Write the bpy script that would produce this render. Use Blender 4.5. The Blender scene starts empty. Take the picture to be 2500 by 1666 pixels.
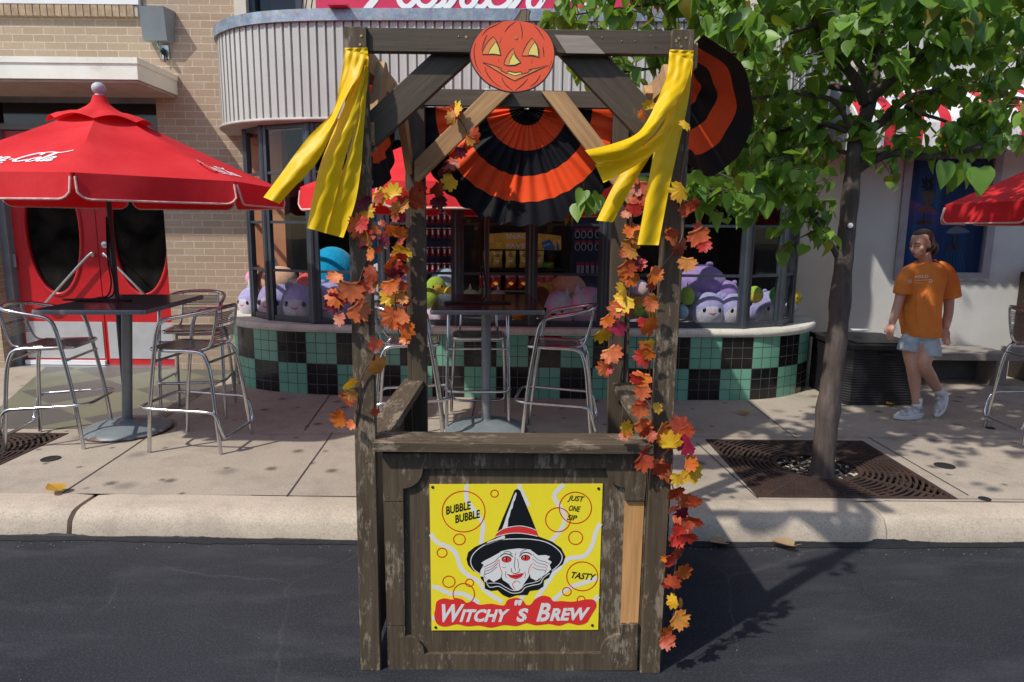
import bpy, bmesh, math, random
from mathutils import Vector, Matrix
from mathutils.geometry import tessellate_polygon
rnd = random.Random(11)
sc = bpy.context.scene
COL = sc.collection
V = Vector
rad = math.radians
# ------------------------------------------------------------------ camera
F = 1656.0; CAMH = 1.762; PITCH = rad(9.43); ROLL = rad(.55)
_X = V((1, 0, 0)); _U = V((0, math.sin(PITCH), math.cos(PITCH))); FW = V((0, math.cos(PITCH), -math.sin(PITCH)))
CR = math.cos(ROLL)*_X + math.sin(ROLL)*_U
CU = -math.sin(ROLL)*_X + math.cos(ROLL)*_U
CAM = V((0, 0, CAMH))
cd = bpy.data.cameras.new('camera'); cam = bpy.data.objects.new('camera', cd); COL.objects.link(cam)
cd.sensor_width = 36; cd.lens = F/2500*36; cd.clip_start = .05; cd.clip_end = 500
cam.matrix_world = Matrix(((CR.x, CU.x, -FW.x, 0), (CR.y, CU.y, -FW.y, 0), (CR.z, CU.z, -FW.z, CAMH), (0, 0, 0, 1)))
sc.camera = cam
# ------------------------------------------------------------------ world, sun, exposure
SUN = V((1.23, 1.0, -1.88)).normalized()
w = bpy.data.worlds.new('World'); sc.world = w; w.use_nodes = True
nt = w.node_tree; bg = nt.nodes['Background']
sky = nt.nodes.new('ShaderNodeTexSky'); sky.sky_type = 'NISHITA'; sky.sun_disc = False
sky.sun_elevation = rad(49.9); sky.sun_rotation = rad(230.9)
nt.links.new(sky.outputs[0], bg.inputs[0]); bg.inputs[1].default_value = .15
sl = bpy.data.lights.new('sun', 'SUN'); sl.energy = 3.45; sl.angle = rad(1.0); sl.color = (1, .935, .84)
so = bpy.data.objects.new('sun', sl); COL.objects.link(so); so.rotation_euler = SUN.to_track_quat('-Z', 'Y').to_euler(); so.location = (-8, -6, 12)
sc.view_settings.view_transform = 'Standard'; sc.view_settings.look = 'None'
sc.view_settings.exposure = 0.22; sc.view_settings.gamma = 1.0
# ------------------------------------------------------------------ turning a photo pixel (2500 wide) into a point of the place
def ray(px, py): return CR*((px-1250)/F) + CU*((833-py)/F) + FW
def aY(px, py, Y):
    d = ray(px, py); return CAM + d*(Y/d.y)
def aZ(px, py, z):
    d = ray(px, py); return CAM + d*((z-CAMH)/d.z)
def crop(x0, y0, s):
    return lambda p: (x0+p[0]/s, y0+p[1]/s)
# ------------------------------------------------------------------ splines
def spl(pts, n=6, closed=False):
    pts = [V(p) for p in pts]; N = len(pts); out = []
    rng = range(N) if closed else range(N-1)
    for i in rng:
        if closed: a, b, c, d = pts[(i-1) % N], pts[i], pts[(i+1) % N], pts[(i+2) % N]
        else: a, b, c, d = pts[max(i-1, 0)], pts[i], pts[i+1], pts[min(i+2, N-1)]
        for k in range(n):
            t = k/n
            out.append(.5*((2*b)+(c-a)*t+(2*a-5*b+4*c-d)*t*t+(3*b-a-3*c+d)*t**3))
    if not closed: out.append(pts[-1].copy())
    return out
def resample(pts, step):
    out = [pts[0].copy()]; acc = 0
    for a, b in zip(pts, pts[1:]):
        L = (b-a).length
        if L < 1e-9: continue
        d = step-acc
        while d <= L:
            out.append(a.lerp(b, d/L)); d += step
        acc = L-(d-step)
    return out
# ------------------------------------------------------------------ materials
def newmat(name):
    m = bpy.data.materials.new(name); m.use_nodes = True
    return m, m.node_tree, m.node_tree.nodes['Principled BSDF']
def N(nt, typ, **kw):
    n = nt.nodes.new('ShaderNode'+typ)
    for k, v in kw.items(): setattr(n, k, v)
    return n
def lnk(nt, a, b): nt.links.new(a, b)
def noise(nt, scale, detail=4, rough=.55, vec=None, coord='Object', stretch=None):
    n = N(nt, 'TexNoise'); n.inputs['Scale'].default_value = scale; n.inputs['Detail'].default_value = detail; n.inputs['Roughness'].default_value = rough
    if vec is None:
        tc = N(nt, 'TexCoord'); vec = tc.outputs[coord]
    if stretch:
        mp = N(nt, 'Mapping'); mp.inputs['Scale'].default_value = stretch; lnk(nt, vec, mp.inputs[0]); vec = mp.outputs[0]
    lnk(nt, vec, n.inputs['Vector']); return n.outputs['Fac']
def ramp(nt, fac, stops):
    r = N(nt, 'ValToRGB'); e = r.color_ramp.elements
    while len(e) < len(stops): e.new(.5)
    for i, (p, c) in enumerate(stops):
        e[i].position = p; e[i].color = (c[0], c[1], c[2], 1) if not isinstance(c, (int, float)) else (c, c, c, 1)
    lnk(nt, fac, r.inputs[0]); return r.outputs[0]
def mix(nt, fac, a, b, blend='MIX'):
    m = N(nt, 'Mix', data_type='RGBA', blend_type=blend)
    for s, v in ((m.inputs[0], fac), (m.inputs[6], a), (m.inputs[7], b)):
        if isinstance(v, (int, float)): s.default_value = v
        elif isinstance(v, tuple): s.default_value = (v[0], v[1], v[2], 1)
        else: lnk(nt, v, s)
    return m.outputs[2]
def math_(nt, op, a, b=None, c=None, clamp=False):
    m = N(nt, 'Math', operation=op); m.use_clamp = clamp
    for i, v in enumerate((a, b, c)):
        if v is None: continue
        if isinstance(v, (int, float)): m.inputs[i].default_value = v
        else: lnk(nt, v, m.inputs[i])
    return m.outputs[0]
def bump(nt, bs, h, strength=.3, dist=.01):
    b = N(nt, 'Bump'); b.inputs['Strength'].default_value = strength; b.inputs['Distance'].default_value = dist
    lnk(nt, h, b.inputs['Height']); lnk(nt, b.outputs[0], bs.inputs['Normal'])
def sc3(c, k): return (min(c[0]*k, 1), min(c[1]*k, 1), min(c[2]*k, 1))
def mat(name, col, rough=.6, metal=0, var=.15, vs=6, bmp=0, bs_=60, spec=.5, coat=0, sub=0):
    m, nt, b = newmat(name)
    b.inputs['Roughness'].default_value = rough; b.inputs['Metallic'].default_value = metal
    b.inputs['Specular IOR Level'].default_value = spec; b.inputs['Coat Weight'].default_value = coat
    if var:
        f = noise(nt, vs); lnk(nt, ramp(nt, f, [(.3, sc3(col, 1-var)), (.7, sc3(col, 1+var))]), b.inputs['Base Color'])
    else: b.inputs['Base Color'].default_value = (*col, 1)
    if bmp: bump(nt, b, noise(nt, bs_, 5), bmp, .004)
    m.diffuse_color = (*col, 1); return m
# ------------------------------------------------------------------ mesh collector
class MB:
    def __init__(s): s.v = []; s.f = []; s.mi = []; s.uv = []; s.uvon = False
    def add(s, verts, faces, m=0, uvs=None):
        o = len(s.v); s.v += [tuple(v) for v in verts]
        for f in faces: s.f.append(tuple(o+i for i in f)); s.mi.append(m)
        if uvs: s.uvon = True
        s.uv += list(uvs) if uvs else [(0, 0)]*len(verts)
    def box(s, x0, x1, y0, y1, z0, z1, m=0):
        vs = [(x, y, z) for z in (z0, z1) for y in (y0, y1) for x in (x0, x1)]
        s.add(vs, [(0, 2, 3, 1), (4, 5, 7, 6), (0, 1, 5, 4), (2, 6, 7, 3), (0, 4, 6, 2), (1, 3, 7, 5)], m)
    def tube(s, pts, r, seg=8, closed=False, m=0, caps=True, flat=1.0):
        pts = [V(p) for p in pts]; n = len(pts); rr = r if isinstance(r, (list, tuple)) else [r]*n
        up = None; vs = []
        for i, p in enumerate(pts):
            a = pts[(i-1) % n] if (closed or i > 0) else p
            b = pts[(i+1) % n] if (closed or i < n-1) else p
            t = (b-a)
            if t.length < 1e-9: t = V((0, 0, 1))
            t.normalize()
            if up is None:
                up = V((0, 0, 1)) if abs(t.z) < .9 else V((0, 1, 0))
            up = (up-t*up.dot(t))
            if up.length < 1e-6: up = t.orthogonal()
            up.normalize(); sd = t.cross(up)
            for k in range(seg):
                an = 2*math.pi*k/seg
                vs.append(p+(sd*math.cos(an)+up*math.sin(an)*flat)*rr[i])
        fs = []
        for i in range(n if closed else n-1):
            j = (i+1) % n
            for k in range(seg):
                k2 = (k+1) % seg
                fs.append((i*seg+k, i*seg+k2, j*seg+k2, j*seg+k))
        if caps and not closed:
            fs.append(tuple(reversed(range(seg)))); fs.append(tuple((n-1)*seg+k for k in range(seg)))
        s.add(vs, fs, m)
    def lathe(s, prof, c=(0, 0, 0), seg=24, m=0, M=None):
        vs = []; n = len(prof); fs = []
        for r, z in prof:
            for k in range(seg):
                a = 2*math.pi*k/seg; vs.append(V((r*math.cos(a), r*math.sin(a), z)))
        if M is not None: vs = [M @ v for v in vs]
        vs = [v+V(c) for v in vs]
        for i in range(n-1):
            for k in range(seg):
                k2 = (k+1) % seg; fs.append((i*seg+k, i*seg+k2, (i+1)*seg+k2, (i+1)*seg+k))
        fs.append(tuple(reversed(range(seg)))); fs.append(tuple((n-1)*seg+k for k in range(seg)))
        s.add(vs, fs, m)
    def sphere(s, c, r, seg=16, rings=10, m=0, M=None, fn=None):
        r = r if isinstance(r, (tuple, list)) else (r, r, r); vs = []; fs = []
        for i in range(rings+1):
            th = math.pi*i/rings
            for k in range(seg):
                a = 2*math.pi*k/seg
                p = V((math.sin(th)*math.cos(a), math.sin(th)*math.sin(a), math.cos(th)))
                if fn: p = fn(p)
                p = V((p.x*r[0], p.y*r[1], p.z*r[2]))
                if M is not None: p = M @ p
                vs.append(p+V(c))
        for i in range(rings):
            for k in range(seg):
                k2 = (k+1) % seg; fs.append((i*seg+k, (i+1)*seg+k, (i+1)*seg+k2, i*seg+k2))
        s.add(vs, fs, m)
    def grid(s, fn, nu, nv, m=0, uv=False, closed_u=False):
        vs = [fn(i/nu, j/nv) for j in range(nv+1) for i in range(nu+1)]
        fs = [(j*(nu+1)+i, j*(nu+1)+i+1, (j+1)*(nu+1)+i+1, (j+1)*(nu+1)+i) for j in range(nv) for i in range(nu)]
        s.add(vs, fs, m, [(i/nu, j/nv) for j in range(nv+1) for i in range(nu+1)] if uv else None)
    def poly(s, pts, m=0):
        pts = [V(p) for p in pts]; tr = tessellate_polygon([pts])
        s.add(pts, [tuple(t) for t in tr], m)
    def prism(s, pts, d, m=0, ms=None):
        pts = [V(p) for p in pts]; d = V(d); n = len(pts); tr = tessellate_polygon([pts])
        s.add(pts, [tuple(t) for t in tr], m)
        s.add([p+d for p in pts], [tuple(reversed(t)) for t in tr], m if ms is None else ms)
        s.add(pts+[p+d for p in pts], [(i, (i+1) % n, n+(i+1) % n, n+i) for i in range(n)], m if ms is None else ms)
    def obj(s, name, mats, parent=None, smooth=0, local=False, weld=False, kind=None, recalc=True):
        me = bpy.data.meshes.new(name)
        off = V((0, 0, 0)); p = parent
        if not local:
            while p is not None: off += p.location; p = p.parent
        me.from_pydata([(v[0]-off.x, v[1]-off.y, v[2]-off.z) for v in s.v], [], s.f)
        mats = mats if isinstance(mats, (list, tuple)) else [mats]
        for m in mats: me.materials.append(m)
        me.polygons.foreach_set('material_index', s.mi)
        if s.uvon:
            ul = me.uv_layers.new(name='UVMap')
            for l in me.loops: ul.data[l.index].uv = s.uv[l.vertex_index]
        if weld or recalc:
            bm = bmesh.new(); bm.from_mesh(me)
            if weld: bmesh.ops.remove_doubles(bm, verts=bm.verts, dist=1e-5)
            if recalc: bmesh.ops.recalc_face_normals(bm, faces=bm.faces)
            bm.to_mesh(me); bm.free()
        if smooth:
            me.polygons.foreach_set('use_smooth', [True]*len(me.polygons))
            if smooth < 180: me.set_sharp_from_angle(angle=rad(smooth))
        me.update()
        o = bpy.data.objects.new(name, me); COL.objects.link(o)
        if parent is not None: o.parent = parent
        if kind: o['kind'] = kind
        return o
def thing(name, label, cat, loc=(0, 0, 0), group=None):
    o = bpy.data.objects.new(name, None); o.empty_display_size = .1; COL.objects.link(o)
    o.location = loc; o['label'] = label; o['category'] = cat
    if group: o['group'] = group
    return o
def tag(o, label, cat, group=None):
    o['label'] = label; o['category'] = cat
    if group: o['group'] = group
    return o
def dup(root, label=None, loc=None, rotz=None):
    def cp(o, par):
        c = o.copy(); COL.objects.link(c); c.parent = par
        for ch in o.children: cp(ch, c)
        return c
    r = cp(root, None)
    if label: r['label'] = label
    if loc is not None: r.location = loc
    if rotz is not None: r.rotation_euler = (0, 0, rotz)
    return r
LAST_M = [None]
def board(name, m, parent, a, b, wid, thk, face=(0, -1, 0), bev=.002):
    """a plank from a to b; its wide face looks along `face`; grain runs along the object's own x axis"""
    a = V(a); b = V(b); x = (b-a); L = x.length; x.normalize(); y = V(face); y = (y-x*y.dot(x)).normalized(); z = x.cross(y)
    bm = bmesh.new(); bmesh.ops.create_cube(bm, size=1)
    for v in bm.verts: v.co = V((v.co.x*L, v.co.y*thk, v.co.z*wid))
    if bev: bmesh.ops.bevel(bm, geom=list(bm.edges), offset=bev, segments=1, affect='EDGES', profile=.5)
    me = bpy.data.meshes.new(name); bm.to_mesh(me); bm.free(); me.materials.append(m)
    o = bpy.data.objects.new(name, me); COL.objects.link(o); c = (a+b)/2
    off = V((0, 0, 0)); p = parent
    while p is not None: off += p.location; p = p.parent
    M = Matrix(((x.x, y.x, z.x, c.x-off.x), (x.y, y.y, z.y, c.y-off.y), (x.z, y.z, z.z, c.z-off.z), (0, 0, 0, 1)))
    o.parent = parent; o.matrix_local = M; LAST_M[0] = M; return o
# ------------------------------------------------------------------ flat artwork on an upright sheet (traced from the photo at the sheet's own distance)
class Art:
    def __init__(s, mb, Y, cv, step=.0004): s.mb = mb; s.Y = Y; s.cv = cv; s.k = 0; s.step = step
    def pt(s, p, lay):
        q = s.cv(p); return aY(q[0], q[1], s.Y-lay*s.step)
    def fill(s, pts, m, lay, n=0, closed=True):
        pts = [V((p[0], p[1], 0)) for p in pts]
        if n: pts = spl(pts, n, True)
        P = [s.pt(p, lay) for p in pts]; tr = tessellate_polygon([pts])
        s.mb.add(P, [tuple(t) for t in tr], m)
    def line(s, pts, w, m, lay, n=5, closed=False, taper=False):
        pts = [V((p[0], p[1], 0)) for p in pts]
        if n and len(pts) > 2: pts = spl(pts, n, closed)
        elif closed: pass
        K = len(pts); L = []; Rr = []
        for i, p in enumerate(pts):
            a = pts[(i-1) % K] if closed or i > 0 else p; b = pts[(i+1) % K] if closed or i < K-1 else p
            t = (b-a).normalized() if (b-a).length > 1e-6 else V((1, 0, 0)); nn = V((-t.y, t.x, 0))
            ww = w[min(int(i/max(K-1, 1)*(len(w)-1)+.5), len(w)-1)] if isinstance(w, (list, tuple)) else w
            if taper: ww *= .25+.75*math.sin(math.pi*min(max(i/(K-1), .02), .98))
            L.append(s.pt(p+nn*ww/2, lay)); Rr.append(s.pt(p-nn*ww/2, lay))
        s.mb.add(L+Rr, [(i, (i+1) % K, K+(i+1) % K, K+i) for i in range(K if closed else K-1)], m)
    def ring(s, c, r, w, m, lay, ry=None):
        ry = ry or r; s.line([(c[0]+r*math.cos(a*math.pi/12), c[1]+ry*math.sin(a*math.pi/12)) for a in range(24)], w, m, lay, 2, True)
    def text(s, txt, x, y, h, m, lay, shear=.25, rot=0, bold=.02, sx=1.0, right=None):
        vs, fs = textmesh(txt, bold)
        c, sn = math.cos(rad(rot)), math.sin(rad(rot))
        wmax = max(v[0] for v in vs)
        if right: sx = right/(wmax*h)
        P = []
        for vx, vy in vs:
            xx = (vx*sx+vy*shear)*h; yy = -vy*h
            P.append(s.pt((x+xx*c-yy*sn, y+xx*sn+yy*c), lay))
        s.mb.add(P, fs, m)
_tx = {}
def textmesh(txt, bold=.02):
    """letters as a flat mesh, cap height 1"""
    k = (txt, bold)
    if k in _tx: return _tx[k]
    cu = bpy.data.curves.new('letters', 'FONT'); cu.body = txt; cu.size = 1.37; cu.offset = bold; cu.resolution_u = 3
    o = bpy.data.objects.new('letters', cu); COL.objects.link(o)
    dg = bpy.context.evaluated_depsgraph_get(); me = o.evaluated_get(dg).to_mesh()
    vs = [(v.co.x, v.co.y) for v in me.vertices]; fs = [tuple(p.vertices) for p in me.polygons]
    o.evaluated_get(dg).to_mesh_clear(); bpy.data.objects.remove(o); bpy.data.curves.remove(cu)
    _tx[k] = (vs, fs); return vs, fs
# ================================================================== SETTING MATERIALS
def m_asphalt():
    m, nt, b = newmat('asphalt'); b.inputs['Roughness'].default_value = .78; b.inputs['Specular IOR Level'].default_value = .35
    big = noise(nt, .9, 5); fine = noise(nt, 95, 3, .75); st = noise(nt, 3.2, 6, .62, stretch=(.5, 1.6, 1))
    c = ramp(nt, big, [(.3, (.011, .013, .018)), (.72, (.029, .031, .038))])
    c = mix(nt, ramp(nt, st, [(.50, 0), (.70, .6)]), c, (.052, .054, .063))
    c = mix(nt, ramp(nt, fine, [(.50, 0), (.72, .55)]), c, (.075, .080, .092))
    v = N(nt, 'TexVoronoi', feature='DISTANCE_TO_EDGE'); v.inputs['Scale'].default_value = .75
    tc = N(nt, 'TexCoord'); wv = N(nt, 'TexNoise'); wv.inputs['Scale'].default_value = 2.5; wv.inputs['Detail'].default_value = 6; lnk(nt, tc.outputs['Object'], wv.inputs['Vector'])
    mp = mix(nt, .16, tc.outputs['Object'], wv.outputs['Color'], 'ADD'); lnk(nt, mp, v.inputs['Vector'])
    crk = ramp(nt, v.outputs['Distance'], [(.0, .28), (.005, 0)])
    crk = math_(nt, 'MULTIPLY', crk, ramp(nt, noise(nt, 1.1, 2), [(.47, 0), (.60, 1)]))
    c = mix(nt, crk, c, (.12, .12, .12))
    lnk(nt, c, b.inputs['Base Color']); bump(nt, b, noise(nt, 110, 4, .7), .55, .006)
    lnk(nt, ramp(nt, big, [(.3, .9), (.7, .62)]), b.inputs['Roughness']); return m
def m_pave(name, base, spots=True):
    m, nt, b = newmat(name); b.inputs['Roughness'].default_value = .85
    c = ramp(nt, noise(nt, 1.1, 5, .6), [(.3, sc3(base, .80)), (.7, sc3(base, 1.12))])
    c = mix(nt, ramp(nt, noise(nt, 100, 3, .75), [(.42, .0), (.72, .50)]), c, sc3(base, 1.5))
    c = mix(nt, ramp(nt, noise(nt, 80, 3, .75), [(.52, .0), (.70, .62)]), c, sc3(base, .42))
    c = mix(nt, ramp(nt, noise(nt, 4, 6, .72), [(.48, 0), (.72, .55)]), c, sc3(base, .55))
    if spots:
        tc = N(nt, 'TexCoord')
        for s, rr, dark, k in ((2.0, .085, .8, 0), (3.3, .075, .75, 3.7), (1.4, .10, .45, 8.1)):
            mp = N(nt, 'Mapping'); mp.inputs['Location'].default_value = (k, k*1.3, 0); lnk(nt, tc.outputs['Object'], mp.inputs[0])
            v = N(nt, 'TexVoronoi', voronoi_dimensions='2D'); v.inputs['Scale'].default_value = s; lnk(nt, mp.outputs[0], v.inputs['Vector'])
            sep = N(nt, 'SeparateColor'); lnk(nt, v.outputs['Color'], sep.inputs[0])
            d = math_(nt, 'ADD', v.outputs['Distance'], math_(nt, 'MULTIPLY', math_(nt, 'SUBTRACT', noise(nt, 60, 3), .5), .08))
            msk = math_(nt, 'MULTIPLY', ramp(nt, d, [(rr*.35, 1), (rr*1.25, 0)]), ramp(nt, sep.outputs[0], [(.50, 0), (.56, dark)]))
            c = mix(nt, msk, c, (.055, .045, .038))
        c = mix(nt, ramp(nt, noise(nt, 1.7, 3, .5, stretch=(.6, 2.2, 1)), [(.68, 0), (.8, .3)]), c, (.33, .17, .08))
    lnk(nt, c, b.inputs['Base Color']); bump(nt, b, noise(nt, 210, 3, .7), .35, .003); return m
def m_brick():
    m, nt, b = newmat('tan_brick'); b.inputs['Roughness'].default_value = .85
    tc = N(nt, 'TexCoord'); sp = N(nt, 'SeparateXYZ'); lnk(nt, tc.outputs['Object'], sp.inputs[0])
    cb = N(nt, 'CombineXYZ'); lnk(nt, math_(nt, 'ADD', sp.outputs[0], sp.outputs[1]), cb.inputs[0]); lnk(nt, sp.outputs[2], cb.inputs[1])
    br = N(nt, 'TexBrick'); br.inputs['Scale'].default_value = 1; br.inputs['Brick Width'].default_value = .219; br.inputs['Row Height'].default_value = .0758
    br.inputs['Mortar Size'].default_value = .0052; br.inputs['Mortar Smooth'].default_value = .15; br.inputs['Bias'].default_value = 0
    br.inputs['Color1'].default_value = (.445, .335, .235, 1); br.inputs['Color2'].default_value = (.37, .272, .185, 1); br.inputs['Mortar'].default_value = (.56, .50, .42, 1)
    lnk(nt, cb.outputs[0], br.inputs['Vector'])
    c = mix(nt, ramp(nt, noise(nt, 40, 4), [(.35, 0), (.7, .5)]), br.outputs[0], (.33, .24, .155))
    c = mix(nt, ramp(nt, noise(nt, 1.2, 4), [(.45, 0), (.8, .35)]), c, (.25, .19, .14))
    lnk(nt, c, b.inputs['Base Color'])
    h = math_(nt, 'ADD', math_(nt, 'MULTIPLY', br.outputs['Fac'], -1.0), math_(nt, 'MULTIPLY', noise(nt, 90, 3), .25)); bump(nt, b, h, .5, .006); return m
def m_tile():
    m, nt, b = newmat('checker_tile'); b.inputs['Specular IOR Level'].default_value = .5
    uv = N(nt, 'UVMap'); sp = N(nt, 'SeparateXYZ'); lnk(nt, uv.outputs[0], sp.inputs[0]); T = .1022
    tx = math_(nt, 'DIVIDE', sp.outputs[0], T); ty = math_(nt, 'DIVIDE', sp.outputs[1], T)
    ck = math_(nt, 'MODULO', math_(nt, 'ADD', math_(nt, 'FLOOR', math_(nt, 'DIVIDE', tx, 3)), math_(nt, 'FLOOR', math_(nt, 'DIVIDE', ty, 3))), 2)
    wn = N(nt, 'TexWhiteNoise', noise_dimensions='2D'); cb = N(nt, 'CombineXYZ')
    lnk(nt, math_(nt, 'FLOOR', tx), cb.inputs[0]); lnk(nt, math_(nt, 'FLOOR', ty), cb.inputs[1]); lnk(nt, cb.outputs[0], wn.inputs['Vector'])
    gr = mix(nt, wn.outputs['Value'], (.145, .36, .255), (.18, .42, .30)); bk = mix(nt, wn.outputs['Value'], (.006, .006, .007), (.012, .011, .012))
    c = mix(nt, ck, gr, bk)
    fx = math_(nt, 'ABSOLUTE', math_(nt, 'SUBTRACT', math_(nt, 'FRACT', tx), .5)); fy = math_(nt, 'ABSOLUTE', math_(nt, 'SUBTRACT', math_(nt, 'FRACT', ty), .5))
    e = math_(nt, 'MAXIMUM', fx, fy); g = ramp(nt, e, [(.468, 0), (.478, 1)])
    c = mix(nt, g, c, mix(nt, ck, (.018, .017, .016), (.09, .085, .078)))
    lnk(nt, c, b.inputs['Base Color']); lnk(nt, math_(nt, 'ADD', math_(nt, 'MULTIPLY', g, .6), math_(nt, 'ADD', .1, math_(nt, 'MULTIPLY', noise(nt, 9), .14))), b.inputs['Roughness'])
    h = math_(nt, 'SUBTRACT', math_(nt, 'MULTIPLY', wn.outputs['Value'], .2), g); bump(nt, b, h, .5, .003); return m
def m_glass(name='window_glass', tint=(.97, .98, .98), k=.9):
    m, nt, b = newmat(name); out = nt.nodes['Material Output']; nt.nodes.remove(b)
    tr = N(nt, 'BsdfTransparent'); tr.inputs[0].default_value = (*tint, 1); gl = N(nt, 'BsdfGlossy'); gl.inputs['Roughness'].default_value = .015
    lw = N(nt, 'LayerWeight'); lw.inputs[0].default_value = .5; f5 = math_(nt, 'POWER', lw.outputs['Facing'], 5.0); ms = N(nt, 'MixShader'); lnk(nt, math_(nt, 'MULTIPLY', math_(nt, 'ADD', math_(nt, 'MULTIPLY', f5, .95), .04), .6*k), ms.inputs[0]); lnk(nt, tr.outputs[0], ms.inputs[1]); lnk(nt, gl.outputs[0], ms.inputs[2]); lnk(nt, ms.outputs[0], out.inputs[0]); return m
def m_stucco(name, base):
    m, nt, b = newmat(name); b.inputs['Roughness'].default_value = .9
    lnk(nt, ramp(nt, noise(nt, 1.5, 4), [(.3, sc3(base, .88)), (.7, sc3(base, 1.06))]), b.inputs['Base Color']); bump(nt, b, noise(nt, 70, 3, .6), .35, .006); return m
def m_galv():
    m, nt, b = newmat('galvanised_steel'); b.inputs['Metallic'].default_value = .55; b.inputs['Roughness'].default_value = .5
    v = N(nt, 'TexVoronoi'); v.inputs['Scale'].default_value = 45; tc = N(nt, 'TexCoord'); lnk(nt, tc.outputs['Object'], v.inputs['Vector'])
    c = ramp(nt, noise(nt, 7, 6, .7), [(.3, (.20, .25, .31)), (.72, (.44, .50, .56))])
    c = mix(nt, .3, c, v.outputs['Color'], 'MULTIPLY'); c = mix(nt, ramp(nt, noise(nt, 2.2, 4, stretch=(3, 1, .4)), [(.66, 0), (.74, .6)]), c, (.05, .05, .055))
    lnk(nt, c, b.inputs['Base Color']); return m
MT = {}
MT['asphalt'] = m_asphalt(); MT['pave'] = m_pave('pavement_concrete', (.375, .325, .262)); MT['kerb'] = m_pave('kerb_concrete', (.47, .40, .315), False)
MT['brick'] = m_brick(); MT['tile'] = m_tile(); MT['glass'] = m_glass(); MT['galv'] = m_galv()
MT['joint'] = mat('joint_dirt', (.05, .042, .036), .95); MT['soil'] = mat('dark_mulch', (.028, .022, .018), .95, var=.6, vs=70, bmp=.8, bs_=80)
MT['stucco'] = m_stucco('white_stucco', (.56, .57, .55)); MT['cream'] = m_stucco('cream_stucco', (.66, .60, .48))
MT['ledge'] = m_pave('ledge_concrete', (.62, .60, .52), False)
MT['fascia'] = mat('ribbed_metal', (.465, .475, .44), .45, .0, var=.05, vs=3)
MT['frame'] = mat('dark_blue_grey_frame', (.040, .050, .064), .38, var=.2)
MT['red_door'] = mat('red_door_paint', (.50, .010, .014), .33, var=.12, coat=.1); MT['steel'] = mat('brushed_steel', (.52, .53, .54), .32, .85, var=.12, vs=9)
MT['alu'] = mat('polished_aluminium', (.62, .62, .64), .22, 1.0, var=.12, vs=12); MT['white'] = mat('white_paint', (.75, .76, .78), .4, var=.05)
MT['black'] = mat('black_interior', (.012, .011, .011), .9, var=.3); MT['dark_wood'] = mat('dark_interior_wood', (.055, .024, .012), .6, var=.5, vs=4)
MT['salmon'] = mat('salmon_wall', (.52, .22, .11), .8, var=.06); MT['blue_col'] = mat('blue_paint', (.03, .22, .50), .5, var=.08)
MT['grey_box'] = mat('grey_paint', (.23, .27, .29), .5, var=.08); MT['sign_red'] = mat('sign_red', (.62, .022, .085), .4, var=.06); MT['sign_white'] = mat('sign_white', (.82, .82, .80), .4, var=.03)
# ================================================================== ROAD, KERB, PAVEMENT
g = MB(); g.box(-90, 90, -90, 90, -.5, -.03); g.obj('ground', mat('far_ground', (.12, .11, .1), .9), kind='structure')
g = MB(); g.add([(-60, -40, 0), (60, -40, 0), (60, 3.72, 0), (-60, 3.72, 0)], [(0, 1, 2, 3)]); g.obj('road', MT['asphalt'], kind='structure')
g = MB()
prof = [(3.625, -.02), (3.628, .02), (3.645, .085), (3.662, .116), (3.69, .138), (3.73, .147), (3.80, .15), (3.905, .15), (3.905, -.02)]
for x0, x1 in ((-25, -2.535), (-2.505, 2.158), (2.164, 25)):
    n = max(2, int((x1-x0)/.12))
    def kp(u, v):
        i = min(int(v*(len(prof)-1)+.001), len(prof)-1); y, z = prof[i]; x = x0+(x1-x0)*u
        d = .022*math.exp(-((x+.75)/1.1)**2) - .05*max(0, x-1.4)*.35
        e = min(abs(x-x0), abs(x-x1)); rnd_ = max(0, .02-e)*.6
        return V((x, y-(d if z < .12 else d*.4)+math.sin(x*9)*.0015+rnd_, z-(rnd_ if z > .1 else 0)))
    g.grid(kp, n, len(prof)-1)
    for xe, u in ((x0, 0), (x1, 1)): g.add([kp(u, k/(len(prof)-1)) for k in range(len(prof))], [tuple(range(len(prof)))])
g.obj('kerb', MT['kerb'], smooth=40, kind='structure')
g = MB(); r_ = random.Random(5); xs_ = [-9+.03*i for i in range(601)]; vs = []   # uneven tar lip where road meets kerb
ph_ = [r_.uniform(0, 6) for _ in range(6)]
for x in xs_:
    kx = 3.628-.022*math.exp(-((x+.75)/1.1)**2)+.05*max(0, x-1.4)*.35; wv_ = .5*math.sin(x*5+ph_[0])+.3*math.sin(x*13+ph_[1])+.2*math.sin(x*31+ph_[2])
    vs += [(x, kx-.045-.014*wv_-r_.uniform(0, .006), .0035), (x, kx-.004, .010), (x, kx+.006, .020+.008*wv_+r_.uniform(0, .007))]
g.add(vs, [(3*i+k, 3*i+3+k, 3*i+4+k, 3*i+1+k) for i in range(600) for k in (0, 1)]); g.obj('road_edge_tar', mat('wet_tar', (.009, .010, .013), .7, var=.4, vs=20, bmp=.5), kind='structure')
g = MB(); HOL = ((-4.68, -3.45, 3.945, 5.10), (1.515, 2.745, 3.945, 5.10))
xs = [-25, -4.68, -3.45, 1.515, 2.745, 25]; ys = [3.905, 3.945, 5.10, 9.2]
for i in range(5):
    for j in range(3):
        if any(abs(xs[i]-h[0]) < .01 and abs(ys[j]-h[2]) < .01 for h in HOL): continue
        g.add([(xs[i], ys[j], .15), (xs[i+1], ys[j], .15), (xs[i+1], ys[j+1], .15), (xs[i], ys[j+1], .15)], [(0, 1, 2, 3)])
g.obj('pavement', MT['pave'], kind='structure', weld=True)
g = MB()
for h in HOL: g.box(h[0]-.01, h[1]+.01, h[2]-.01, h[3]+.01, .02, .095)
g.obj('tree_pit_soil', MT['soil'], kind='structure')
g = MB()
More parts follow.
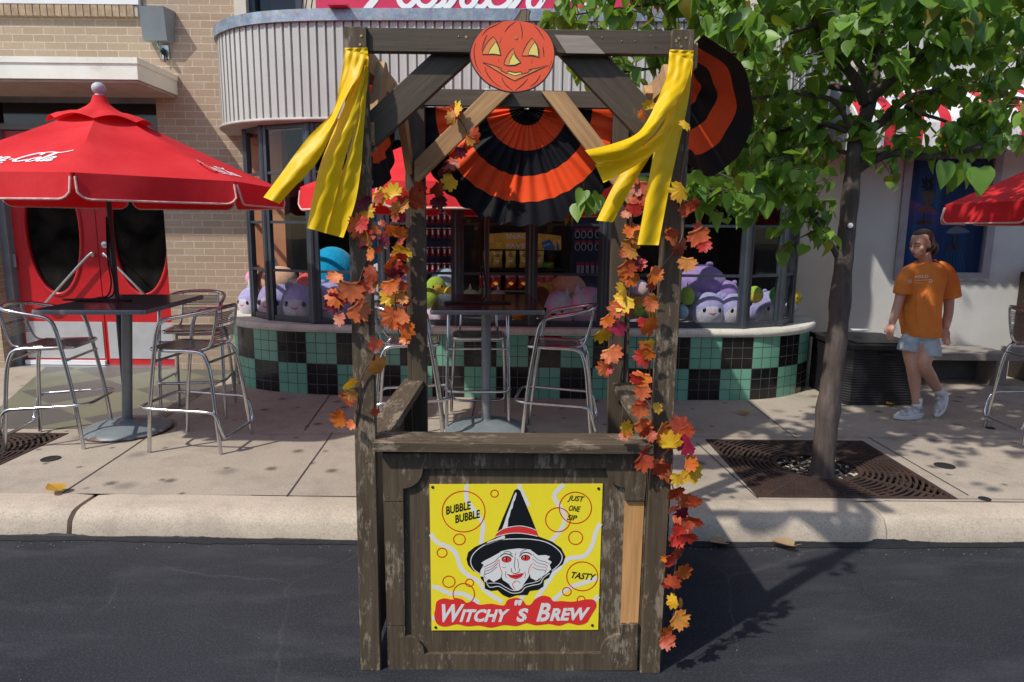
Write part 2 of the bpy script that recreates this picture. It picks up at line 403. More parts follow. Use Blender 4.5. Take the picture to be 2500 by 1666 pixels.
def joint(a, b, w=.009, z=.1535):
    A = aZ(*a, z); B = aZ(*b, z); t = (B-A).normalized(); n = V((-t.y, t.x, 0))*w/2
    g.add([A-n, A+n, B+n, B-n], [(0, 1, 2, 3)])
for a, b in (((153, 1203), (303, 1105)), ((303, 1105), (420, 1025)), ((700, 1212), (812, 1056)), ((743, 1051), (808, 960)), ((1144, 1056), (1164, 965)), ((1825, 980), (1943, 1070)), ((2119, 1067), (2364, 1209)), ((1700, 1080), (1850, 1216))): joint(a, b)
joint((614, 1209), (870, 1213), .006); joint((2060, 1216), (2500, 1219), .004); joint((640, 1061), (1030, 1058), .005); joint((1290, 1062), (2500, 1072), .004)
g.obj('pavement_joints', MT['joint'], kind='structure')
# entrance terrazzo in green and charcoal triangles
m, nt, b = newmat('terrazzo'); tc = N(nt, 'TexCoord'); mp = N(nt, 'Mapping'); mp.inputs['Rotation'].default_value = (0, 0, rad(38)); mp.inputs['Location'].default_value = (.3, .1, .17); lnk(nt, tc.outputs['Object'], mp.inputs[0])
ck = N(nt, 'TexChecker'); ck.inputs['Scale'].default_value = 1.35; ck.inputs['Color1'].default_value = (.075, .074, .068, 1); ck.inputs['Color2'].default_value = (.155, .17, .105, 1); lnk(nt, mp.outputs[0], ck.inputs[0])
c = mix(nt, ramp(nt, noise(nt, 130, 2, .7), [(.45, 0), (.7, .5)]), ck.outputs[0], (.33, .33, .28)); c = mix(nt, ramp(nt, noise(nt, 2, 4), [(.5, 0), (.75, .35)]), c, (.08, .075, .07))
lnk(nt, c, b.inputs['Base Color']); b.inputs['Roughness'].default_value = .5
g = MB(); A = [aZ(-60, 1046, .1545), aZ(362, 1046, .1545), aZ(568, 913, .1545)]; A += [V((-3.05, 7.9, .1545)), V((A[0].x-1.2, 7.9, .1545))]
g.add(A, [(0, 1, 2, 3, 4)]); g.obj('entrance_paving', m, kind='structure')
# unseen dark facade added behind the camera for the shop glass to mirror
ob = thing('added_mirror_facade', 'long dark unseen facade added across the street for the shop windows to mirror', 'building', (0, -15, 0))
g = MB(); g.box(-45, 45, -22, -15, 0, 5.2); g.obj('wall', mat('mirror_facade_dark', (.10, .075, .06), .9, var=.3, vs=.4), ob)
# ================================================================== BRICK BUILDING ON THE LEFT
bb = thing('brick_building', 'tan brick building with red double doors and a metal canopy beside the curved shop', 'building', (-4.7, 7.5, .15))
YB = 7.5
g = MB(); g.box(-3.80, -2.80, YB, 8.6, .15, 3.12); g.box(-9, -5.72, YB, 8.6, .15, 3.12); g.box(-9, -2.80, YB+.001, 8.6, 3.12, 3.89); g.box(-3.86, -2.80, YB, 8.6, 3.89, 7); g.box(-9, -7.6, YB, 8.6, 3.89, 7); g.box(-7.6, -3.86, YB, 8.6, 5.4, 7)
g.obj('wall', MT['brick'], bb)
g = MB(); x = -7.58
while x < -3.95: g.box(x, x+.063, YB-.045, YB+.02, 3.885, 4.0); x += .0745
g.box(-7.6, -3.9, YB-.035, YB+.015, 3.89, 3.99, 1)
g.obj('brick_sill', [mat('sill_brick', (.38, .275, .175), .85, var=.25, vs=14, bmp=.3), mat('sill_mortar', (.45, .40, .33), .9)], bb)
g = MB()
for x0, x1, z0, z1 in ((-7.6, -3.88, 4.0, 4.07), (-7.6, -3.88, 5.33, 5.40), (-3.93, -3.88, 4.07, 5.33), (-6.02, -5.96, 4.07, 5.33), (-7.6, -7.55, 4.07, 5.33)): g.box(x0, x1, YB-.05, YB+.05, z0, z1)
wf = g.obj('window', MT['white'], bb)
g = MB(); g.box(-7.55, -3.93, YB+.012, YB+.016, 4.07, 5.33); g.obj('pane', MT['glass'], wf)
m, nt, b = newmat('spotted_curtain'); tc = N(nt, 'TexCoord'); v = N(nt, 'TexVoronoi'); v.inputs['Scale'].default_value = 11; v.inputs['Randomness'].default_value = .35; lnk(nt, tc.outputs['Object'], v.inputs[0])
lnk(nt, mix(nt, ramp(nt, v.outputs['Distance'], [(.27, 1), (.31, 0)]), (.62, .50, .58), (.09, .07, .11)), b.inputs['Base Color']); b.inputs['Roughness'].default_value = .9
g = MB(); g.grid(lambda u, v: V((-7.5+3.55*u, YB+.14+.03*math.sin(u*95), 4.03+1.3*v)), 260, 1); cu_ = g.obj('curtain', m, bb, smooth=180)
g = MB(); g.box(-7.6, -3.88, 8.4, 8.45, 3.9, 5.45); g.obj('room_back', MT['black'], bb)
# canopy over the doors
YC = 6.72; CX = aY(335, 170, YC).x; z0, z1 = aY(335, 200, YC).z, aY(335, 141, YC).z
m, nt, b = newmat('weathered_sheet_metal'); b.inputs['Metallic'].default_value = .1
c = ramp(nt, noise(nt, 2.2, 5), [(.3, (.76, .75, .62)), (.7, (.93, .92, .80))]); c = mix(nt, ramp(nt, noise(nt, 6, 5, .7), [(.6, 0), (.8, .5)]), c, (.42, .33, .16)); lnk(nt, c, b.inputs['Base Color'])
lnk(nt, ramp(nt, noise(nt, 3, 3), [(.3, .22), (.7, .42)]), b.inputs['Roughness'])
g = MB(); g.box(-8.6, CX, YC, YB-.003, z0+.02, z1-.055); g.box(-8.6, CX+.012, YC-.012, YB-.003, z1-.055, z1)
cn = g.obj('canopy', m, bb)
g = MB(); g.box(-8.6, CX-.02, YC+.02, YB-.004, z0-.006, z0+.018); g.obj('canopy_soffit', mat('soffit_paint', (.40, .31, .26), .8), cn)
# double doors with oval glass
YD = 7.70; DL = aY(45, 700, YD).x; DRt = aY(455, 700, YD).x; DM = aY(250, 720, YD).x; DT = aY(250, 322, YD).z
g = MB(); g.box(DL-.14, DL-.015, YD-.06, YD+.1, .15, 3.12); g.box(DRt+.01, DRt+.06, YD-.06, YD+.1, .15, 3.12); g.box(DL-.015, DRt+.01, YD-.06, YD+.1, DT+.01, DT+.07); g.box(DL-.015, DRt+.01, YD-.06, YD+.1, 3.06, 3.12)
g.obj('door_frame', mat('grey_door_frame', (.20, .21, .22), .5), bb)
g = MB(); g.box(DL-.015, DRt+.01, YD, YD+.012, DT+.07, 3.06); g.obj('transom_pane', mat('dark_glass', (.006, .006, .007), .06, var=0), bb)
OV = mat('dark_oval_glass', (.010, .008, .006), .05, var=.9, vs=5)  # mottled colour paints dim interior patches and reflections into the glass
def door(xa, xb, hinge_left):
    w_ = xb-xa; cx = (xa+xb)/2 + (-.02 if hinge_left else .0); cz = aY(130, 585, YD).z+.10; rx = w_*.315; rz = .70; n = 40
    out = [V((xa+.006, 0, .165)), V((xb-.006, 0, .165)), V((xb-.006, 0, DT)), V((xa+.006, 0, DT))]
    ov = [V((cx+rx*math.cos(2*math.pi*k/n), 0, cz+rz*math.sin(2*math.pi*k/n))) for k in range(n)]
    g = MB()
    for yy in (YD, YD+.045):
        tr = tessellate_polygon([[V((p.x, p.z, 0)) for p in out], [V((p.x, p.z, 0)) for p in ov]])
        g.add([V((p.x, yy, p.z)) for p in out+ov], [tuple(t) for t in tr])
    g.add([V((p.x, YD, p.z)) for p in out]+[V((p.x, YD+.045, p.z)) for p in out], [(k, (k+1) % 4, 4+(k+1) % 4, 4+k) for k in range(4)])
    g.add([V((p.x, YD, p.z)) for p in ov]+[V((p.x, YD+.045, p.z)) for p in ov], [(k, (k+1) % n, n+(k+1) % n, n+k) for k in range(n)])
    d = g.obj('door', MT['red_door'], bb, smooth=30)
    g = MB(); g.tube([V((cx+(rx+.02)*math.cos(2*math.pi*k/48), YD-.004, cz+(rz+.02)*math.sin(2*math.pi*k/48))) for k in range(48)], .022, 8, True, flat=.6); g.obj('oval_rim', MT['red_door'], d, smooth=60)
    g = MB(); g.poly([V((p.x*1.0, YD+.03, p.z)) for p in [V((cx+(rx+.01)*math.cos(2*math.pi*k/n), 0, cz+(rz+.01)*math.sin(2*math.pi*k/n))) for k in range(n)]]); g.obj('oval_pane', OV, d)
    g = MB(); g.box(xa+.03, xb-.03, YD-.006, YD-.001, .235, .66)
    g.obj('kick_plate', mat('kick_plate_aluminium', (.62, .63, .64), .42, .6, var=.08), d)
    hx = xa+.0 if hinge_left else xb
    for hz in (1.35, 2.55):
        g = MB(); g.box(hx-.022, hx+.022, YD-.03, YD-.007, hz-.075, hz+.075); g.obj('hinge', MT['steel'], d)
    return d
d1 = door(DL, DM, True); d2 = door(DM, DRt, False)
for d, pts in ((d1, ((227, 622), (212, 628), (110, 741))), (d2, ((255, 622), (262, 628), (345, 712)))):
    P = [aY(*pts[0], YD-.005), aY(*pts[0], YD-.07), aY(*pts[1], YD-.085), aY(*pts[2], YD-.085), aY(*pts[2], YD-.005)]
    g = MB(); g.tube(spl(P, 4), .014, 8); g.sphere(P[0], .028, 10, 6); g.obj('pull_bar', MT['steel'], d, smooth=60)
g = MB(); c = aY(257, 598, YD); M_ = Matrix.Rotation(rad(90), 3, 'X'); g.lathe([(.0, 0), (.036, .001), (.036, .018), (.02, .024), (.0, .024)], c, 16, M=M_); g.obj('lock', MT['steel'], d2, smooth=40)
g = MB(); g.box(DL+.02, DM-.01, YD-.05, YD-.008, .165, .215); g.obj('door_sweep', MT['white'], d1)
g = MB(); g.box(DL-.2, DRt+.1, YD-.12, YD+.2, .1502, .1585); g.obj('threshold', MT['steel'], bb)
# grey box on the wall, with its outlet
gx = thing('wall_box', 'grey metal box tilted forward on the brick wall above the canopy end', 'electrical box', aY(375, 60, YB))
P = [aY(338, 15, YB-.19), aY(398, 15, YB-.19), aY(408, 99, YB-.10), aY(349, 99, YB-.10)]; Q = [V((p.x+.03, YB-.003, p.z)) for p in P]
g = MB(); g.add(P+Q, [(0, 1, 2, 3), (4, 7, 6, 5), (0, 4, 5, 1), (1, 5, 6, 2), (2, 6, 7, 3), (3, 7, 4, 0)]); g.obj('housing', MT['grey_box'], gx)
g = MB(); g.tube(spl([aY(387, 99, YB-.06), aY(385, 112, YB-.09), aY(395, 121, YB-.1), aY(404, 128, YB-.05)], 5), .007, 8); g.obj('cable', mat('teal_cable', (.02, .20, .22), .5), gx, smooth=60)
ol = thing('outlet', 'small grey outdoor socket plate under the grey wall box', 'socket', aY(407, 130, YB))
p = aY(407, 130, YB); g = MB(); g.box(p.x-.036, p.x+.036, YB-.03, YB-.002, p.z-.065, p.z+.07); g.obj('plate', MT['steel'], ol)
g = MB(); g.sphere((p.x-.005, YB-.06, p.z), (.022, .05, .035), 10, 8); g.tube([(p.x-.01, YB-.04, p.z-.03), (p.x-.01, YB-.03, p.z-.10)], .006, 6); g.tube([(p.x+.012, YB-.04, p.z-.03), (p.x+.014, YB-.03, p.z-.08)], .006, 6); g.obj('plug', MT['black'], ol, smooth=60)
# ================================================================== CURVED SHOP
shop = thing('curved_shop', 'shop with rounded front, green and black tiled base, dark windows and ribbed metal fascia', 'shop', (0, 6.36, .15))
BASE = spl([(-3.06, 7.5, 0), (-2.93, 7.02, 0), (-2.71, 6.745, 0), (-2.46, 6.58, 0), (-2.16, 6.475, 0), (-1.70, 6.405, 0), (-.8, 6.372, 0), (0, 6.358, 0), (.8, 6.345, 0), (1.56, 6.335, 0), (2.16, 6.365, 0), (2.44, 6.41, 0), (2.72, 6.545, 0), (2.97, 6.765, 0), (3.20, 7.16, 0), (3.30, 7.6, 0)], 8)
BASE = resample(BASE, .02)
def offs(path, d):
    o = []
    for i, p in enumerate(path):
        t = (path[min(i+1, len(path)-1)]-path[max(i-1, 0)]).normalized(); o.append(p+V((t.y, -t.x, 0))*d)
    return o
def wallstrip(g, path, z0, z1, m=0):
    s = 0; vs = []; uv = []
    for i, p in enumerate(path):
        if i: s += (p-path[i-1]).length
        for z in (z0, z1): vs.append((p.x, p.y, z)); uv.append((s-.117, z-.148))
    g.add(vs, [(2*i, 2*i+2, 2*i+3, 2*i+1) for i in range(len(path)-1)], m, uv)
def slab(g, path, z0, z1, inner, m=0, rounded=True):
    """solid band along the path: outer face, rounded nose, top and bottom back to `inner`"""
    pin = offs(path, -inner); h = (z1-z0); n = len(path)
    if rounded: rows = [(pin, z0), (offs(path, -.012), z0), (path, z0+h*.25), (offs(path, .004), z0+h*.5), (path, z0+h*.75), (offs(path, -.012), z1), (pin, z1)]
    else: rows = [(pin, z0), (path, z0), (path, z1), (pin, z1)]
    vs = [(p.x, p.y, z) for r, z in rows for p in r]
    g.add(vs, [(k*n+i, k*n+i+1, (k+1)*n+i+1, (k+1)*n+i) for k in range(len(rows)-1) for i in range(n-1)], m)
g = MB(); wallstrip(g, BASE, .148, .764); g.obj('tile_base', MT['tile'], shop, smooth=60)
g = MB(); slab(g, offs(BASE, .03), .764, .832, .45); g.obj('ledge', MT['ledge'], shop, smooth=50)
ZF0, ZF1, ZF2 = 2.745, 3.565, 3.665
FP = resample(BASE, .004); rib = []
for i, p in enumerate(FP):
    ph = (i*.004) % .0815; d = -.040 if ph > .067 else (-.012 if ph > .050 else -.018)
    t = (FP[min(i+1, len(FP)-1)]-FP[max(i-1, 0)]).normalized(); rib.append(p+V((t.y, -t.x, 0))*d)
g = MB(); n = len(rib); g.add([(p.x, p.y, z) for z in (ZF0, ZF1) for p in rib], [(i, i+1, n+i+1, n+i) for i in range(n-1)]); g.obj('fascia', MT['fascia'], shop)
g = MB(); slab(g, offs(BASE, .012), ZF1, ZF2, .6, rounded=False); g.obj('coping', MT['galv'], shop, smooth=30)
g = MB(); slab(g, offs(BASE, .01), ZF0-.035, ZF0, .5, rounded=True); g.obj('soffit_trim', mat('beige_trim', (.42, .39, .35), .6), shop, smooth=50)
# window bays between mullions
WP = [V((-2.80, 7.48, 0)), V((-2.69, 7.02, 0)), V((-2.415, 6.73, 0)), V((-1.90, 6.50, 0)), V((-1.222, 6.475, 0)), V((-.524, 6.462, 0)), V((.177, 6.452, 0)), V((.865, 6.445, 0)), V((1.54, 6.442, 0)), V((2.215, 6.452, 0)), V((2.635, 6.64, 0)), V((2.86, 6.92, 0)), V((3.06, 7.5, 0))]
ZR = [.834, 1.335, 1.80, 2.265, ZF0-.03]
def ori_box(g, a, b, u0, u1, d0, d1, z0, z1, m=0):
    t = (b-a).normalized(); nn = V((t.y, -t.x, 0))
    vs = [a+t*u+nn*d+V((0, 0, z)) for z in (z0, z1) for d in (d0, d1) for u in (u0, u1)]
    g.add(vs, [(0, 1, 3, 2), (4, 6, 7, 5), (0, 4, 5, 1), (2, 3, 7, 6), (0, 2, 6, 4), (1, 5, 7, 3)], m)
for i in range(len(WP)-1):
    a, b = WP[i], WP[i+1]; L = (b-a).length; g = MB()
    ori_box(g, a, b, .024, .058, -.03, .018, ZR[0], ZR[-1]); ori_box(g, a, b, L-.058, L-.024, -.03, .018, ZR[0], ZR[-1])
    for k, z in enumerate(ZR):
        h = .026 if k in (0, 4) else .0125
        zz = z+.03 if k == 0 else (z-.02 if k == 4 else z)
        ori_box(g, a, b, .058, L-.058, -.025, .012, zz-h-(.004 if k == 0 else 0), zz+h)
    wd = g.obj('window', MT['frame'], shop)
    g = MB(); ori_box(g, a, b, .05, L-.05, -.010, -.004, ZR[0]+.02, ZR[-1]-.02); g.obj('pane', MT['glass'], wd)
for p in WP[1:-1]:
    g = MB(); g.tube([(p.x, p.y, ZR[0]), (p.x, p.y, ZR[-1])], .032, 10); g.obj('mullion', MT['frame'], shop, smooth=30)
g = MB(); g.tube([(WP[0].x, WP[0].y-.03, ZR[0]), (WP[0].x, WP[0].y-.03, ZR[-1])], .03, 4); g.obj('mullion', MT['frame'], shop)
# shop interior
inner = offs(WP, -.0)
g = MB(); g.add([(p.x, p.y+.02, .80) for p in WP]+[(3.06, 9.3, .80), (-2.80, 9.3, .80)], [tuple(range(len(WP)+2))]); g.obj('display_shelf', mat('shelf_grey', (.42, .42, .43), .6), shop)
g = MB(); g.box(-2.80, 3.06, 10.2, 10.3, .15, 3.5); g.box(3.06, 3.12, 7.6, 10.2, .15, 3.5); g.box(-2.86, -2.80, 7.6, 10.2, .15, 3.5); g.obj('interior_wall', MT['dark_wood'], shop)
g = MB(); g.add([(p.x, p.y+.03, 2.90) for p in WP]+[(3.06, 10.2, 2.90), (-2.80, 10.2, 2.90)], [tuple(range(len(WP)+2))]); g.obj('ceiling', MT['black'], shop)
g = MB(); g.add([(p.x, p.y+.03, ZF1+.06) for p in offs(BASE, -.3)]+[(3.06, 10.2, ZF1+.06), (-2.80, 10.2, ZF1+.06)], [tuple(range(len(BASE)+2))]); g.obj('roof', mat('roof_felt', (.10, .10, .10), .9), shop)
g = MB(); g.box(-2.79, -2.42, 7.36, 7.42, .8, 2.9); g.box(-2.42, -2.36, 7.30, 7.42, .8, 2.9, 1); g.obj('side_wall', [MT['salmon'], MT['dark_wood']], shop)
for px in (905, 1517):
    p = aY(px, 600, 6.85); g = MB(); g.tube([(p.x, 6.85, .80), (p.x, 6.85, 2.9)], .066, 16); g.obj('column', MT['blue_col'], shop, smooth=40)
g = MB()   # upper storey set back above the fascia
g.box(-2.80, -2.68, 7.2, 7.6, ZF2, 6); g.box(-2.15, 3.2, 7.3, 7.6, ZF2, 6); g.box(-2.68, -2.15, 7.3, 7.6, 5.4, 6); g.obj('upper_wall', MT['cream'], shop)
g = MB()
for x0, x1, z0, z1 in ((-2.68, -2.62, ZF2, 5.4), (-2.21, -2.15, ZF2, 5.4), (-2.62, -2.21, ZF2, ZF2+.05), (-2.62, -2.21, 5.34, 5.4)): g.box(x0, x1, 7.28, 7.42, z0, z1)
uw = g.obj('upper_window', MT['frame'], shop); g = MB(); g.box(-2.62, -2.21, 7.36, 7.365, ZF2+.05, 5.34); g.obj('upper_pane', mat('upper_dark_glass', (.008, .009, .012), .1, var=0), uw)
g = MB()
for px in (728, 738, 752): p = aY(px, 20, 6.9); g.tube([(p.x, 6.9, ZF2-.01), (p.x+.06, 7.25, 4.6)], .006, 6)
g.obj('stay_wire', MT['black'], shop)
# script sign standing on the roof edge
YS = 6.72; sg = thing('shop_sign', 'crimson sign board with big white script lettering standing above the fascia', 'sign', aY(1150, 30, YS))
p0 = aY(771, 20, YS); p1 = aY(1500, 30, YS); g = MB(); g.box(p0.x, p1.x+.9, YS, YS+.06, ZF2+.012, 4.75)
sb = g.obj('sign_board', MT['sign_red'], sg)
cv = crop(750, 0, 2.941); g = MB(); A = Art(g, YS-.002, cv, .002)
A.line([(330, 190), (430, 65), (520, -60), (640, -330)], 52, 0, 1); A.line([(420, -300), (640, -345), (900, -330)], 48, 0, 1); A.line([(480, -130), (640, -150)], 40, 0, 1)
A.line([(800, -150), (700, -150), (655, -60), (665, 15), (705, 50), (750, 30), (800, -40), (825, -140)], 40, 0, 2); A.line([(815, -90), (795, 5), (830, 45), (880, 40), (930, -20), (985, -130)], 36, 0, 3)
A.line([(985, -140), (965, -60), (985, 0), (945, 45), (885, 48)], 38, 0, 1); A.line([(985, 66), (1060, -20), (1190, -320)], 46, 0, 2); A.line([(1060, -40), (1130, -120), (1150, -80), (1110, 10), (1140, 55), (1190, 30), (1250, -70)], 38, 0, 3)
A.line([(1260, -120), (1200, 0), (1225, 50), (1270, 40), (1330, -40)], 38, 0, 1); A.line([(1440, -130), (1350, -120), (1300, -30), (1320, 45), (1380, 60), (1445, 20), (1480, -70), (1440, -130)], 38, 0, 2)
A.line([(1455, 72), (1520, -10), (1580, -130)], 42, 0, 3); A.line([(1530, -30), (1610, -125), (1640, -90), (1590, 0), (1600, 60), (1650, 60), (1710, -30)], 38, 0, 1)
A.line([(1810, 88), (1870, -10), (2010, -330)], 56, 0, 2); A.line([(2010, -320), (2060, -100), (2150, 60), (2300, -330)], 50, 0, 3); A.line([(2000, 20), (2030, 85), (2090, 100), (2170, 60)], 40, 0, 1)
g.obj('sign_lettering', MT['sign_white'], sg)
p = aY(825, 22, 6.33); g = MB(); g.box(p.x-.085, p.x+.085, 6.30, 6.72, ZF2+.002, ZF2+.022); g.obj('sign_bracket', MT['sign_red'], sg)
# ================================================================== WHITE BUILDING ON THE RIGHT
wb = thing('white_building', 'white stucco building behind the street tree with a striped awning', 'building', (5.5, 7.6, .15))
YW = 7.6; WX = aY(2060, 600, YW).x
PW = [aY(2179, 683, YW), aY(2424, 690, YW)]; PX0, PX1 = PW[0].x, aY(2420, 600, YW).x; PZ0 = aY(2200, 683, YW).z; PZ1 = aY(2200, 366, YW).z
g = MB(); g.box(WX, PX0, YW, 8.2, .15, 6); g.box(PX1, 11, YW, 8.2, .15, 6); g.box(PX0, PX1, YW, 8.2, .15, PZ0); g.box(PX0, PX1, YW, 8.2, PZ1, 6); g.obj('wall', MT['stucco'], wb)
g = MB(); g.box(3.12, WX-.03, YW-.02, 8.2, .15, 6); g.obj('side_wall', MT['cream'], wb)
g = MB(); g.tube([(WX-.015, YW-.015, .15), (WX-.015, YW-.015, 5.5)], .014, 8); g.obj('drain_pipe', MT['black'], wb, smooth=60)
fm = mat('grey_window_frame', (.30, .29, .32), .45); g = MB(); t_ = .085
g.box(PX0, PX1, YW-.03, YW+.05, PZ0, PZ0+t_); g.box(PX0, PX1, YW-.03, YW+.05, PZ1-t_, PZ1); g.box(PX0, PX0+t_, YW-.03, YW+.05, PZ0+t_, PZ1-t_); g.box(PX1-t_, PX1, YW-.03, YW+.05, PZ0+t_, PZ1-t_)
dw = g.obj('window', fm, wb); g = MB(); g.box(PX0+t_, PX1-t_, YW+.008, YW+.012, PZ0+t_, PZ1-t_); g.obj('pane', m_glass('poster_glass', (.8, .85, .9), 1.0), dw)
# display poster inside that window
pst = thing('window_poster', 'dark blue poster of hats on display stands inside the grey framed window', 'poster', (PX0, YW+.03, PZ0))
m, nt, b = newmat('poster_drapes'); b.inputs['Roughness'].default_value = .5
f1 = noise(nt, 2.4, 3, .5, stretch=(3.2, 1, .25)); lnk(nt, ramp(nt, f1, [(.3, (.006, .014, .06)), (.55, (.016, .06, .20)), (.75, (.035, .14, .34))]), b.inputs['Base Color'])
PM = [m, mat('poster_brown', (.10, .045, .025), .6), mat('poster_hat', (.30, .26, .30), .6), mat('poster_skin', (.22, .11, .07), .6), mat('poster_black', (.006, .006, .008), .6), mat('poster_satin', (.05, .13, .24), .6)]
g = MB(); g.box(PX0+t_-.02, PX1-t_+.02, YW+.04, YW+.045, PZ0+t_-.02, PZ1-t_+.02)
A = Art(g, YW+.038, crop(1800, 450, 3.136), .001)
for cx, y0, wd_ in ((1430, 300, 60), (1660, 490, 55)):
    for k in range(-3, 4): A.line([(cx+k*16, y0+4), (cx+k*24, y0+120), (cx+k*27, 690)], 7, 5, 1, 4)
    A.fill([(cx+wd_*1.15*math.cos(a*.3927), y0-4+14*math.sin(a*.3927)) for a in range(16)], 1, 2, 2); A.line([(cx, y0), (cx, y0-90)], 16, 1, 2, 0)
A.fill([(1600, 375), (1640, 335), (1700, 325), (1780, 365), (1700, 378)], 2, 3, 4)
A.fill([(1420, 60), (1490, 50), (1515, 95), (1490, 150), (1445, 160), (1420, 110)], 3, 2, 4); A.fill([(1385, 180), (1440, 165), (1500, 180), (1515, 212), (1440, 205), (1390, 215)], 3, 2, 4); A.fill([(1440, 150), (1475, 150), (1480, 185), (1435, 185)], 3, 1)
for k in range(26):
    a = k*2.4; r_ = 18+k*2.0; A.line([(1465+r_*.5*math.cos(a), 5+r_*.5*math.sin(a)), (1465+r_*math.cos(a+.4), 0+r_*math.sin(a+.4))], 11, 4 if k % 3 else 1, 3+k % 2, 0)
A.line([(1462, 120), (1480, 128), (1498, 118)], 4, 1, 3)
g.obj('poster_sheet', PM, pst)
# striped awning
aw = thing('awning', 'red and white striped awning over the window poster', 'awning', (5.3, 7.2, 2.9))
AX0 = aY(2085, 300, 6.9).x; AX1 = AX0+3.6; SW = .15
m, nt, b = newmat('striped_canvas'); b.inputs['Roughness'].default_value = .85; tc = N(nt, 'TexCoord'); sp = N(nt, 'SeparateXYZ'); lnk(nt, tc.outputs['Object'], sp.inputs[0])
st = math_(nt, 'GREATER_THAN', math_(nt, 'FRACT', math_(nt, 'DIVIDE', math_(nt, 'ADD', sp.outputs[0], 10.06), .265)), .58); lnk(nt, mix(nt, st, (.70, .70, .72), (.52, .02, .035)), b.inputs['Base Color'])
zt = aY(2250, 205, YW).z; zf = aY(2300, 300, 6.85).z; zb = aY(2300, 366, 6.85).z
g = MB()
def awf(u, v):
    x = AX0+(AX1-AX0)*u; a = v*math.pi/2
    return V((x, 6.85+(YW-6.85)*(1-math.sin(math.pi/2*(1-v)))**.9 if v > 0 else 6.85, zf+(zt-zf)*v))
g.grid(awf, 60, 10)
nsc = int((AX1-AX0)/.1325)
g.grid(lambda u, v: V((AX0+(AX1-AX0)*u, 6.85-.002*math.sin(u*200), zf+(zb-zf)*v*(1-.16*(1-abs(math.sin(u*nsc*math.pi)))))), nsc*8, 3)
g.poly([awf(0, k/10) for k in range(11)]+[V((AX0, YW, zb+.02)), V((AX0, 6.85, zb))])
ca = g.obj('canvas', m, aw, smooth=50, recalc=False)
g = MB(); g.tube([(AX0, 6.87, zb+.03), (AX1, 6.87, zb+.03)], .012, 6); g.tube([(AX0+.02, 6.87, zb+.03), (AX0+.02, YW, zb+.03)], .012, 6); g.obj('awning_frame', MT['steel'], aw, smooth=60)
# ================================================================== THE STALL
def m_wood(name, base, wear, wear_c, grain=.35, rough=.7, thr=(.54, .62)):
    m, nt, b = newmat(name); b.inputs['Roughness'].default_value = rough; b.inputs['Specular IOR Level'].default_value = .35
    tc = N(nt, 'TexCoord'); oi = N(nt, 'ObjectInfo'); mp = N(nt, 'Mapping'); lnk(nt, tc.outputs['Object'], mp.inputs[0])
    cb = N(nt, 'CombineXYZ'); r10 = math_(nt, 'MULTIPLY', oi.outputs['Random'], 13.0)
    for i in range(3): lnk(nt, r10, cb.inputs[i])
    lnk(nt, cb.outputs[0], mp.inputs['Location']); v = mp.outputs[0]
    g1 = noise(nt, 9, 5, .6, v, stretch=(.35, 6, 6)); g2 = noise(nt, 30, 4, .7, v, stretch=(.18, 5, 5))
    c = ramp(nt, g1, [(.3, sc3(base, 1-grain)), (.72, sc3(base, 1+grain))]); c = mix(nt, ramp(nt, g2, [(.45, 0), (.75, .4)]), c, sc3(base, .55))
    if wear:
        w1 = noise(nt, 5.0, 6, .7, v, stretch=(.75, 1.3, 1.3)); w2 = noise(nt, 38, 5, .75, v, stretch=(.4, 1.8, 1.8))
        k = math_(nt, 'ADD', math_(nt, 'MULTIPLY', w1, .55), math_(nt, 'MULTIPLY', w2, .45)); k = ramp(nt, k, [(thr[0], 0), (thr[1], wear)])
        c = mix(nt, k, c, wear_c)
    lnk(nt, c, b.inputs['Base Color']); h = math_(nt, 'ADD', math_(nt, 'MULTIPLY', g2, .6), g1)
    bump(nt, b, h, .35, .003); return m
MT['stall'] = m_wood('worn_brown_paint', (.090, .066, .042), .8, (.29, .235, .168), thr=(.525, .585))
MT['stall_clean'] = m_wood('brown_paint', (.084, .063, .043), .3, (.22, .19, .15), .22, .55, thr=(.60, .66))
MT['pine'] = m_wood('bare_pine', (.46, .27, .125), .0, (0, 0, 0), .28); MT['ply'] = m_wood('bare_plywood', (.56, .30, .115), .0, (0, 0, 0), .2)
MT['grey_wood'] = m_wood('bare_grey_wood', (.34, .28, .235), .5, (.15, .1, .07), .2, .75)
SW_, SC_, PN_ = MT['stall'], MT['stall_clean'], MT['pine']
_board = board
def board(name, m, parent, a, b, wid, thk, face=(0, -1, 0), bev=.002, cuts=()):
    o = _board(name, m, parent, a, b, wid, thk, face, bev)
    if cuts:
        par = V((0, 0, 0)); p = parent
        while p is not None: par += p.location; p = p.parent
        W = Matrix.Translation(par) @ LAST_M[0]; Wi = W.inverted(); bm = bmesh.new(); bm.from_mesh(o.data)
        for co, no in cuts:
            r = bmesh.ops.bisect_plane(bm, geom=bm.verts[:]+bm.edges[:]+bm.faces[:], plane_co=Wi @ V(co), plane_no=Wi.to_3x3() @ V(no), clear_outer=True)
            ed = [e for e in r['geom_cut'] if isinstance(e, bmesh.types.BMEdge)]
            if ed: bmesh.ops.edgenet_fill(bm, edges=ed)
        bm.to_mesh(o.data); bm.free()
    return o
Y0 = 2.475; YBK = 3.50
st = thing('wooden_stall', 'weathered brown wooden market stall standing on the road by the kerb', 'stall', (.025, 3.0, 0))
def pt2(name, m, a, b, Y, wid, thk, **k): return board(name, m, st, aY(*a, Y), aY(*b, Y), wid, thk, **k)
def zto(p, z): p = V(p); p.z = z; return p
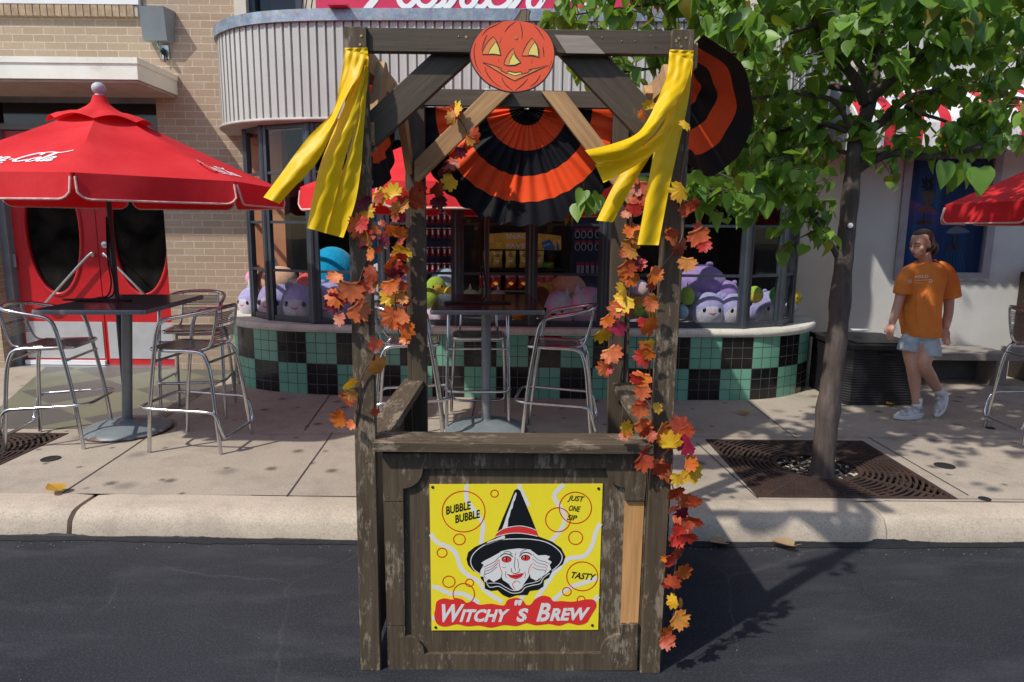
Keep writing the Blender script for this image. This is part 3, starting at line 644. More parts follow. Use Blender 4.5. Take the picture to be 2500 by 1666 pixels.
# posts
TL = aY(869.5, 69, Y0+.02); BL = aY(907.5, 1640, Y0+.02); TR = aY(1665.5, 76, Y0+.02); BR = aY(1584.5, 1637, Y0+.02)
board('post', SW_, st, zto(BL, .0), TL, .0785, .04); board('post', SW_, st, zto(BR, .0), TR, .0785, .04)
BLT = aY(1018, 246, YBK); BLB = zto(aY(1025, 1000, YBK), 0); BRT = aY(1516, 250, YBK); BRB = zto(aY(1506, 1000, YBK), 0)
board('back_post', SC_, st, BLB, zto(BLT, 2.44), .078, .04); board('back_post', SC_, st, BRB, zto(BRT, 2.44), .078, .04)
board('side_stile', SC_, st, BLB+V((-.052, .02, 0)), zto(BLT, 2.43)+V((-.052, .02, 0)), .022, .05); board('side_stile', SC_, st, BRB+V((.056, .02, 0)), zto(BRT, 2.43)+V((.056, .02, 0)), .024, .05)
# front beam, raw patch, braces
YB1 = Y0+.035
pt2('front_beam', SC_, (893, 100), (1643, 108), YB1, .0785, .036)
pl = [(1356, 84), (1430, 88), (1474, 131), (1384, 130)]
g = MB(); g.prism([aY(*p, YB1-.0195) for p in [(1354, 85), (1436, 88), (1477, 131.5), (1383, 130)]], (0, .001, 0)); g.obj('bare_patch', MT['grey_wood'], st)
zc_ = aY(1200, 112, YB1+.036).z
lc = (aY(894, 300, Y0+.05), (-1, 0, 0)); rc = (aY(1640, 300, Y0+.05), (1, 0, 0))
a, b = aY(862, 362, YB1+.037), aY(1150, 98, YB1+.037); board('front_brace', SC_, st, a, b, .104, .036, cuts=(lc, ((0, 0, zc_), (0, 0, 1))))
a, b = aY(1380, 92, YB1+.037), aY(1690, 420, YB1+.037); board('front_brace', SC_, st, a, b, .118, .036, cuts=(rc, ((0, 0, zc_), (0, 0, 1))))
# back beam and bare braces
pt2('back_beam', SC_, (996, 238), (1548, 247), YBK-.012, .0785, .036)
zb1 = aY(1215, 224, YBK-.05).z; lcb = (aY(1013, 400, YBK-.05), (-1, 0, 0))
a, b = aY(985, 452, YBK-.05), aY(1262, 182, YBK-.05); board('back_brace', PN_, st, a, b, .088, .036, cuts=(lcb, ((0, 0, zb1), (0, 0, 1))))
rcb = (aY(1549, 450, YBK-.05), (1, 0, 0))
a, b = aY(1315, 180, YBK-.05), aY(1575, 520, YBK-.05); board('back_brace', PN_, st, a, b, .088, .036, cuts=(rcb, ((0, 0, zb1), (0, 0, 1))))
# side beams and side braces of bare pine
for sx, X in ((-1, -.552), (1, .628)):
    board('side_beam', PN_, st, (X, 2.53, 2.37), (X, 3.46, 2.37), .086, .036, face=(-sx, 0, 0))
    board('side_brace', PN_, st, (X-sx*.034, 2.52, 2.06), (X-sx*.034, 2.82, 2.385), .086, .034, face=(-sx, 0, 0), cuts=(((0, 2.52, 0), (0, -1, 0)), ((0, 0, 2.395), (0, 0, 1))))
    board('side_brace', PN_, st, (X-sx*.034, 3.48, 2.05), (X-sx*.034, 3.15, 2.385), .086, .034, face=(-sx, 0, 0), cuts=(((0, 3.475, 0), (0, 1, 0)), ((0, 0, 2.395), (0, 0, 1))))
# counter and side rails
XL = aY(915, 1084, Y0).x; XR = aY(1593, 1082, Y0).x
board('counter_top', SW_, st, (XL, 2.512, .948), (XR, 2.512, .948), .14, .038, face=(0, 0, 1))
board('side_rail', SW_, st, (-.530, 2.584, .948), (-.516, 3.53, .948), .108, .038, face=(0, 0, 1)); board('side_rail', SW_, st, (.588, 2.584, .948), (.586, 3.53, .948), .108, .038, face=(0, 0, 1))
for X in (-.56, .625):
    board('side_panel', SC_, st, (X, 2.54, .475), (X, 3.47, .475), .90, .012, face=(1, 0, 0))
board('inner_stile', SC_, st, (-.545, 3.42, .02), (-.545, 3.42, .925), .06, .03, face=(0, -1, 0)); board('inner_stile', SC_, st, (.605, 3.42, .02), (.605, 3.42, .925), .06, .03, face=(0, -1, 0))
# front panel with scalloped frame
def upobj(name, m, pts, Y, thick, parent=st, vert=True):
    """flat board cut to an outline; grain upright"""
    P = [aY(*p, Y) for p in pts]; g = MB(); g.prism(P, (0, thick, 0)); o = g.obj(name, m, parent, smooth=0)
    if vert:   # turn the object's axes so the grain (its x axis) stands upright
        R = Matrix.Rotation(rad(-90), 4, 'Y'); o.data.transform(R.inverted()); o.matrix_local = R
    return o
YP = Y0+.03
upobj('front_panel', SW_, [(934, 1100), (1583, 1098), (1560, 1637), (946, 1640)], YP, .012)
def arc(c, r, a0, a1, n=9, ry=None): return [(c[0]+r*math.cos(rad(a0+(a1-a0)*k/n)), c[1]+(ry or r)*math.sin(rad(a0+(a1-a0)*k/n))) for k in range(n+1)]
YFm = Y0+.012
top = [(933, 1108), (1583, 1106), (1573.5, 1223), (1526, 1223), (1526.5, 1192)] + arc((1527, 1144), 47, 90, 180) + [(1032, 1145)] + arc((984, 1145), 48, 0, 90) + [(984.5, 1224), (936, 1224)]
upobj('frame_rail', SW_, top, YFm, .0175)
upobj('frame_stile', SW_, [(936, 1226), (984.5, 1226), (988.5, 1527), (944.5, 1528)], YFm, .0175)
bot = [(944.5, 1530), (988.5, 1529), (989, 1554)] + arc((989, 1598), 47, -90, 0, ry=44) + [(1465, 1597)] + arc((1514, 1597), 48, 180, 270, ry=46) + [(1514, 1526), (1557.5, 1525), (1555, 1637), (949, 1640)]
upobj('frame_rail', SW_, bot, YFm, .0175)
o = upobj('bare_strip', MT['ply'], [(1525.5, 1225), (1573, 1225), (1558, 1523), (1514.5, 1524)], YP-.0035, .003); o['label'] = 'bare plywood strip where the frame moulding is missing'
NAIL = mat('nail_grey', (.20, .19, .18), .4, .7)
g = MB()
BS = MT['brass'] = mat('screw_brass', (.55, .36, .12), .4, .8)
for p in ((882, 88), (879, 109), (1138, 90.5), (1651, 101), (1657, 94), (1675, 93), (1663, 114), (894, 1128), (1583, 1508)):
    q = aY(*p, Y0-.001 if (p[0] < 1000 or p[0] > 1600) else YB1-.0185); g = MB()
    M_ = Matrix.Rotation(rad(90), 3, 'X'); g.lathe([(0, -.003), (.0045, -.003), (.0045, .001), (0, .001)], q, 10, M=M_); g.obj('screw', BS, st)
for p in ((1120, 90), (1470, 92), (1518, 101), (1551, 101), (1589, 88), (886, 150), (905, 1440), (1590, 1470), (899, 1283), (1577, 1380), (948, 1214), (1566, 1218), (1120, 1125), (1400, 1124), (1000, 1620), (1500, 1618)):
    q = aY(*p, Y0-.001 if (p[0] < 925 or p[0] > 1572) else (YB1-.0185 if p[1] < 200 else YFm-.0005)); g = MB(); g.sphere(q, (.0035, .0015, .003), 8, 5); g.obj('nail_head', NAIL, st)
# ------------------------------------------------------------------ witch poster
ps = thing('witch_poster', "yellow witch poster reading WITCHY'S BREW screwed to the stall front panel", 'poster', aY(1255, 1360, YP-.004))
PMt = [mat('poster_yellow', (.88, .74, .03), .32, var=.03), mat('poster_white', (.72, .72, .70), .35, var=.02), mat('poster_ink', (.007, .009, .011), .35, var=0), mat('poster_red', (.70, .035, .035), .35, var=.03), mat('poster_dark_red', (.62, .05, .015), .35, var=.03)]
cv = crop(1000, 1150, 3.825); g = MB(); YPo = YP-.004
g.prism([aY(*cv(p), YPo) for p in ((185, 127), (1803, 122), (1760, 1485), (205, 1490))], (0, .003, 0), 0)
A = Art(g, YPo, cv, .00025); Yl, Wh, Bk, Rd, DR_ = range(5)
for b_ in ([(535, 130), (530, 260), (580, 340), (650, 430), (685, 500), (680, 590), (665, 690)], [(1022, 127), (1040, 190), (1080, 270), (1110, 330)], [(1440, 128), (1365, 200), (1355, 260), (1420, 360), (1450, 440), (1430, 520), (1380, 590), (1310, 670)],
           [(1783, 490), (1740, 570), (1710, 680), (1660, 770), (1600, 805), (1500, 815), (1420, 870)], [(197, 590), (260, 670), (380, 720), (440, 790), (480, 910), (560, 985), (640, 1030), (690, 1100), (760, 1160), (870, 1225)],
           [(210, 1080), (280, 1100), (370, 1145), (480, 1145), (560, 1180), (650, 1235)], [(1420, 890), (1340, 960), (1290, 1040), (1240, 1110), (1180, 1200)], [(1763, 1000), (1640, 1040), (1520, 1080), (1430, 1130), (1340, 1215)], [(1763, 1170), (1715, 1225)], [(1075, 1130), (1040, 1200)], [(210, 1375), (260, 1375)]):
    A.line(b_, 40, Wh, 1)
for c_ in ((504, 380, 200, 190), (793, 212, 35, 33), (1548, 345, 150, 146), (1385, 457, 115, 112), (1550, 625, 65, 62), (465, 640, 54, 50), (303, 765, 46, 42), (367, 1035, 57, 52), (560, 1045, 37, 34), (506, 1150, 100, 98), (1612, 985, 145, 135), (1468, 1127, 40, 38), (1602, 1205, 36, 36)):
    A.ring(c_[:2], c_[2], 10, DR_, 2, c_[3])
A.text('BUBBLE', 338, 408, 74, Bk, 3, .22, -13, .035, right=238); A.text('BUBBLE', 424, 488, 74, Bk, 3, .22, -13, .035, right=238)
A.text('JUST', 1482, 275, 50, Bk, 3, .3, 5, .03, right=135); A.text('ONE', 1478, 370, 52, Bk, 3, .25, 6, .03, right=105); A.text('SIP', 1466, 455, 50, Bk, 3, .25, 6, .03, right=88); A.text('TASTY', 1496, 998, 60, Bk, 3, .3, 6, .035, right=225)
cloud = [(240, 1290), (252, 1222), (320, 1190), (400, 1203), (430, 1186), (500, 1205), (530, 1232), (590, 1218), (650, 1250), (760, 1240), (880, 1257), (915, 1205), (1000, 1185), (1060, 1212), (1087, 1250), (1130, 1248), (1170, 1200), (1240, 1165), (1310, 1180), (1342, 1217), (1420, 1215), (1500, 1222), (1570, 1215), (1650, 1200), (1722, 1206), (1746, 1260), (1720, 1310), (1690, 1360), (1650, 1420), (1570, 1440), (1480, 1420), (1400, 1447), (1300, 1430), (1180, 1443), (1090, 1422), (1000, 1450), (880, 1440), (760, 1465), (650, 1445), (540, 1452), (440, 1432), (340, 1455), (270, 1440), (240, 1400), (230, 1340)]
A.fill(cloud, Rd, 4, 3)
A.text('W', 262, 1404, 163, Wh, 5, .3, 0, .045, right=205); A.text('ITCHY', 462, 1404, 112, Wh, 5, .32, 0, .06, right=440); A.text('"', 950, 1322, 112, Wh, 5, .3, 0, .05, right=70); A.text('S', 993, 1402, 118, Wh, 5, .3, 0, .06, right=92)
A.text('B', 1176, 1400, 170, Wh, 5, .28, 0, .045, right=120); A.text('REW', 1305, 1396, 112, Wh, 5, .32, -1.5, .06, right=350)
for k in range(40):   # dry-brush nicks in the lettering
    xx = 280+k*36+rnd.uniform(-8, 8); up = k % 2; yy = rnd.uniform(1392, 1404) if not up else (rnd.uniform(1285, 1300) if not (xx < 470 or 1185 < xx < 1330) else rnd.uniform(1232, 1246))
    A.fill([(xx, yy+(8 if not up else -8)), (xx+rnd.uniform(5, 9), yy+(8 if not up else -8)), (xx+10, yy+(-16 if not up else 16))], Rd, 6)
hat = [(1005, 168), (1032, 185), (1080, 300), (1130, 420), (1185, 560), (1203, 612), (1330, 660), (1415, 720), (1455, 800), (1432, 870), (1330, 940), (1300, 1000), (1255, 1022), (1250, 1080), (1200, 1112), (1122, 1122), (1100, 1160), (1000, 1162), (930, 1186), (870, 1160), (820, 1115), (760, 1122), (702, 1100), (700, 1050), (665, 1005), (660, 966), (590, 930), (545, 880), (530, 825), (547, 760), (610, 710), (700, 670), (790, 630), (815, 580), (870, 440), (930, 300), (978, 182)]
A.fill(hat, Bk, 3)
A.fill([(992, 200), (1000, 212), (985, 270), (972, 290), (962, 345), (945, 370), (935, 420), (922, 450), (915, 526), (862, 548), (880, 500), (905, 420), (940, 330), (970, 240)], Wh, 4)
A.fill([(795, 617), (815, 582), (870, 547), (950, 527), (1040, 520), (1130, 538), (1185, 560), (1197, 607), (1120, 590), (1030, 578), (940, 580), (865, 594)], Rd, 4)
A.line([(815, 580), (870, 543), (950, 522), (1040, 515), (1130, 533), (1185, 556)], 7, Wh, 5); A.line([(795, 620), (865, 598), (940, 584), (1030, 582), (1120, 594), (1197, 611)], 7, Wh, 5)
A.fill([(788, 640), (880, 602), (892, 610), (886, 640), (800, 662), (700, 697), (732, 660)], Wh, 4)
A.line([(655, 960), (600, 920), (570, 850), (600, 770), (700, 692), (850, 645), (1000, 635), (1150, 640), (1280, 668), (1380, 730), (1425, 800), (1400, 870), (1330, 932)], 8, Wh, 4)
A.line([(712, 1020), (745, 1085), (830, 1078), (890, 1110), (960, 1142), (1040, 1132), (1080, 1090), (1150, 1068), (1220, 1052), (1250, 1000), (1310, 955)], 7, Wh, 4); A.line([(735, 1050), (830, 1050), (900, 1088), (965, 1118), (1030, 1108), (1080, 1062), (1150, 1045), (1210, 1025), (1240, 985)], 6, Wh, 4)
A.fill([(850, 758), (760, 808), (700, 838), (668, 860), (692, 878), (662, 930), (660, 985), (690, 988), (700, 1042), (742, 1008), (785, 1040), (850, 1000), (870, 900)], Wh, 5)
A.fill([(1130, 738), (1200, 790), (1270, 786), (1312, 800), (1290, 826), (1328, 850), (1308, 880), (1322, 920), (1280, 962), (1232, 990), (1182, 1025), (1130, 1000), (1110, 880)], Wh, 5)
A.fill([(850, 752), (920, 735), (1020, 724), (1130, 735), (1150, 800), (1142, 900), (1112, 990), (1070, 1050), (1050, 1085), (1020, 1118), (980, 1122), (950, 1090), (925, 1055), (870, 1018), (850, 960), (835, 880), (835, 800)], Wh, 6)
for k in range(4):
    k *= 2.2; A.line([(838-k*3, 800+k*14), (790-k*6, 850+k*15), (720-k*4, 885+k*13), (690+k*4, 900+k*16)], 4, (Bk, Bk, Rd)[int(k) % 3], 7, 4); A.line([(1150, 780+k*18), (1200, 830+k*14), (1270, 850+k*12), (1300-k*6, 870+k*13)], 4, (Bk, Rd, Bk)[int(k) % 3], 7, 4)
for ex, ey, rx, ry in ((905, 826, 47, 31), (1083, 812, 44, 28)):
    A.fill([(ex+rx*math.cos(a*.3927), ey+ry*math.sin(a*.3927)) for a in range(16)], Bk, 7); A.fill([(ex+rx*.86*math.cos(a*.3927), ey+3+ry*.8*math.sin(a*.3927)) for a in range(16)], Rd, 8); A.fill([(ex+6*math.cos(a*.785), ey+ry*.75*math.sin(a*.785)) for a in range(8)], Bk, 9); A.fill([(ex-16+5*math.cos(a*.785), ey-8+5*math.sin(a*.785)) for a in range(8)], Wh, 9)
for l_, w_, m_ in (([(845, 800), (880, 775), (930, 780), (965, 805)], 9, Bk), ([(1025, 800), (1060, 765), (1110, 765), (1140, 785)], 9, Bk), ([(880, 760), (925, 752), (960, 780)], 5, Bk), ([(1030, 775), (1055, 745), (1090, 735)], 5, Bk), ([(985, 800), (982, 850), (978, 890), (990, 930)], 5, Bk), ([(1005, 820), (1018, 870), (1012, 910)], 4, Bk),
                 ([(950, 910), (955, 945), (985, 958), (1020, 945), (1030, 912)], 6, Bk), ([(900, 935), (895, 975), (905, 1000)], 4, Bk), ([(1075, 940), (1082, 975), (1072, 1000)], 4, Bk), ([(835, 830), (840, 890), (862, 950), (858, 985)], 6, Rd), ([(1140, 870), (1115, 915), (1108, 960)], 6, Rd), ([(985, 1040), (960, 1060), (985, 1110)], 6, Rd), ([(970, 1035), (1010, 1028), (1035, 1050)], 4, Bk), ([(940, 760), (950, 790)], 4, Bk), ([(995, 765), (985, 790)], 4, Bk), ([(860, 900), (900, 905)], 3, Bk)):
    A.line(l_, w_, m_, 7, 4)
A.fill([(905, 962), (950, 972), (990, 965), (1070, 952), (1042, 995), (990, 1013), (940, 997)], Rd, 7); A.line([(910, 968), (960, 985), (1010, 985), (1060, 962)], 5, Bk, 8)
g.obj('poster_sheet', PMt, ps, recalc=False)
for p in ((214, 152), (1765, 165), (243, 1462), (1706, 1443)):
    g = MB(); g.sphere(aY(*cv(p), YPo-.001), (.006, .003, .006), 10, 6); g.obj('screw', PMt[2], ps, smooth=60)
# ------------------------------------------------------------------ pumpkin cut-out
pk = thing('pumpkin_cutout', 'flat orange jack-o-lantern cut-out fixed to the middle of the stall top beam', 'decoration', aY(1252, 135, Y0))
KM = [mat('pumpkin_orange', (.84, .105, .034), .45, var=.05, vs=3), mat('pumpkin_ink', (.022, .020, .032), .5, var=0), mat('pumpkin_light_orange', (.82, .24, .06), .45, var=.03), mat('pumpkin_yellow', (.82, .70, .17), .45, var=.03), mat('pumpkin_stem', (.20, .135, .085), .5, var=.15)]
cv = crop(1130, 40, 8.254); YK = Y0+.002; g = MB()
out = [(1000, 90), (1180, 97), (1340, 128), (1540, 207), (1700, 335), (1805, 500), (1856, 700), (1850, 880), (1795, 1062), (1695, 1225), (1565, 1358), (1400, 1462), (1200, 1520), (1000, 1535), (820, 1510), (640, 1440), (480, 1350), (330, 1208), (215, 1045), (150, 880), (140, 740), (175, 600), (245, 450), (375, 290), (555, 178), (760, 112)]
outs = [(p.x, p.y) for p in spl([(p[0], p[1], 0) for p in out], 3, True)]
g.prism([aY(*cv(p), YK) for p in outs], (0, .012, 0), 1)
stem = [(1003, 100), (1094, -14), (1160, -133), (1279, -148), (1371, -107), (1345, -27), (1345, 130), (1180, 150)]
g.prism([aY(*cv(p), YK+.0005) for p in stem], (0, .011, 0), 1)
A = Art(g, YK, cv, .0003)
A.fill([(1000+(p[0]-1000)*.975, 800+(p[1]-800)*.985-8) for p in out], 0, 1, 3)
A.fill([(1040, 92), (1115, -10), (1175, -118), (1279, -132), (1350, -100), (1325, -25), (1322, 100)], 4, 2); A.line([(1285, -135), (1280, 0), (1278, 90)], 14, 1, 3); A.line([(1180, -110), (1130, 0), (1080, 80)], 10, 1, 3)
eyL = [(390, 768), (400, 700), (450, 590), (520, 490), (615, 410), (680, 500), (740, 660), (770, 785), (600, 765)]; eyR = [(1190, 797), (1230, 680), (1290, 560), (1390, 440), (1490, 560), (1530, 690), (1535, 828), (1380, 795)]; nos = [(825, 965), (850, 870), (910, 760), (1010, 640), (1050, 770), (1110, 860), (1170, 932), (1050, 990), (900, 995)]
mou = [(400, 930), (600, 985), (775, 1050), (765, 1095), (880, 1155), (920, 1100), (1040, 1135), (1175, 1120), (1190, 1165), (1320, 1130), (1335, 1075), (1500, 1045), (1725, 985), (1500, 1085), (1300, 1180), (1040, 1300), (900, 1230), (700, 1110), (520, 1000)]
for s_ in (eyL, eyR, nos, mou): A.fill(s_, 2, 3); A.line(s_, 15, 1, 5, 0, True)
for s_ in ([(510, 760), (540, 680), (600, 590), (668, 512), (720, 620), (752, 775), (600, 757)], [(1315, 775), (1350, 660), (1440, 525), (1500, 610), (1525, 805), (1420, 785)], [(925, 985), (950, 880), (1020, 745), (1060, 820), (1155, 930), (1050, 980)], [(920, 1110), (1040, 1140), (1170, 1125), (1180, 1160), (1050, 1200), (900, 1145)], [(690, 1030), (770, 1055), (760, 1078)], [(1335, 1085), (1390, 1078), (1335, 1112)]): A.fill(s_, 3, 4); A.line(s_, 11, 1, 5, 0, True)
for l_ in ([(385, 390), (500, 260), (640, 190), (780, 115)], [(845, 320), (920, 215), (1060, 110)], [(1140, 110), (1180, 220), (1195, 330), (1190, 465)], [(1430, 180), (1530, 290), (1645, 480)], [(260, 530), (225, 680), (240, 870), (290, 1030), (375, 1160)], [(490, 370), (430, 500), (380, 690)], [(780, 415), (748, 545)], [(715, 860), (728, 945)], [(1398, 850), (1383, 960)], [(1610, 600), (1625, 700), (1635, 830)], [(1790, 890), (1735, 1065)], [(445, 1010), (480, 1140), (600, 1310), (770, 1440)], [(780, 1210), (850, 1370), (1010, 1500)], [(1310, 1255), (1200, 1380), (1050, 1500)], [(1565, 1180), (1480, 1320), (1350, 1420)]): A.line(l_, 17, 1, 3, 5, taper=True)
M_ = Matrix.Rotation(rad(90), 3, 'X')
g.obj('cutout', KM, pk, recalc=False); g = MB(); g.lathe([(0, -.003), (.005, -.003), (.005, 0), (0, 0)], aY(*cv((1075, 432)), YK-.002), 12, M=M_); g.obj('screw', BS, pk)
# ------------------------------------------------------------------ yellow streamers
m, nt, b = newmat('yellow_vinyl'); b.inputs['Base Color'].default_value = (.90, .60, .004, 1); b.inputs['Roughness'].default_value = .42; b.inputs['Specular IOR Level'].default_value = .3
out_ = nt.nodes['Material Output']; tl = N(nt, 'BsdfTranslucent'); tl.inputs[0].default_value = (.90, .56, .004, 1); ms = N(nt, 'MixShader'); ms.inputs[0].default_value = .3; lnk(nt, b.outputs[0], ms.inputs[1]); lnk(nt, tl.outputs[0], ms.inputs[2]); lnk(nt, ms.outputs[0], out_.inputs[0])
bump(nt, b, noise(nt, 14, 3, .5, stretch=(3, 1, .5)), .18, .01); YV = m
def streamer(par, L, R, y0, y1, amp, ph=0.0, waves=1.5):
    n = 30; Ls = spl([(*p, 0) for p in L], 10); Rs = spl([(*p, 0) for p in R], 10)
    def at(s, u): k = u*(len(s)-1); i = min(int(k), len(s)-2); return s[i].lerp(s[i+1], k-i)
    g = MB()
    def f(u, v):
        p = at(Ls, u).lerp(at(Rs, u), v); Y = y0+(y1-y0)*u+amp*min(1, u*2.5)*math.sin(ph+v*math.pi*waves+u*2.2)+amp*.5*math.sin(u*7+ph)*(1-v) + .0022*math.sin(u*46+v*9+ph*3)*math.sin(v*7+ph)*(1-u*.6) + .0035*math.sin(v*19+ph*2)*max(0, 1-u*4)
        return aY(p.x, p.y, Y)
    g.grid(lambda u, v: f(v, u), 14, n*2); return g.obj('streamer', YV, par, smooth=180, recalc=False)
rb = thing('ribbon_bundle', 'bundle of yellow vinyl streamers blown left from the stall front left post', 'streamers', aY(869, 118, Y0))
streamer(rb, [(842, 117), (838, 160), (832, 190), (825, 225)], [(897, 117), (900, 150), (899, 190), (896, 225)], Y0-.006, Y0-.012, .004, .5, 3)
streamer(rb, [(842, 122), (836, 170), (819, 255), (800, 288), (760, 327), (723, 373), (682, 430), (643, 482)], [(893, 135), (880, 180), (844, 242), (812, 320), (781, 386), (750, 425), (717, 459), (682, 498)], Y0-.012, Y0-.16, .014, .2)
streamer(rb, [(880, 160), (844, 250), (808, 335), (781, 405), (765, 475), (749, 557)], [(896, 160), (878, 250), (866, 310), (843, 385), (820, 480), (796, 570)], Y0-.02, Y0-.10, .012, 1.2)
streamer(rb, [(888, 150), (876, 250), (855, 360), (832, 430), (812, 500), (792, 569)], [(898, 150), (895, 223), (887, 335), (880, 420), (866, 500), (838, 581)], Y0-.012, Y0-.07, .010, 2.2)
rb2 = thing('ribbon_bundle', 'bundle of yellow vinyl streamers hanging and swept across from the stall front right post', 'streamers', aY(1663, 123, Y0))
streamer(rb2, [(1635, 121), (1632, 150), (1629, 180), (1622, 215)], [(1694, 124), (1690, 155), (1686, 190), (1680, 230)], Y0-.006, Y0-.014, .004, .3, 3)
streamer(rb2, [(1634, 126), (1629, 179), (1610, 233), (1577, 300), (1546, 332), (1486, 354), (1428, 367)], [(1691, 150), (1676, 204), (1655, 245), (1623, 290), (1590, 335), (1530, 385), (1454, 399)], Y0-.016, Y0-.17, .012, 1.0)
streamer(rb2, [(1660, 200), (1640, 262), (1600, 330), (1530, 380), (1453, 402)], [(1672, 210), (1655, 290), (1620, 350), (1560, 400), (1473, 447)], Y0-.012, Y0-.14, .010, 2.4)
streamer(rb2, [(1665, 220), (1640, 280), (1590, 350), (1546, 388), (1505, 440), (1456, 539)], [(1675, 225), (1655, 300), (1610, 350), (1570, 410), (1545, 453), (1496, 543)], Y0-.008, Y0-.08, .008, .4)
streamer(rb2, [(1672, 180), (1640, 250), (1602, 355), (1588, 415), (1572, 510), (1556, 598)], [(1692, 150), (1680, 250), (1655, 365), (1636, 450), (1622, 523), (1608, 599)], Y0-.018, Y0-.09, .014, 1.8)
# ------------------------------------------------------------------ pleated fan buntings
FM = [mat('bunting_black', (.010, .010, .014), .6, var=.2, spec=.15), mat('bunting_orange', (.86, .085, .018), .55, var=.08, vs=9, spec=.2)]
def fan(name, label, C, e1, e2, radii, cols, pleats=17, amp=.022, sag=0.0, seed=1, near=None):
    C = V(C); e2a = V(near).normalized() if near else None; e2o = V(e2).normalized(); e1 = V(e1).normalized(); e2 = V(e2).normalized(); nn = e1.cross(e2); r_ = random.Random(seed); phs = [r_.uniform(.6, 1.4) for _ in range(pleats*2+2)]
    t = thing(name, label, 'bunting', C); g = MB(); NA = 150
    for k in range(len(radii)-1):
        def f(u, v, k=k):
            a = math.pi*u; r = radii[k]+(radii[k+1]-radii[k])*v; q = u*pleats; i = int(q); am = phs[min(i, len(phs)-1)]
            e2 = e2o if e2a is None else e2a.lerp(e2o, min(1, u*1.7)).normalized(); w = math.sin(q*2*math.pi)*am; rel = r/radii[-1]; mid = math.sin(a)
            rr = r*(1+.018*w*rel*mid*(1 if k == len(radii)-2 and v > .9 else .4))+.0*sag
            return C+e1*(-math.cos(a)*rr)+e2*(math.sin(a)*rr*1.02)+nn*(amp*w*(.30+.55*rel*(.25+.75*mid)) + sag*math.sin(a)*rel**2 + .012*math.sin(3*a+r*9))
        g.grid(f, NA, 5 if k else 3, cols[k])
    g.obj('fabric', FM, t, smooth=50, recalc=False); return t
C0 = aY(1286, 262, 3.555)
fan('fan_bunting', 'orange and black pleated fan bunting hanging across the back of the stall', C0, (1, 0, .012), (0, 0, -1), (.012, .088, .207, .330, .458, .575), (0, 1, 0, 1, 0), 17, .014)
fan('fan_bunting', 'orange and black fan bunting billowing out from the stall right side', (.655, 3.00, 2.42), (0, 1, -.04), (.42, 0, -.90), (.012, .07, .16, .25, .36, .462), (0, 1, 0, 1, 0), 6, .016, seed=4, near=(.92, 0, -.40))
fan('fan_bunting', 'orange and black fan bunting mostly hidden behind the stall front left post', (-.600, 3.00, 2.40), (0, 1, 0), (.04, 0, -1), (.012, .07, .16, .25, .36, .46), (0, 1, 0, 1, 0), 9, .02, seed=7)
# ------------------------------------------------------------------ autumn leaf garlands
def m_leaf(name, c1, c2, vein):
    m, nt, b = newmat(name); b.inputs['Roughness'].default_value = .5
    tc = N(nt, 'TexCoord'); oi = N(nt, 'ObjectInfo'); ad = N(nt, 'VectorMath', operation='ADD'); lnk(nt, tc.outputs['Object'], ad.inputs[0]); cb = N(nt, 'CombineXYZ'); lnk(nt, math_(nt, 'MULTIPLY', oi.outputs['Random'], 20), cb.inputs[0]); lnk(nt, cb.outputs[0], ad.inputs[1])
    c = ramp(nt, noise(nt, 1.8, 3, .5, ad.outputs[0]), [(.35, c1), (.65, c2)]); c = mix(nt, ramp(nt, noise(nt, 12, 5, .8, ad.outputs[0]), [(.58, 0), (.72, .55)]), c, vein)
    sp = N(nt, 'SeparateXYZ'); lnk(nt, tc.outputs['Object'], sp.inputs[0]); an = math_(nt, 'ARCTAN2', sp.outputs[0], math_(nt, 'ADD', sp.outputs[1], .25))
    sv = math_(nt, 'ABSOLUTE', math_(nt, 'SINE', math_(nt, 'MULTIPLY', an, 4.0))); c = mix(nt, ramp(nt, sv, [(.0, .5), (.13, 0)]), c, vein)
    lnk(nt, c, b.inputs['Base Color']); tl = N(nt, 'BsdfTranslucent'); lnk(nt, c, tl.inputs[0]); ms = N(nt, 'MixShader'); ms.inputs[0].default_value = .25
    lnk(nt, b.outputs[0], ms.inputs[1]); lnk(nt, tl.outputs[0], ms.inputs[2]); lnk(nt, ms.outputs[0], nt.nodes['Material Output'].inputs[0]); return m
LM = {'o': m_leaf('orange_leaf', (.60, .105, .012), (.70, .20, .022), (.18, .04, .01)), 'c': m_leaf('coral_leaf', (.52, .080, .022), (.64, .19, .05), (.25, .05, .03)), 'y': m_leaf('yellow_leaf', (.74, .52, .02), (.78, .36, .02), (.35, .2, .01)),
      'r': m_leaf('red_leaf', (.40, .012, .012), (.55, .05, .03), (.12, .006, .01)), 'm': m_leaf('maroon_leaf', (.10, .006, .018), (.20, .010, .035), (.04, .004, .01)), 'd': m_leaf('rust_leaf', (.32, .035, .012), (.46, .08, .02), (.10, .02, .01)), 'b': m_leaf('ochre_leaf', (.52, .17, .03), (.58, .27, .05), (.2, .06, .01)), 'p': m_leaf('pink_leaf', (.52, .11, .06), (.62, .26, .15), (.3, .08, .08)), 'v': m_leaf('magenta_leaf', (.24, .006, .030), (.32, .012, .05), (.22, .05, .05))}
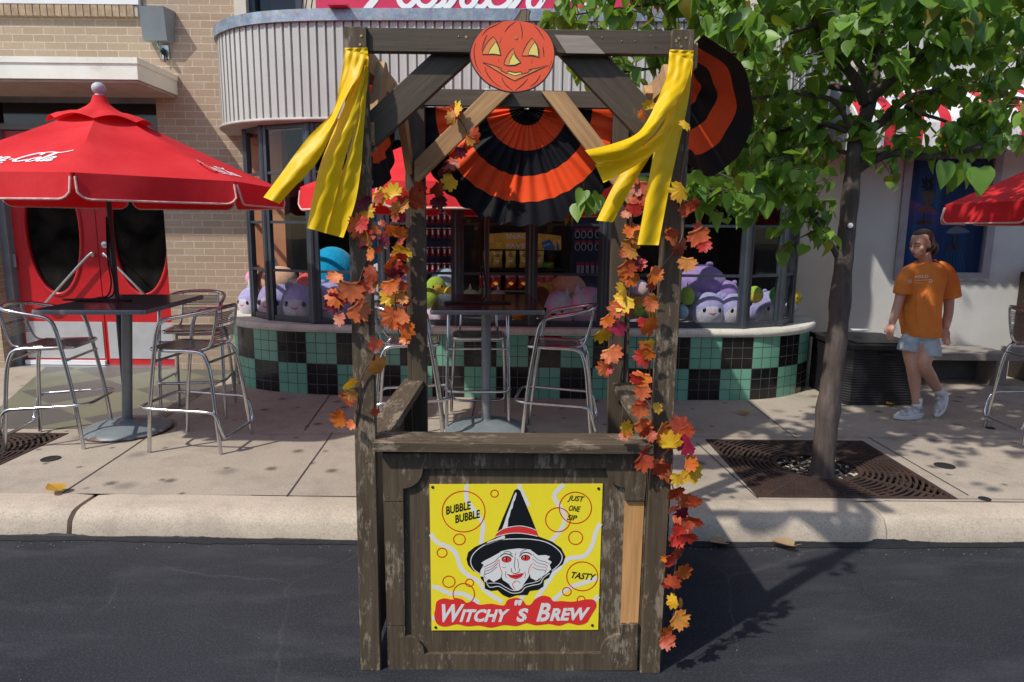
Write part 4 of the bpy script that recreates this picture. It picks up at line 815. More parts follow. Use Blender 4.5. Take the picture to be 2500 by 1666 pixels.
def maple_mesh(seed):
    r_ = random.Random(seed); half = [(0, 1.0), (.09, .84), (.19, .86), (.20, .66), (.32, .66), (.50, .78), (.52, .64), (.72, .66), (.64, .48), (.54, .34), (.66, .28), (.84, .18), (.70, .05), (.70, -.10), (.50, -.14), (.46, -.30), (.24, -.26), (.05, -.22)]
    ol = half + [(-x, y) for x, y in reversed(half[1:])]; vs = [(0, -.05, 0)]; n = len(ol); b1, b2, tw = r_.uniform(.15, .5), r_.uniform(-.35, .35), r_.uniform(-.3, .3)
    def z(x, y): return b1*.6*(x*x)*(1 if seed % 2 else -1)+b2*(y*y)*.6+tw*x*y
    for x, y in ol:
        x += r_.uniform(-.03, .03); y += r_.uniform(-.03, .03); vs.append((x*.5, y*.5, z(x, y)*.5+r_.uniform(-.02, .02)))
    mid = []
    for x, y in ol: mid.append((x*.27, y*.27-.02, z(x*.55, y*.55)*.5+(.025 if math.hypot(x, y) < .62 else -.01)))
    vs += mid; fs = [(0, 1+n+k, 1+n+(k+1) % n) for k in range(n)] + [(1+n+k, 1+k, 1+(k+1) % n, 1+n+(k+1) % n) for k in range(n)]
    me = bpy.data.meshes.new('leaf'); me.from_pydata(vs, [], fs); me.materials.append(LM['o']); me.polygons.foreach_set('use_smooth', [True]*len(me.polygons)); return me
LEAF = [maple_mesh(s) for s in range(1, 9)]
VINE = mat('vine_twig', (.12, .055, .04), .7)
def garland(label, data, Y, vine, jitter=.05, seed=3, Yf=None, dense=.3):
    r_ = random.Random(seed); base = aY(vine[-1][0], vine[-1][1], Y); t = thing('leaf_garland', label, 'garland', base, 'autumn leaf garlands on the stall')
    g = MB(); g.tube(spl([aY(x, y, (Yf(x, y) if Yf else Y)+r_.uniform(-.01, .01)) for x, y in vine], 5), .0028, 6); g.obj('vine', VINE, t, smooth=60)
    data = list(data) + [(d[0]+r_.uniform(-16, 16), d[1]+r_.uniform(-16, 16), d[2]*r_.uniform(.6, .85), r_.choice('ddrordb')) for d in data if r_.random() < dense]
    for d in data:
        x, y, s, col = d[:4]; yy = (Yf(x, y) if Yf else Y)-r_.uniform(.0, jitter); p = aY(x, y, yy); sz = s*(p-CAM).dot(FW)/F*1.36
        o = bpy.data.objects.new('leaf', r_.choice(LEAF)); COL.objects.link(o); o.parent = t; o.location = p-base
        rot = Matrix.Rotation(rad(90), 3, 'X') @ Matrix.Rotation(0, 3, 'Z'); spin = r_.uniform(-180, 180) if r_.random() < .45 else 180+r_.uniform(-60, 60)
        M3 = Matrix.Rotation(rad(r_.uniform(-38, 38)), 3, 'X') @ Matrix.Rotation(rad(r_.uniform(-42, 42)), 3, 'Z') @ rot @ Matrix.Rotation(rad(spin), 3, 'Z')
        o.rotation_euler = M3.to_euler(); o.scale = (sz, sz, sz); o.material_slots[0].link = 'OBJECT'; o.material_slots[0].material = LM[col]
    return t
garland('orange, maroon and coral leaf garland down the stall front left post', [(885, 490, 44, 'm'), (890, 514, 44, 'y'), (882, 552, 60, 'c'), (888, 592, 62, 'r'), (930, 590, 46, 'm'), (921, 560, 28, 'o'), (909, 622, 32, 'o'), (822, 672, 42, 'o'), (856, 700, 68, 'c'), (808, 732, 62, 'v'), (838, 727, 28, 'r'), (869, 754, 64, 'c'), (830, 773, 42, 'p'), (912, 667, 42, 'd'), (914, 698, 42, 'd'), (920, 833, 36, 'd'), (913, 850, 28, 'm'), (929, 896, 54, 'b'), (851, 935, 40, 'y'), (842, 974, 48, 'c'), (834, 1020, 48, 'o'), (861, 1035, 26, 'o'), (919, 1003, 26, 'd')], Y0-.012, [(900, 470), (892, 540), (905, 600), (880, 680), (860, 750), (905, 800), (915, 860), (880, 930), (868, 1040)], .05, 5)
garland('orange, yellow and rust leaf garland along the stall back left post and brace', [(926, 472, 50, 'y'), (962, 475, 48, 'y'), (1006, 487, 64, 'd'), (1019, 466, 42, 'd'), (980, 500, 44, 'b'), (974, 533, 36, 'v'), (961, 556, 42, 'o'), (977, 576, 40, 'o'), (984, 610, 48, 'y'), (953, 642, 52, 'o'), (981, 648, 44, 'd'), (961, 674, 46, 'm'), (950, 693, 48, 'o'), (977, 690, 44, 'd'), (958, 725, 54, 'y'), (987, 724, 36, 'b'), (961, 770, 58, 'c'), (987, 769, 44, 'c'), (958, 795, 46, 'c'), (984, 806, 52, 'o'), (987, 825, 32, 'o'), (1106, 271, 46, 'y'), (1107, 288, 34, 'b'), (1152, 332, 42, 'd'), (1124, 366, 36, 'm'), (1104, 395, 44, 'd'), (1083, 411, 46, 'm'), (1104, 441, 48, 'y'), (1063, 459, 42, 'd'), (1070, 488, 42, 'm')], YBK-.09, [(1106, 270), (1140, 330), (1105, 400), (1095, 440), (1060, 470), (1005, 485), (975, 540), (975, 640), (965, 720), (975, 830)], .04, 9)
garland('red, coral and yellow leaf garland along the stall back right post', [(1548, 432, 38, 'c'), (1564, 451, 50, 'd'), (1562, 482, 42, 'd'), (1548, 503, 44, 'r'), (1530, 520, 28, 'p'), (1548, 566, 46, 'o'), (1538, 590, 46, 'b'), (1541, 612, 42, 'b'), (1526, 650, 54, 'c'), (1543, 636, 42, 'm'), (1559, 643, 38, 'r'), (1541, 673, 48, 'o'), (1522, 706, 42, 'y'), (1526, 732, 56, 'y'), (1510, 750, 46, 'c'), (1537, 758, 36, 'd'), (1480, 779, 38, 'o'), (1509, 792, 52, 'v'), (1466, 814, 48, 'y'), (1490, 858, 54, 'c'), (1478, 896, 42, 'c')], YBK-.09, [(1560, 400), (1558, 460), (1545, 520), (1540, 600), (1540, 680), (1525, 740), (1505, 790), (1490, 850), (1480, 905)], .04, 12)
garland('long multicoloured leaf garland wound down the stall front right post to the road', [(1585, 263, 32, 'y'), (1674, 303, 32, 'y'), (1663, 464, 52, 'y'), (1682, 516, 44, 'd'), (1643, 572, 52, 'o'), (1661, 596, 50, 'd'), (1701, 570, 58, 'c'), (1718, 596, 36, 'r'), (1678, 637, 46, 'b'), (1593, 668, 46, 'o'), (1590, 690, 34, 'd'), (1590, 738, 42, 'c'), (1577, 795, 56, 'o'), (1574, 846, 46, 'y'), (1575, 870, 50, 'r'), (1567, 918, 52, 'o'), (1567, 950, 46, 'c'), (1563, 993, 48, 'c'), (1603, 990, 36, 'y'), (1563, 1038, 56, 'c'), (1578, 1055, 42, 'o'), (1524, 1052, 48, 'y'), (1614, 1052, 58, 'b'), (1662, 1048, 58, 'd'), (1681, 1085, 54, 'v'), (1637, 1087, 58, 'y'), (1567, 1121, 56, 'd'), (1624, 1141, 62, 'c'), (1690, 1148, 58, 'y'), (1680, 1130, 42, 'o'), (1654, 1163, 42, 'y'), (1650, 1198, 44, 'd'), (1685, 1217, 60, 'c'), (1672, 1250, 46, 'm'), (1646, 1238, 38, 'p'), (1656, 1278, 56, 'c'), (1694, 1268, 46, 'd'), (1678, 1307, 48, 'r'), (1653, 1313, 48, 'c'), (1654, 1340, 44, 'd'), (1641, 1374, 48, 'r'), (1663, 1404, 54, 'o'), (1640, 1428, 42, 'd'), (1648, 1468, 36, 'y'), (1652, 1509, 54, 'b'), (1623, 1559, 46, 'd')], Y0-.012, [(1590, 262), (1675, 300), (1660, 470), (1665, 580), (1600, 680), (1585, 790), (1585, 880), (1590, 960), (1600, 1040), (1640, 1090), (1640, 1180), (1665, 1250), (1655, 1340), (1645, 1420), (1645, 1500), (1625, 1575)], .06, 21, dense=.6)
# ================================================================== UMBRELLAS, BAR TABLES, STOOLS
GZ = .15
def m_canvas():
    m, nt, b = newmat('red_canvas'); b.inputs['Roughness'].default_value = .85; b.inputs['Specular IOR Level'].default_value = .25
    lnk(nt, mix(nt, ramp(nt, noise(nt, 140, 2, .8), [(.35, 0), (.7, .35)]), ramp(nt, noise(nt, 2.2, 5, .6), [(.28, (.64, .018, .026)), (.5, (.78, .032, .040)), (.75, (.85, .058, .060))]), (.50, .010, .016)), b.inputs['Base Color']); bump(nt, b, noise(nt, 7, 3), .15, .02)
    tl = N(nt, 'BsdfTranslucent'); tl.inputs[0].default_value = (.60, .010, .014, 1); ms = N(nt, 'MixShader'); ms.inputs[0].default_value = .22
    lnk(nt, b.outputs[0], ms.inputs[1]); lnk(nt, tl.outputs[0], ms.inputs[2]); lnk(nt, ms.outputs[0], nt.nodes['Material Output'].inputs[0]); return m
RC = m_canvas(); PIPE = mat('white_piping', (.66, .42, .38), .8, var=.2, vs=60); POLE = mat('dark_grey_pole', (.060, .062, .066), .45, var=.15); LOGO = mat('logo_white', (.80, .74, .74), .7, var=.05)
m, nt, b = newmat('chipped_grey_paint'); b.inputs['Roughness'].default_value = .45
tc = N(nt, 'TexCoord'); sp = N(nt, 'SeparateXYZ'); lnk(nt, tc.outputs['Object'], sp.inputs[0])
ed = ramp(nt, math_(nt, 'ADD', math_(nt, 'MULTIPLY', sp.outputs[2], 6.0), math_(nt, 'MULTIPLY', noise(nt, 7, 5, .6), .62)), [(.40, 1), (.43, 0)])
c = mix(nt, ed, ramp(nt, noise(nt, 5), [(.3, (.13, .16, .175)), (.7, (.20, .235, .25))]), ramp(nt, noise(nt, 22), [(.35, (.035, .016, .010)), (.65, (.13, .045, .018))])); lnk(nt, c, b.inputs['Base Color']); BASEP = m
TTOP = mat('dark_table_top', (.055, .040, .044), .16, var=.2, vs=5); TEDGE = mat('table_edge_metal', (.22, .23, .24), .35, .5); CORD = mat('black_cord', (.012, .012, .013), .8)
SCRIPT = {'C': [[(1.0, .78), (.95, 1.0), (.6, 1.0), (.2, .6), (.1, .15), (.45, -.02), (.85, .2)]], 'o': [[(.35, .5), (.05, .3), (.1, 0), (.35, 0), (.5, .25), (.35, .5), (.3, .35), (.6, .38)]],
          'c': [[(.45, .4), (.3, .5), (.05, .25), (.15, 0), (.5, .15)]], 'a': [[(.45, .48), (.2, .5), (.03, .2), (.15, 0), (.4, .25)], [(.47, .5), (.38, .1), (.5, 0), (.65, .12)]], '-': [[(.1, .25), (.35, .28)]], 'l': [[(.05, .1), (.3, .7), (.35, 1.0), (.2, .9), (.1, .2), (.25, 0), (.4, .12)]]}
def logo(par, P, h):
    """script lettering following the canvas, 3 mm above it; P(x, y) gives the point of the panel"""
    g = MB(); x = 0; adv = {'C': .95, 'o': .55, 'c': .50, 'a': .60, '-': .45, 'l': .40}
    def rib(pts, wf):
        K = len(pts); L = []; R_ = []
        for i, p in enumerate(pts):
            t = (pts[min(i+1, K-1)]-pts[max(i-1, 0)]).normalized(); nn = V((-t.y, t.x, 0))*wf(t)
            L.append(P((p+nn).x*h, (p+nn).y*h*1.75)); R_.append(P((p-nn).x*h, (p-nn).y*h*1.75))
        g.add(L+R_, [(i, i+1, K+i+1, K+i) for i in range(K-1)])
    for ch in 'Coca-Cola':
        for s_ in SCRIPT[ch]: rib(spl([(p[0]+x+p[1]*.22, p[1], 0) for p in s_], 6), lambda t: (.05+.045*abs(t.y))*(1.25 if ch == 'C' else 1))
        x += adv[ch]
    rib(spl([(.3, .05, 0), (.9, -.24, 0), (1.9, -.14, 0), (2.8, -.22, 0)], 8), lambda t: .05)
    rib(spl([(4.0, 1.02, 0), (4.6, 1.12, 0), (5.3, 1.0, 0), (6.0, 1.18, 0)], 8), lambda t: .05)
    return g.obj('script_logo', LOGO, par, local=True, recalc=False)
def umbrella(label, loc, rot0, rim=2.06, R=1.25, apex=2.60, logos=(), drop=.155):
    t = thing('patio_umbrella', label, 'umbrella', (0, 0, 0), 'red patio umbrellas over the bar tables'); n = 8; T0 = .30
    zr = rim-GZ; za = apex-GZ
    def vert(k): a = rad(rot0)+2*math.pi*k/n; return V((math.sin(a)*R, -math.cos(a)*R, zr))
    def inn(k): a = rad(rot0)+2*math.pi*k/n; return V((math.sin(a)*.07, -math.cos(a)*.07, za))
    def surf(k, u, v):
        a, b = inn(k).lerp(vert(k), v), inn(k+1).lerp(vert(k+1), v); p = a.lerp(b, u); p.z += -.020*math.sin(math.pi*v)*(1)-.055*4*u*(1-u)*v*(1-v)*1.6+.05*(1-v)*v; return p
    g = MB()
    for k in range(n): g.grid(lambda u, v: surf(k, u, v), 8, 10)
    cp = g.obj('canopy', RC, t, smooth=32, local=True, weld=True)
    for k in range(n):
        a, b = vert(k), vert(k+1); e = (b-a); L = e.length; e.normalize(); nn = V((e.y, -e.x, 0)); r_ = .085
        def prof(u):   # lower outline of the flap with rounded corners
            s = u*L; d = min(s, L-s)
            x = .012+ (0 if d > r_ else 0); dd = drop if d > r_ else drop-r_+math.sqrt(max(r_*r_-(r_-d)**2, 0))*1.0
            return dd
        g = MB(); nu = 28; us = [0.0]+[i/nu*1.0 for i in range(1, nu)]+[1.0]
        def fl(u, v): uu = .012+.976*u; return a+e*(uu*L)+V((0, 0, -prof(uu)*v))+nn*(.022*v+.010*math.sin(uu*8+k*2)*v)
        g.grid(fl, 40, 5); f_ = g.obj('valance', RC, t, smooth=60, local=True)
        g = MB(); g.tube([fl(0, v/5) for v in range(1, 5)]+[fl(i/40, 1) for i in range(41)]+[fl(1, v/5) for v in range(4, 0, -1)], .0072, 6); g.obj('piping', PIPE, f_, smooth=60, local=True)
    g = MB(); m8 = 8   # top vent cap
    def vent(u, v):
        k = u*8; i = int(k) % 8; fr = k-int(k); a = rad(rot0)+2*math.pi*(int(k)+fr)/8
        rr = (.042+(T0+.01)*v**1.35)*(1-.075*math.sin(math.pi*fr)*v); z = za+.095-.195*v**.62+.035*math.sin(math.pi*fr)*v*(1 if v > .6 else .4)-.012*(v > .95)
        return V((math.sin(a)*rr, -math.cos(a)*rr, z))
    g.grid(vent, 64, 8); g.obj('vent_cap', RC, t, smooth=40, local=True, weld=True)
    g = MB(); g.lathe([(.0, za+.06), (.034, za+.06), (.040, za+.085), (.030, za+.10), (.026, za+.108), (.038, za+.118), (.047, za+.135), (.048, za+.152), (.040, za+.172), (.02, za+.186), (0, za+.19)], seg=20); g.obj('finial', mat('grey_finial', (.42, .43, .47), .55) if 'grey_finial' not in bpy.data.materials else bpy.data.materials['grey_finial'], t, smooth=60, local=True)
    g = MB(); g.tube([(0, 0, .06), (0, 0, za+.06)], .0195, 12); g.obj('pole', POLE, t, smooth=60, local=True)
    for k in range(n):
        g = MB(); p0, p1 = V((0, 0, za-.03)), vert(k)-V((0, 0, .03)); g.tube([p0.lerp(p1, .06), p0.lerp(p1, .98)], .008, 6); g.obj('rib', POLE, t, smooth=60, local=True)
    for k, s0, h, v0 in logos:
        W_ = (vert(k+1)-vert(k)).length; SL = (vert(k)-inn(k)).length
        def P(x, y, k=k):
            v = v0-y/SL; u = .5+(s0+x)/(W_*v); p = surf(k, u, v); du = surf(k, u+.02, v)-p; dv = surf(k, u, v+.02)-p; n_ = du.cross(dv).normalized(); n_ = n_ if n_.z > 0 else -n_
            return p+n_*.004
        logo(cp, P, h)
    t.location = loc; return t
def cord(par, c, zt, s, flip=1):
    g = MB(); x, y = c
    pts = [(x-.04, y-.03, zt+.62), (x-.045, y-.05, zt+.3), (x-.03, y-.06, zt+.12), (x-.055*flip, y-.10, zt+.02), (x-.16*flip, y-.16, zt+.008), (x-.30*flip, y-.19, zt+.008), (x-.27*flip, y-.24, zt+.008), (x-.05*flip, y-.235, zt+.008), (x+.17*flip, y-.21, zt+.008), (x+.15*flip, y-.18, zt+.009), (x-.1*flip, y-.20, zt+.013), (x-.22*flip, y-.20, zt+.012)]
    g.tube(spl(pts, 8), .0065, 6); g.tube(spl([(x-.03, y-.03, zt+.62), (x-.025, y-.06, zt+.3), (x-.0, y-.07, zt+.10), (x-.02, y-.1, zt+.02), (x-.10*flip, y-.14, zt+.016)], 8), .0065, 6)
    return g.obj('pull_cord', CORD, par, smooth=60)
def table(label, base, top_c, sx, sy, rotz, zt):
    t = thing('bar_table', label, 'table', (base[0], base[1], GZ), 'bar tables under the umbrellas')
    g = MB(); x, y = base
    g.lathe([(.0, .0), (.325, .0), (.332, .008), (.328, .018), (.29, .040), (.20, .068), (.10, .082), (.045, .088), (.042, .10), (0, .10)], seg=56); g.obj('base_plate', BASEP, t, smooth=50, local=True)
    g = MB(); g.tube([(0, 0, .085), (top_c[0]-x, top_c[1]-y, zt-GZ-.03)], .0375, 18); g.obj('pedestal', mat('grey_pedestal', (.19, .21, .225), .4, .2, var=.12) if 'grey_pedestal' not in bpy.data.materials else bpy.data.materials['grey_pedestal'], t, smooth=60, local=True)
    def rr(d, z):
        r = .03; o = []
        for qx, qy, a0 in ((1, 1, 0), (-1, 1, 90), (-1, -1, 180), (1, -1, 270)):
            for k in range(5): a = rad(a0+k*22.5); o.append((qx*(sx/2-r)+(r+d)*math.cos(a), qy*(sy/2-r)+(r+d)*math.sin(a), z))
        c, s = math.cos(rad(rotz)), math.sin(rad(rotz)); return [V((top_c[0]-x+px*c-py*s, top_c[1]-y+px*s+py*c, pz-GZ)) for px, py, pz in o]
    g = MB(); rows = [rr(-.02, zt-.036), rr(0, zt-.034), rr(.003, zt-.018), rr(0, zt-.003)]; n = 20
    g.add([p for r in rows for p in r], [(k*n+i, k*n+(i+1) % n, (k+1)*n+(i+1) % n, (k+1)*n+i) for k in range(3) for i in range(n)]+[tuple(range(n))]); ed_ = g.obj('edge_band', TEDGE, t, smooth=40, local=True)
    g = MB(); g.add(rr(-.001, zt-.004)+rr(-.006, zt), [(i, (i+1) % n, n+(i+1) % n, n+i) for i in range(n)]+[tuple(n+i for i in range(n))]); g.obj('table_top', TTOP, t, local=True); return t
ZT = 1.20
p = aZ(287, 732, ZT); TLc = (p.x, p.y); b_ = aZ(313, 1050, GZ); table('bar table with rusty chipped round base in front of the red doors', (b_.x, b_.y), (-2.87, 5.02), .735, 1.06, 4, ZT)
p = aZ(1187, 1050, GZ); table('bar table seen through the stall opening before the shop window', (p.x, p.y), (-.205, 5.27), .80, 1.16, 3.5, ZT); TCx, TCy = p.x, p.y
u1 = umbrella('red umbrella with white script, nearest the red double doors at the left', (b_.x, b_.y, GZ), 22.5, logos=((7, -.29, .095, .84), (1, -.47, .088, .86)))
u2 = umbrella('red umbrella half hidden behind the stall in front of the shop window', (TCx, TCy, GZ), 20, R=1.37, rim=2.03, logos=((7, -.28, .10, .78), (0, -.28, .10, .80), (1, -.28, .1, .8)))
u3 = umbrella('red umbrella poking in from the right edge beyond the tree', (4.76, 5.30, GZ), 22.5, rim=1.99, logos=())
cord(u1, (b_.x+.02, b_.y+.02), ZT, 1); cord(u2, (TCx, TCy), ZT, -1)
# ------------------------------------------------------------------ aluminium bar stools
AL = MT['alu']; SLAT = mat('slat_aluminium', (.50, .49, .49), .28, 1.0, var=.1)
def stool():
    t = thing('bar_stool', 'aluminium bar stool', 'stool', (0, 0, 0), 'aluminium bar stools'); r = .0142
    half = [(.258, .252, 0), (.225, .248, .36), (.165, .240, .76), (.135, .238, .90), (.105, .236, .945), (.06, .235, .968), (-.06, .232, .99), (-.17, .215, 1.012), (-.235, .16, 1.028), (-.262, .07, 1.036)]
    g = MB(); g.tube(spl(half+[(x, -y, z) for x, y, z in reversed(half)], 5), r, 10); g.obj('arm_hoop', AL, t, smooth=60, local=True)
    for s in (1, -1):
        g = MB(); g.tube(spl([(.20, .19*s, .742), (.10, .205*s, .738), (-.08, .205*s, .735), (-.15, .205*s, .722), (-.185, .207*s, .68), (-.215, .215*s, .55), (-.248, .232*s, .22), (-.268, .242*s, 0)], 5), r, 10); g.obj('rear_leg', AL, t, smooth=60, local=True)
        g = MB(); g.tube(spl([(.02, .17*s, .742), (-.12, .165*s, .742), (-.175, .16*s, .755), (-.205, .155*s, .80), (-.235, .15*s, .92), (-.252, .145*s, 1.025)], 5), .0095, 8); g.obj('back_upright', AL, t, smooth=60, local=True)
    g = MB(); g.tube(spl([(.17, .205, .742), (.215, .19, .742), (.228, .15, .742), (.230, 0, .742), (.228, -.15, .742), (.215, -.19, .742), (.17, -.205, .742)], 4), r, 10); g.obj('seat_frame', AL, t, smooth=60, local=True)
    for x, y, z in ((.20, .236, .655), (-.195, .208, .655), (-.14, .2, .735)): g = MB(); g.tube([(x, y, z), (x, -y, z)], .010, 8); g.obj('stretcher', AL, t, smooth=60, local=True)
    g = MB()
    for k in range(22):
        x = -.13+k*.0158; g.box(x, x+.0105, -.195, .195, .7475-.008*math.sin(math.pi*k/21), .7535-.008*math.sin(math.pi*k/21))
    g.box(-.13, .215, -.02, .02, .738, .744); g.obj('seat', SLAT, t, local=True)
    for z0, nk in ((.815, 7), (.92, 7)):
        g = MB()
        for k in range(nk):
            z = z0+k*.0125; x = -.212-.028*(z-.8)/.2
            g.tube(spl([(x, .152, z), (x-.012, .07, z), (x-.015, 0, z), (x-.012, -.07, z), (x, -.152, z)], 3), .0045, 5)
        g.obj('back_slats', SLAT, t, smooth=60, local=True)
    fr = [(-.275, .15, .105), (-.29, .225, .125), (-.275, .242, .20), (-.255, .245, .27), (-.21, .25, .305), (-.10, .252, .312), (.20, .262, .325), (.285, .24, .33), (.315, .18, .33), (.32, 0, .33)]
    g = MB(); g.tube(spl(fr+[(x, -y, z) for x, y, z in reversed(fr[:-1])], 5, True), .0112, 10, True); g.obj('footrest', AL, t, smooth=60, local=True)
    return t
S0 = stool(); first = True
for lab, x, y, rz in (('stool left of the rusty-based table, standing partly on the tree grate', -3.40, 4.94, 9), ('stool at the right of the rusty-based table, back to the stall', -2.32, 4.90, 176), ('stool behind the rusty-based table in front of the red doors', -2.72, 5.76, -78),
                      ('stool behind the stall left rear post, turned to the middle table', -.80, 5.20, 6), ('stool straight behind the middle table, facing the camera', -.28, 5.56, -88), ('stool right of the middle table, seen whole through the stall opening', .37, 5.16, 172), ('stool cut off by the right edge of the photo beside the bench', 4.22, 5.24, -4)):
    lab = 'aluminium bar '+lab
    if first: s_ = S0; s_['label'] = lab; first = False
    else: s_ = dup(S0, lab)
    s_.location = (x, y, GZ+.001); s_.rotation_euler = (0, 0, rad(rz))
# ------------------------------------------------------------------ tree grates, plugs, fallen leaves
m, nt, b = newmat('rusty_cast_iron'); b.inputs['Roughness'].default_value = .8; b.inputs['Metallic'].default_value = .15
lnk(nt, ramp(nt, noise(nt, 5, 6, .7), [(.3, (.026, .016, .013)), (.55, (.050, .028, .021)), (.75, (.090, .044, .028))]), b.inputs['Base Color']); bump(nt, b, noise(nt, 60, 4), .4, .003); IRON = m
def grate(label, h):
    x0, x1, y0, y1 = h; cx, cy = (x0+x1)/2, (y0+y1)/2; t = thing('tree_grate', label, 'tree grate', (cx, cy, GZ), 'cast iron tree grates')
    bm = bmesh.new()
    def ringseg(r0, r1, a0, a1, n):
        vs = []
        for k in range(n+1):
            a = a0+(a1-a0)*k/n
            for r in (r0, r1):
                for z in (-.012, .0035): vs.append(bm.verts.new((cx+r*math.cos(a), cy+r*math.sin(a), GZ+z)))
        for k in range(n):
            o, q = k*4, k*4+4
            for f in ((1, 3, 7, 5), (0, 4, 6, 2), (0, 1, 5, 4), (2, 6, 7, 3)): bm.faces.new([vs[o+i if i < 4 else o+i] for i in f])
    r = .285; ringseg(.262, .292, 0, 2*math.pi, 72); i = 0
    while r < .90:
        n_sp = 12 if r < .55 else 16
        ringseg(r+.022, r+.038, 0, 2*math.pi, 96); r += .036
    for k in range(12):
        a = 2*math.pi*(k+.5)/12; d = V((math.cos(a), math.sin(a), 0)); q = V((-d.y, d.x, 0))*.011; vs = [bm.verts.new(V((cx, cy, GZ))+d*rr+q*s+V((0, 0, z))) for rr in (.28, .92) for s in (-1, 1) for z in (-.012, .0033)]
        for f in ((1, 3, 7, 5), (0, 4, 6, 2), (0, 1, 5, 4), (2, 6, 7, 3), (0, 2, 3, 1), (4, 5, 7, 6)): bm.faces.new([vs[j] for j in f])
    for k in range(48):
        a = 2*math.pi*(k+.2)/48; d = V((math.cos(a), math.sin(a), 0)); q = V((-d.y, d.x, 0))*.006
        for rr0 in ((.40+.036*(k % 4), .62+.036*(k % 3)) if k % 2 else (.50, .74)): 
            vs = [bm.verts.new(V((cx, cy, GZ))+d*rr+q*s+V((0, 0, z))) for rr in (rr0, rr0+.05) for s in (-1, 1) for z in (-.012, .0031)]
            for f in ((1, 3, 7, 5), (0, 4, 6, 2), (0, 1, 5, 4), (2, 6, 7, 3), (0, 2, 3, 1), (4, 5, 7, 6)): bm.faces.new([vs[j] for j in f])
    e = .02
    for co, no in (((x0+e, 0, 0), (-1, 0, 0)), ((x1-e, 0, 0), (1, 0, 0)), ((0, y0+e, 0), (0, -1, 0)), ((0, y1-e, 0), (0, 1, 0))): bmesh.ops.bisect_plane(bm, geom=bm.verts[:]+bm.edges[:]+bm.faces[:], plane_co=co, plane_no=no, clear_outer=True)
    me = bpy.data.meshes.new('slotted_plate'); bm.normal_update(); bm.to_mesh(me); bm.free(); me.materials.append(IRON); me.transform(Matrix.Translation((-cx, -cy, -GZ))); o = bpy.data.objects.new('slotted_plate', me); COL.objects.link(o); o.parent = t
    g = MB(); a_, c_ = GZ-.012, GZ+.0042
    g.box(x0+.002, x1-.002, y0+.002, y0+.03, a_, c_); g.box(x0+.002, x1-.002, y1-.03, y1-.002, a_, c_); g.box(x0+.002, x0+.03, y0+.03, y1-.03, a_, c_); g.box(x1-.03, x1-.002, y0+.03, y1-.03, a_, c_); g.obj('rim_frame', IRON, t); return t
grate('rusty cast iron grate around the street tree trunk', HOL[1]); grate('rusty cast iron grate at the left edge under the stool', HOL[0])
g = MB(); r_ = random.Random(4); CH = [MT['soil'], mat('pale_chip', (.42, .36, .26), .8), mat('stone_chip', (.30, .24, .19), .8)]
for k in range(420):
    a = r_.uniform(0, 6.283); r = .26*math.sqrt(r_.random()); cx, cy = 2.13+r*math.cos(a), 4.523+r*math.sin(a); s = r_.uniform(.006, .02)
    M_ = Matrix.Rotation(r_.uniform(0, 6.28), 3, 'Z') @ Matrix.Rotation(r_.uniform(-.6, .6), 3, 'X'); g.sphere((cx, cy, .115+r_.uniform(0, .02)), (s*1.6, s*.8, s*.45), 6, 4, 0 if r_.random() < .72 else r_.choice((1, 2)), M=M_)
tag(g.obj('mulch', CH, kind='stuff', smooth=60), 'dark wood chips and pale flakes around the tree trunk', 'mulch')
for lab, px, py, r in (('black round plug cap in the pavement near the left grate', 124, 1121, .062), ('black round plug cap in the pavement right of the tree grate', 2306, 1138, .066), ('small black plug cap near the kerb at the far right', 2404, 1219, .035), ('dark flat plug cap behind the walking person', 2418, 1046, .035)):
    p = aZ(px, py, GZ); g = MB(); g.lathe([(0, -.01), (r, -.01), (r, .004), (r*.93, .006), (r*.9, .0045), (0, .0048)], seg=28); o = g.obj('plug_cap', MT['black'], smooth=40, local=True); o.location = (p.x, p.y, GZ); tag(o, lab, 'plug cap')
FL = {'y': m_leaf('fallen_yellow', (.50, .30, .03), (.58, .33, .05), (.2, .1, .02)), 't': m_leaf('fallen_tan', (.42, .28, .14), (.52, .38, .22), (.2, .11, .06))}
def heart(fold=.25, curl=.2, w=1.0):
    ol = [(0, -.02), (.16, -.10), (.34, -.06), (.46, .12), (.45, .32), (.34, .55), (.18, .78), (.05, .95), (0, 1.02)]; vs = []; fs = []
    n = len(ol)
    for x, y in ol: vs.append((0, y if y > 0 else 0.0, -curl*y*y*.35))
    for s in (1, -1):
        o = len(vs)
        for x, y in ol: vs.append((s*x*w, y, abs(x)*fold-curl*y*y*.35-.10*x*x))
        for k in range(n-1): fs.append((k, k+1, o+k+1, o+k) if s > 0 else (k, o+k, o+k+1, k+1))
    return vs, fs
for lab, px, py, z, s, col, rz in (('curled yellow leaf fallen on the kerb edge near the left joint', 132, 1203, GZ, .12, 'y', 60), ('tan leaf lying on the road just right of the stall', 1750, 1336, 0, .10, 't', 100), ('larger tan leaf lying on the road below the tree grate', 1908, 1340, 0, .12, 't', 80), ('small yellow leaf on the pavement left of the tree trunk', 1812, 1013, GZ, .09, 'y', 40), ('small orange leaf on the pavement by the black deck box', 2172, 994, GZ, .10, 'y', 120)):
    vs, fs = heart(.45, -.5); g = MB(); g.add([(x*s, (y-.5)*s, (zz+.16)*s) for x, y, zz in vs], fs); g.tube([(0, -.5*s, .02), (.01, -.9*s, .03)], .0015, 5); o = g.obj('fallen_leaf', FL[col], smooth=180, local=True, recalc=False); p = aZ(px, py, z); o.location = (p.x, p.y, z+.004); o.rotation_euler = (0, 0, rad(rz)); tag(o, lab, 'leaf')
table('bar table under the far right umbrella, just beyond the edge of the photo', (4.76, 5.30), (4.80, 5.30), .80, 1.1, 0, ZT)

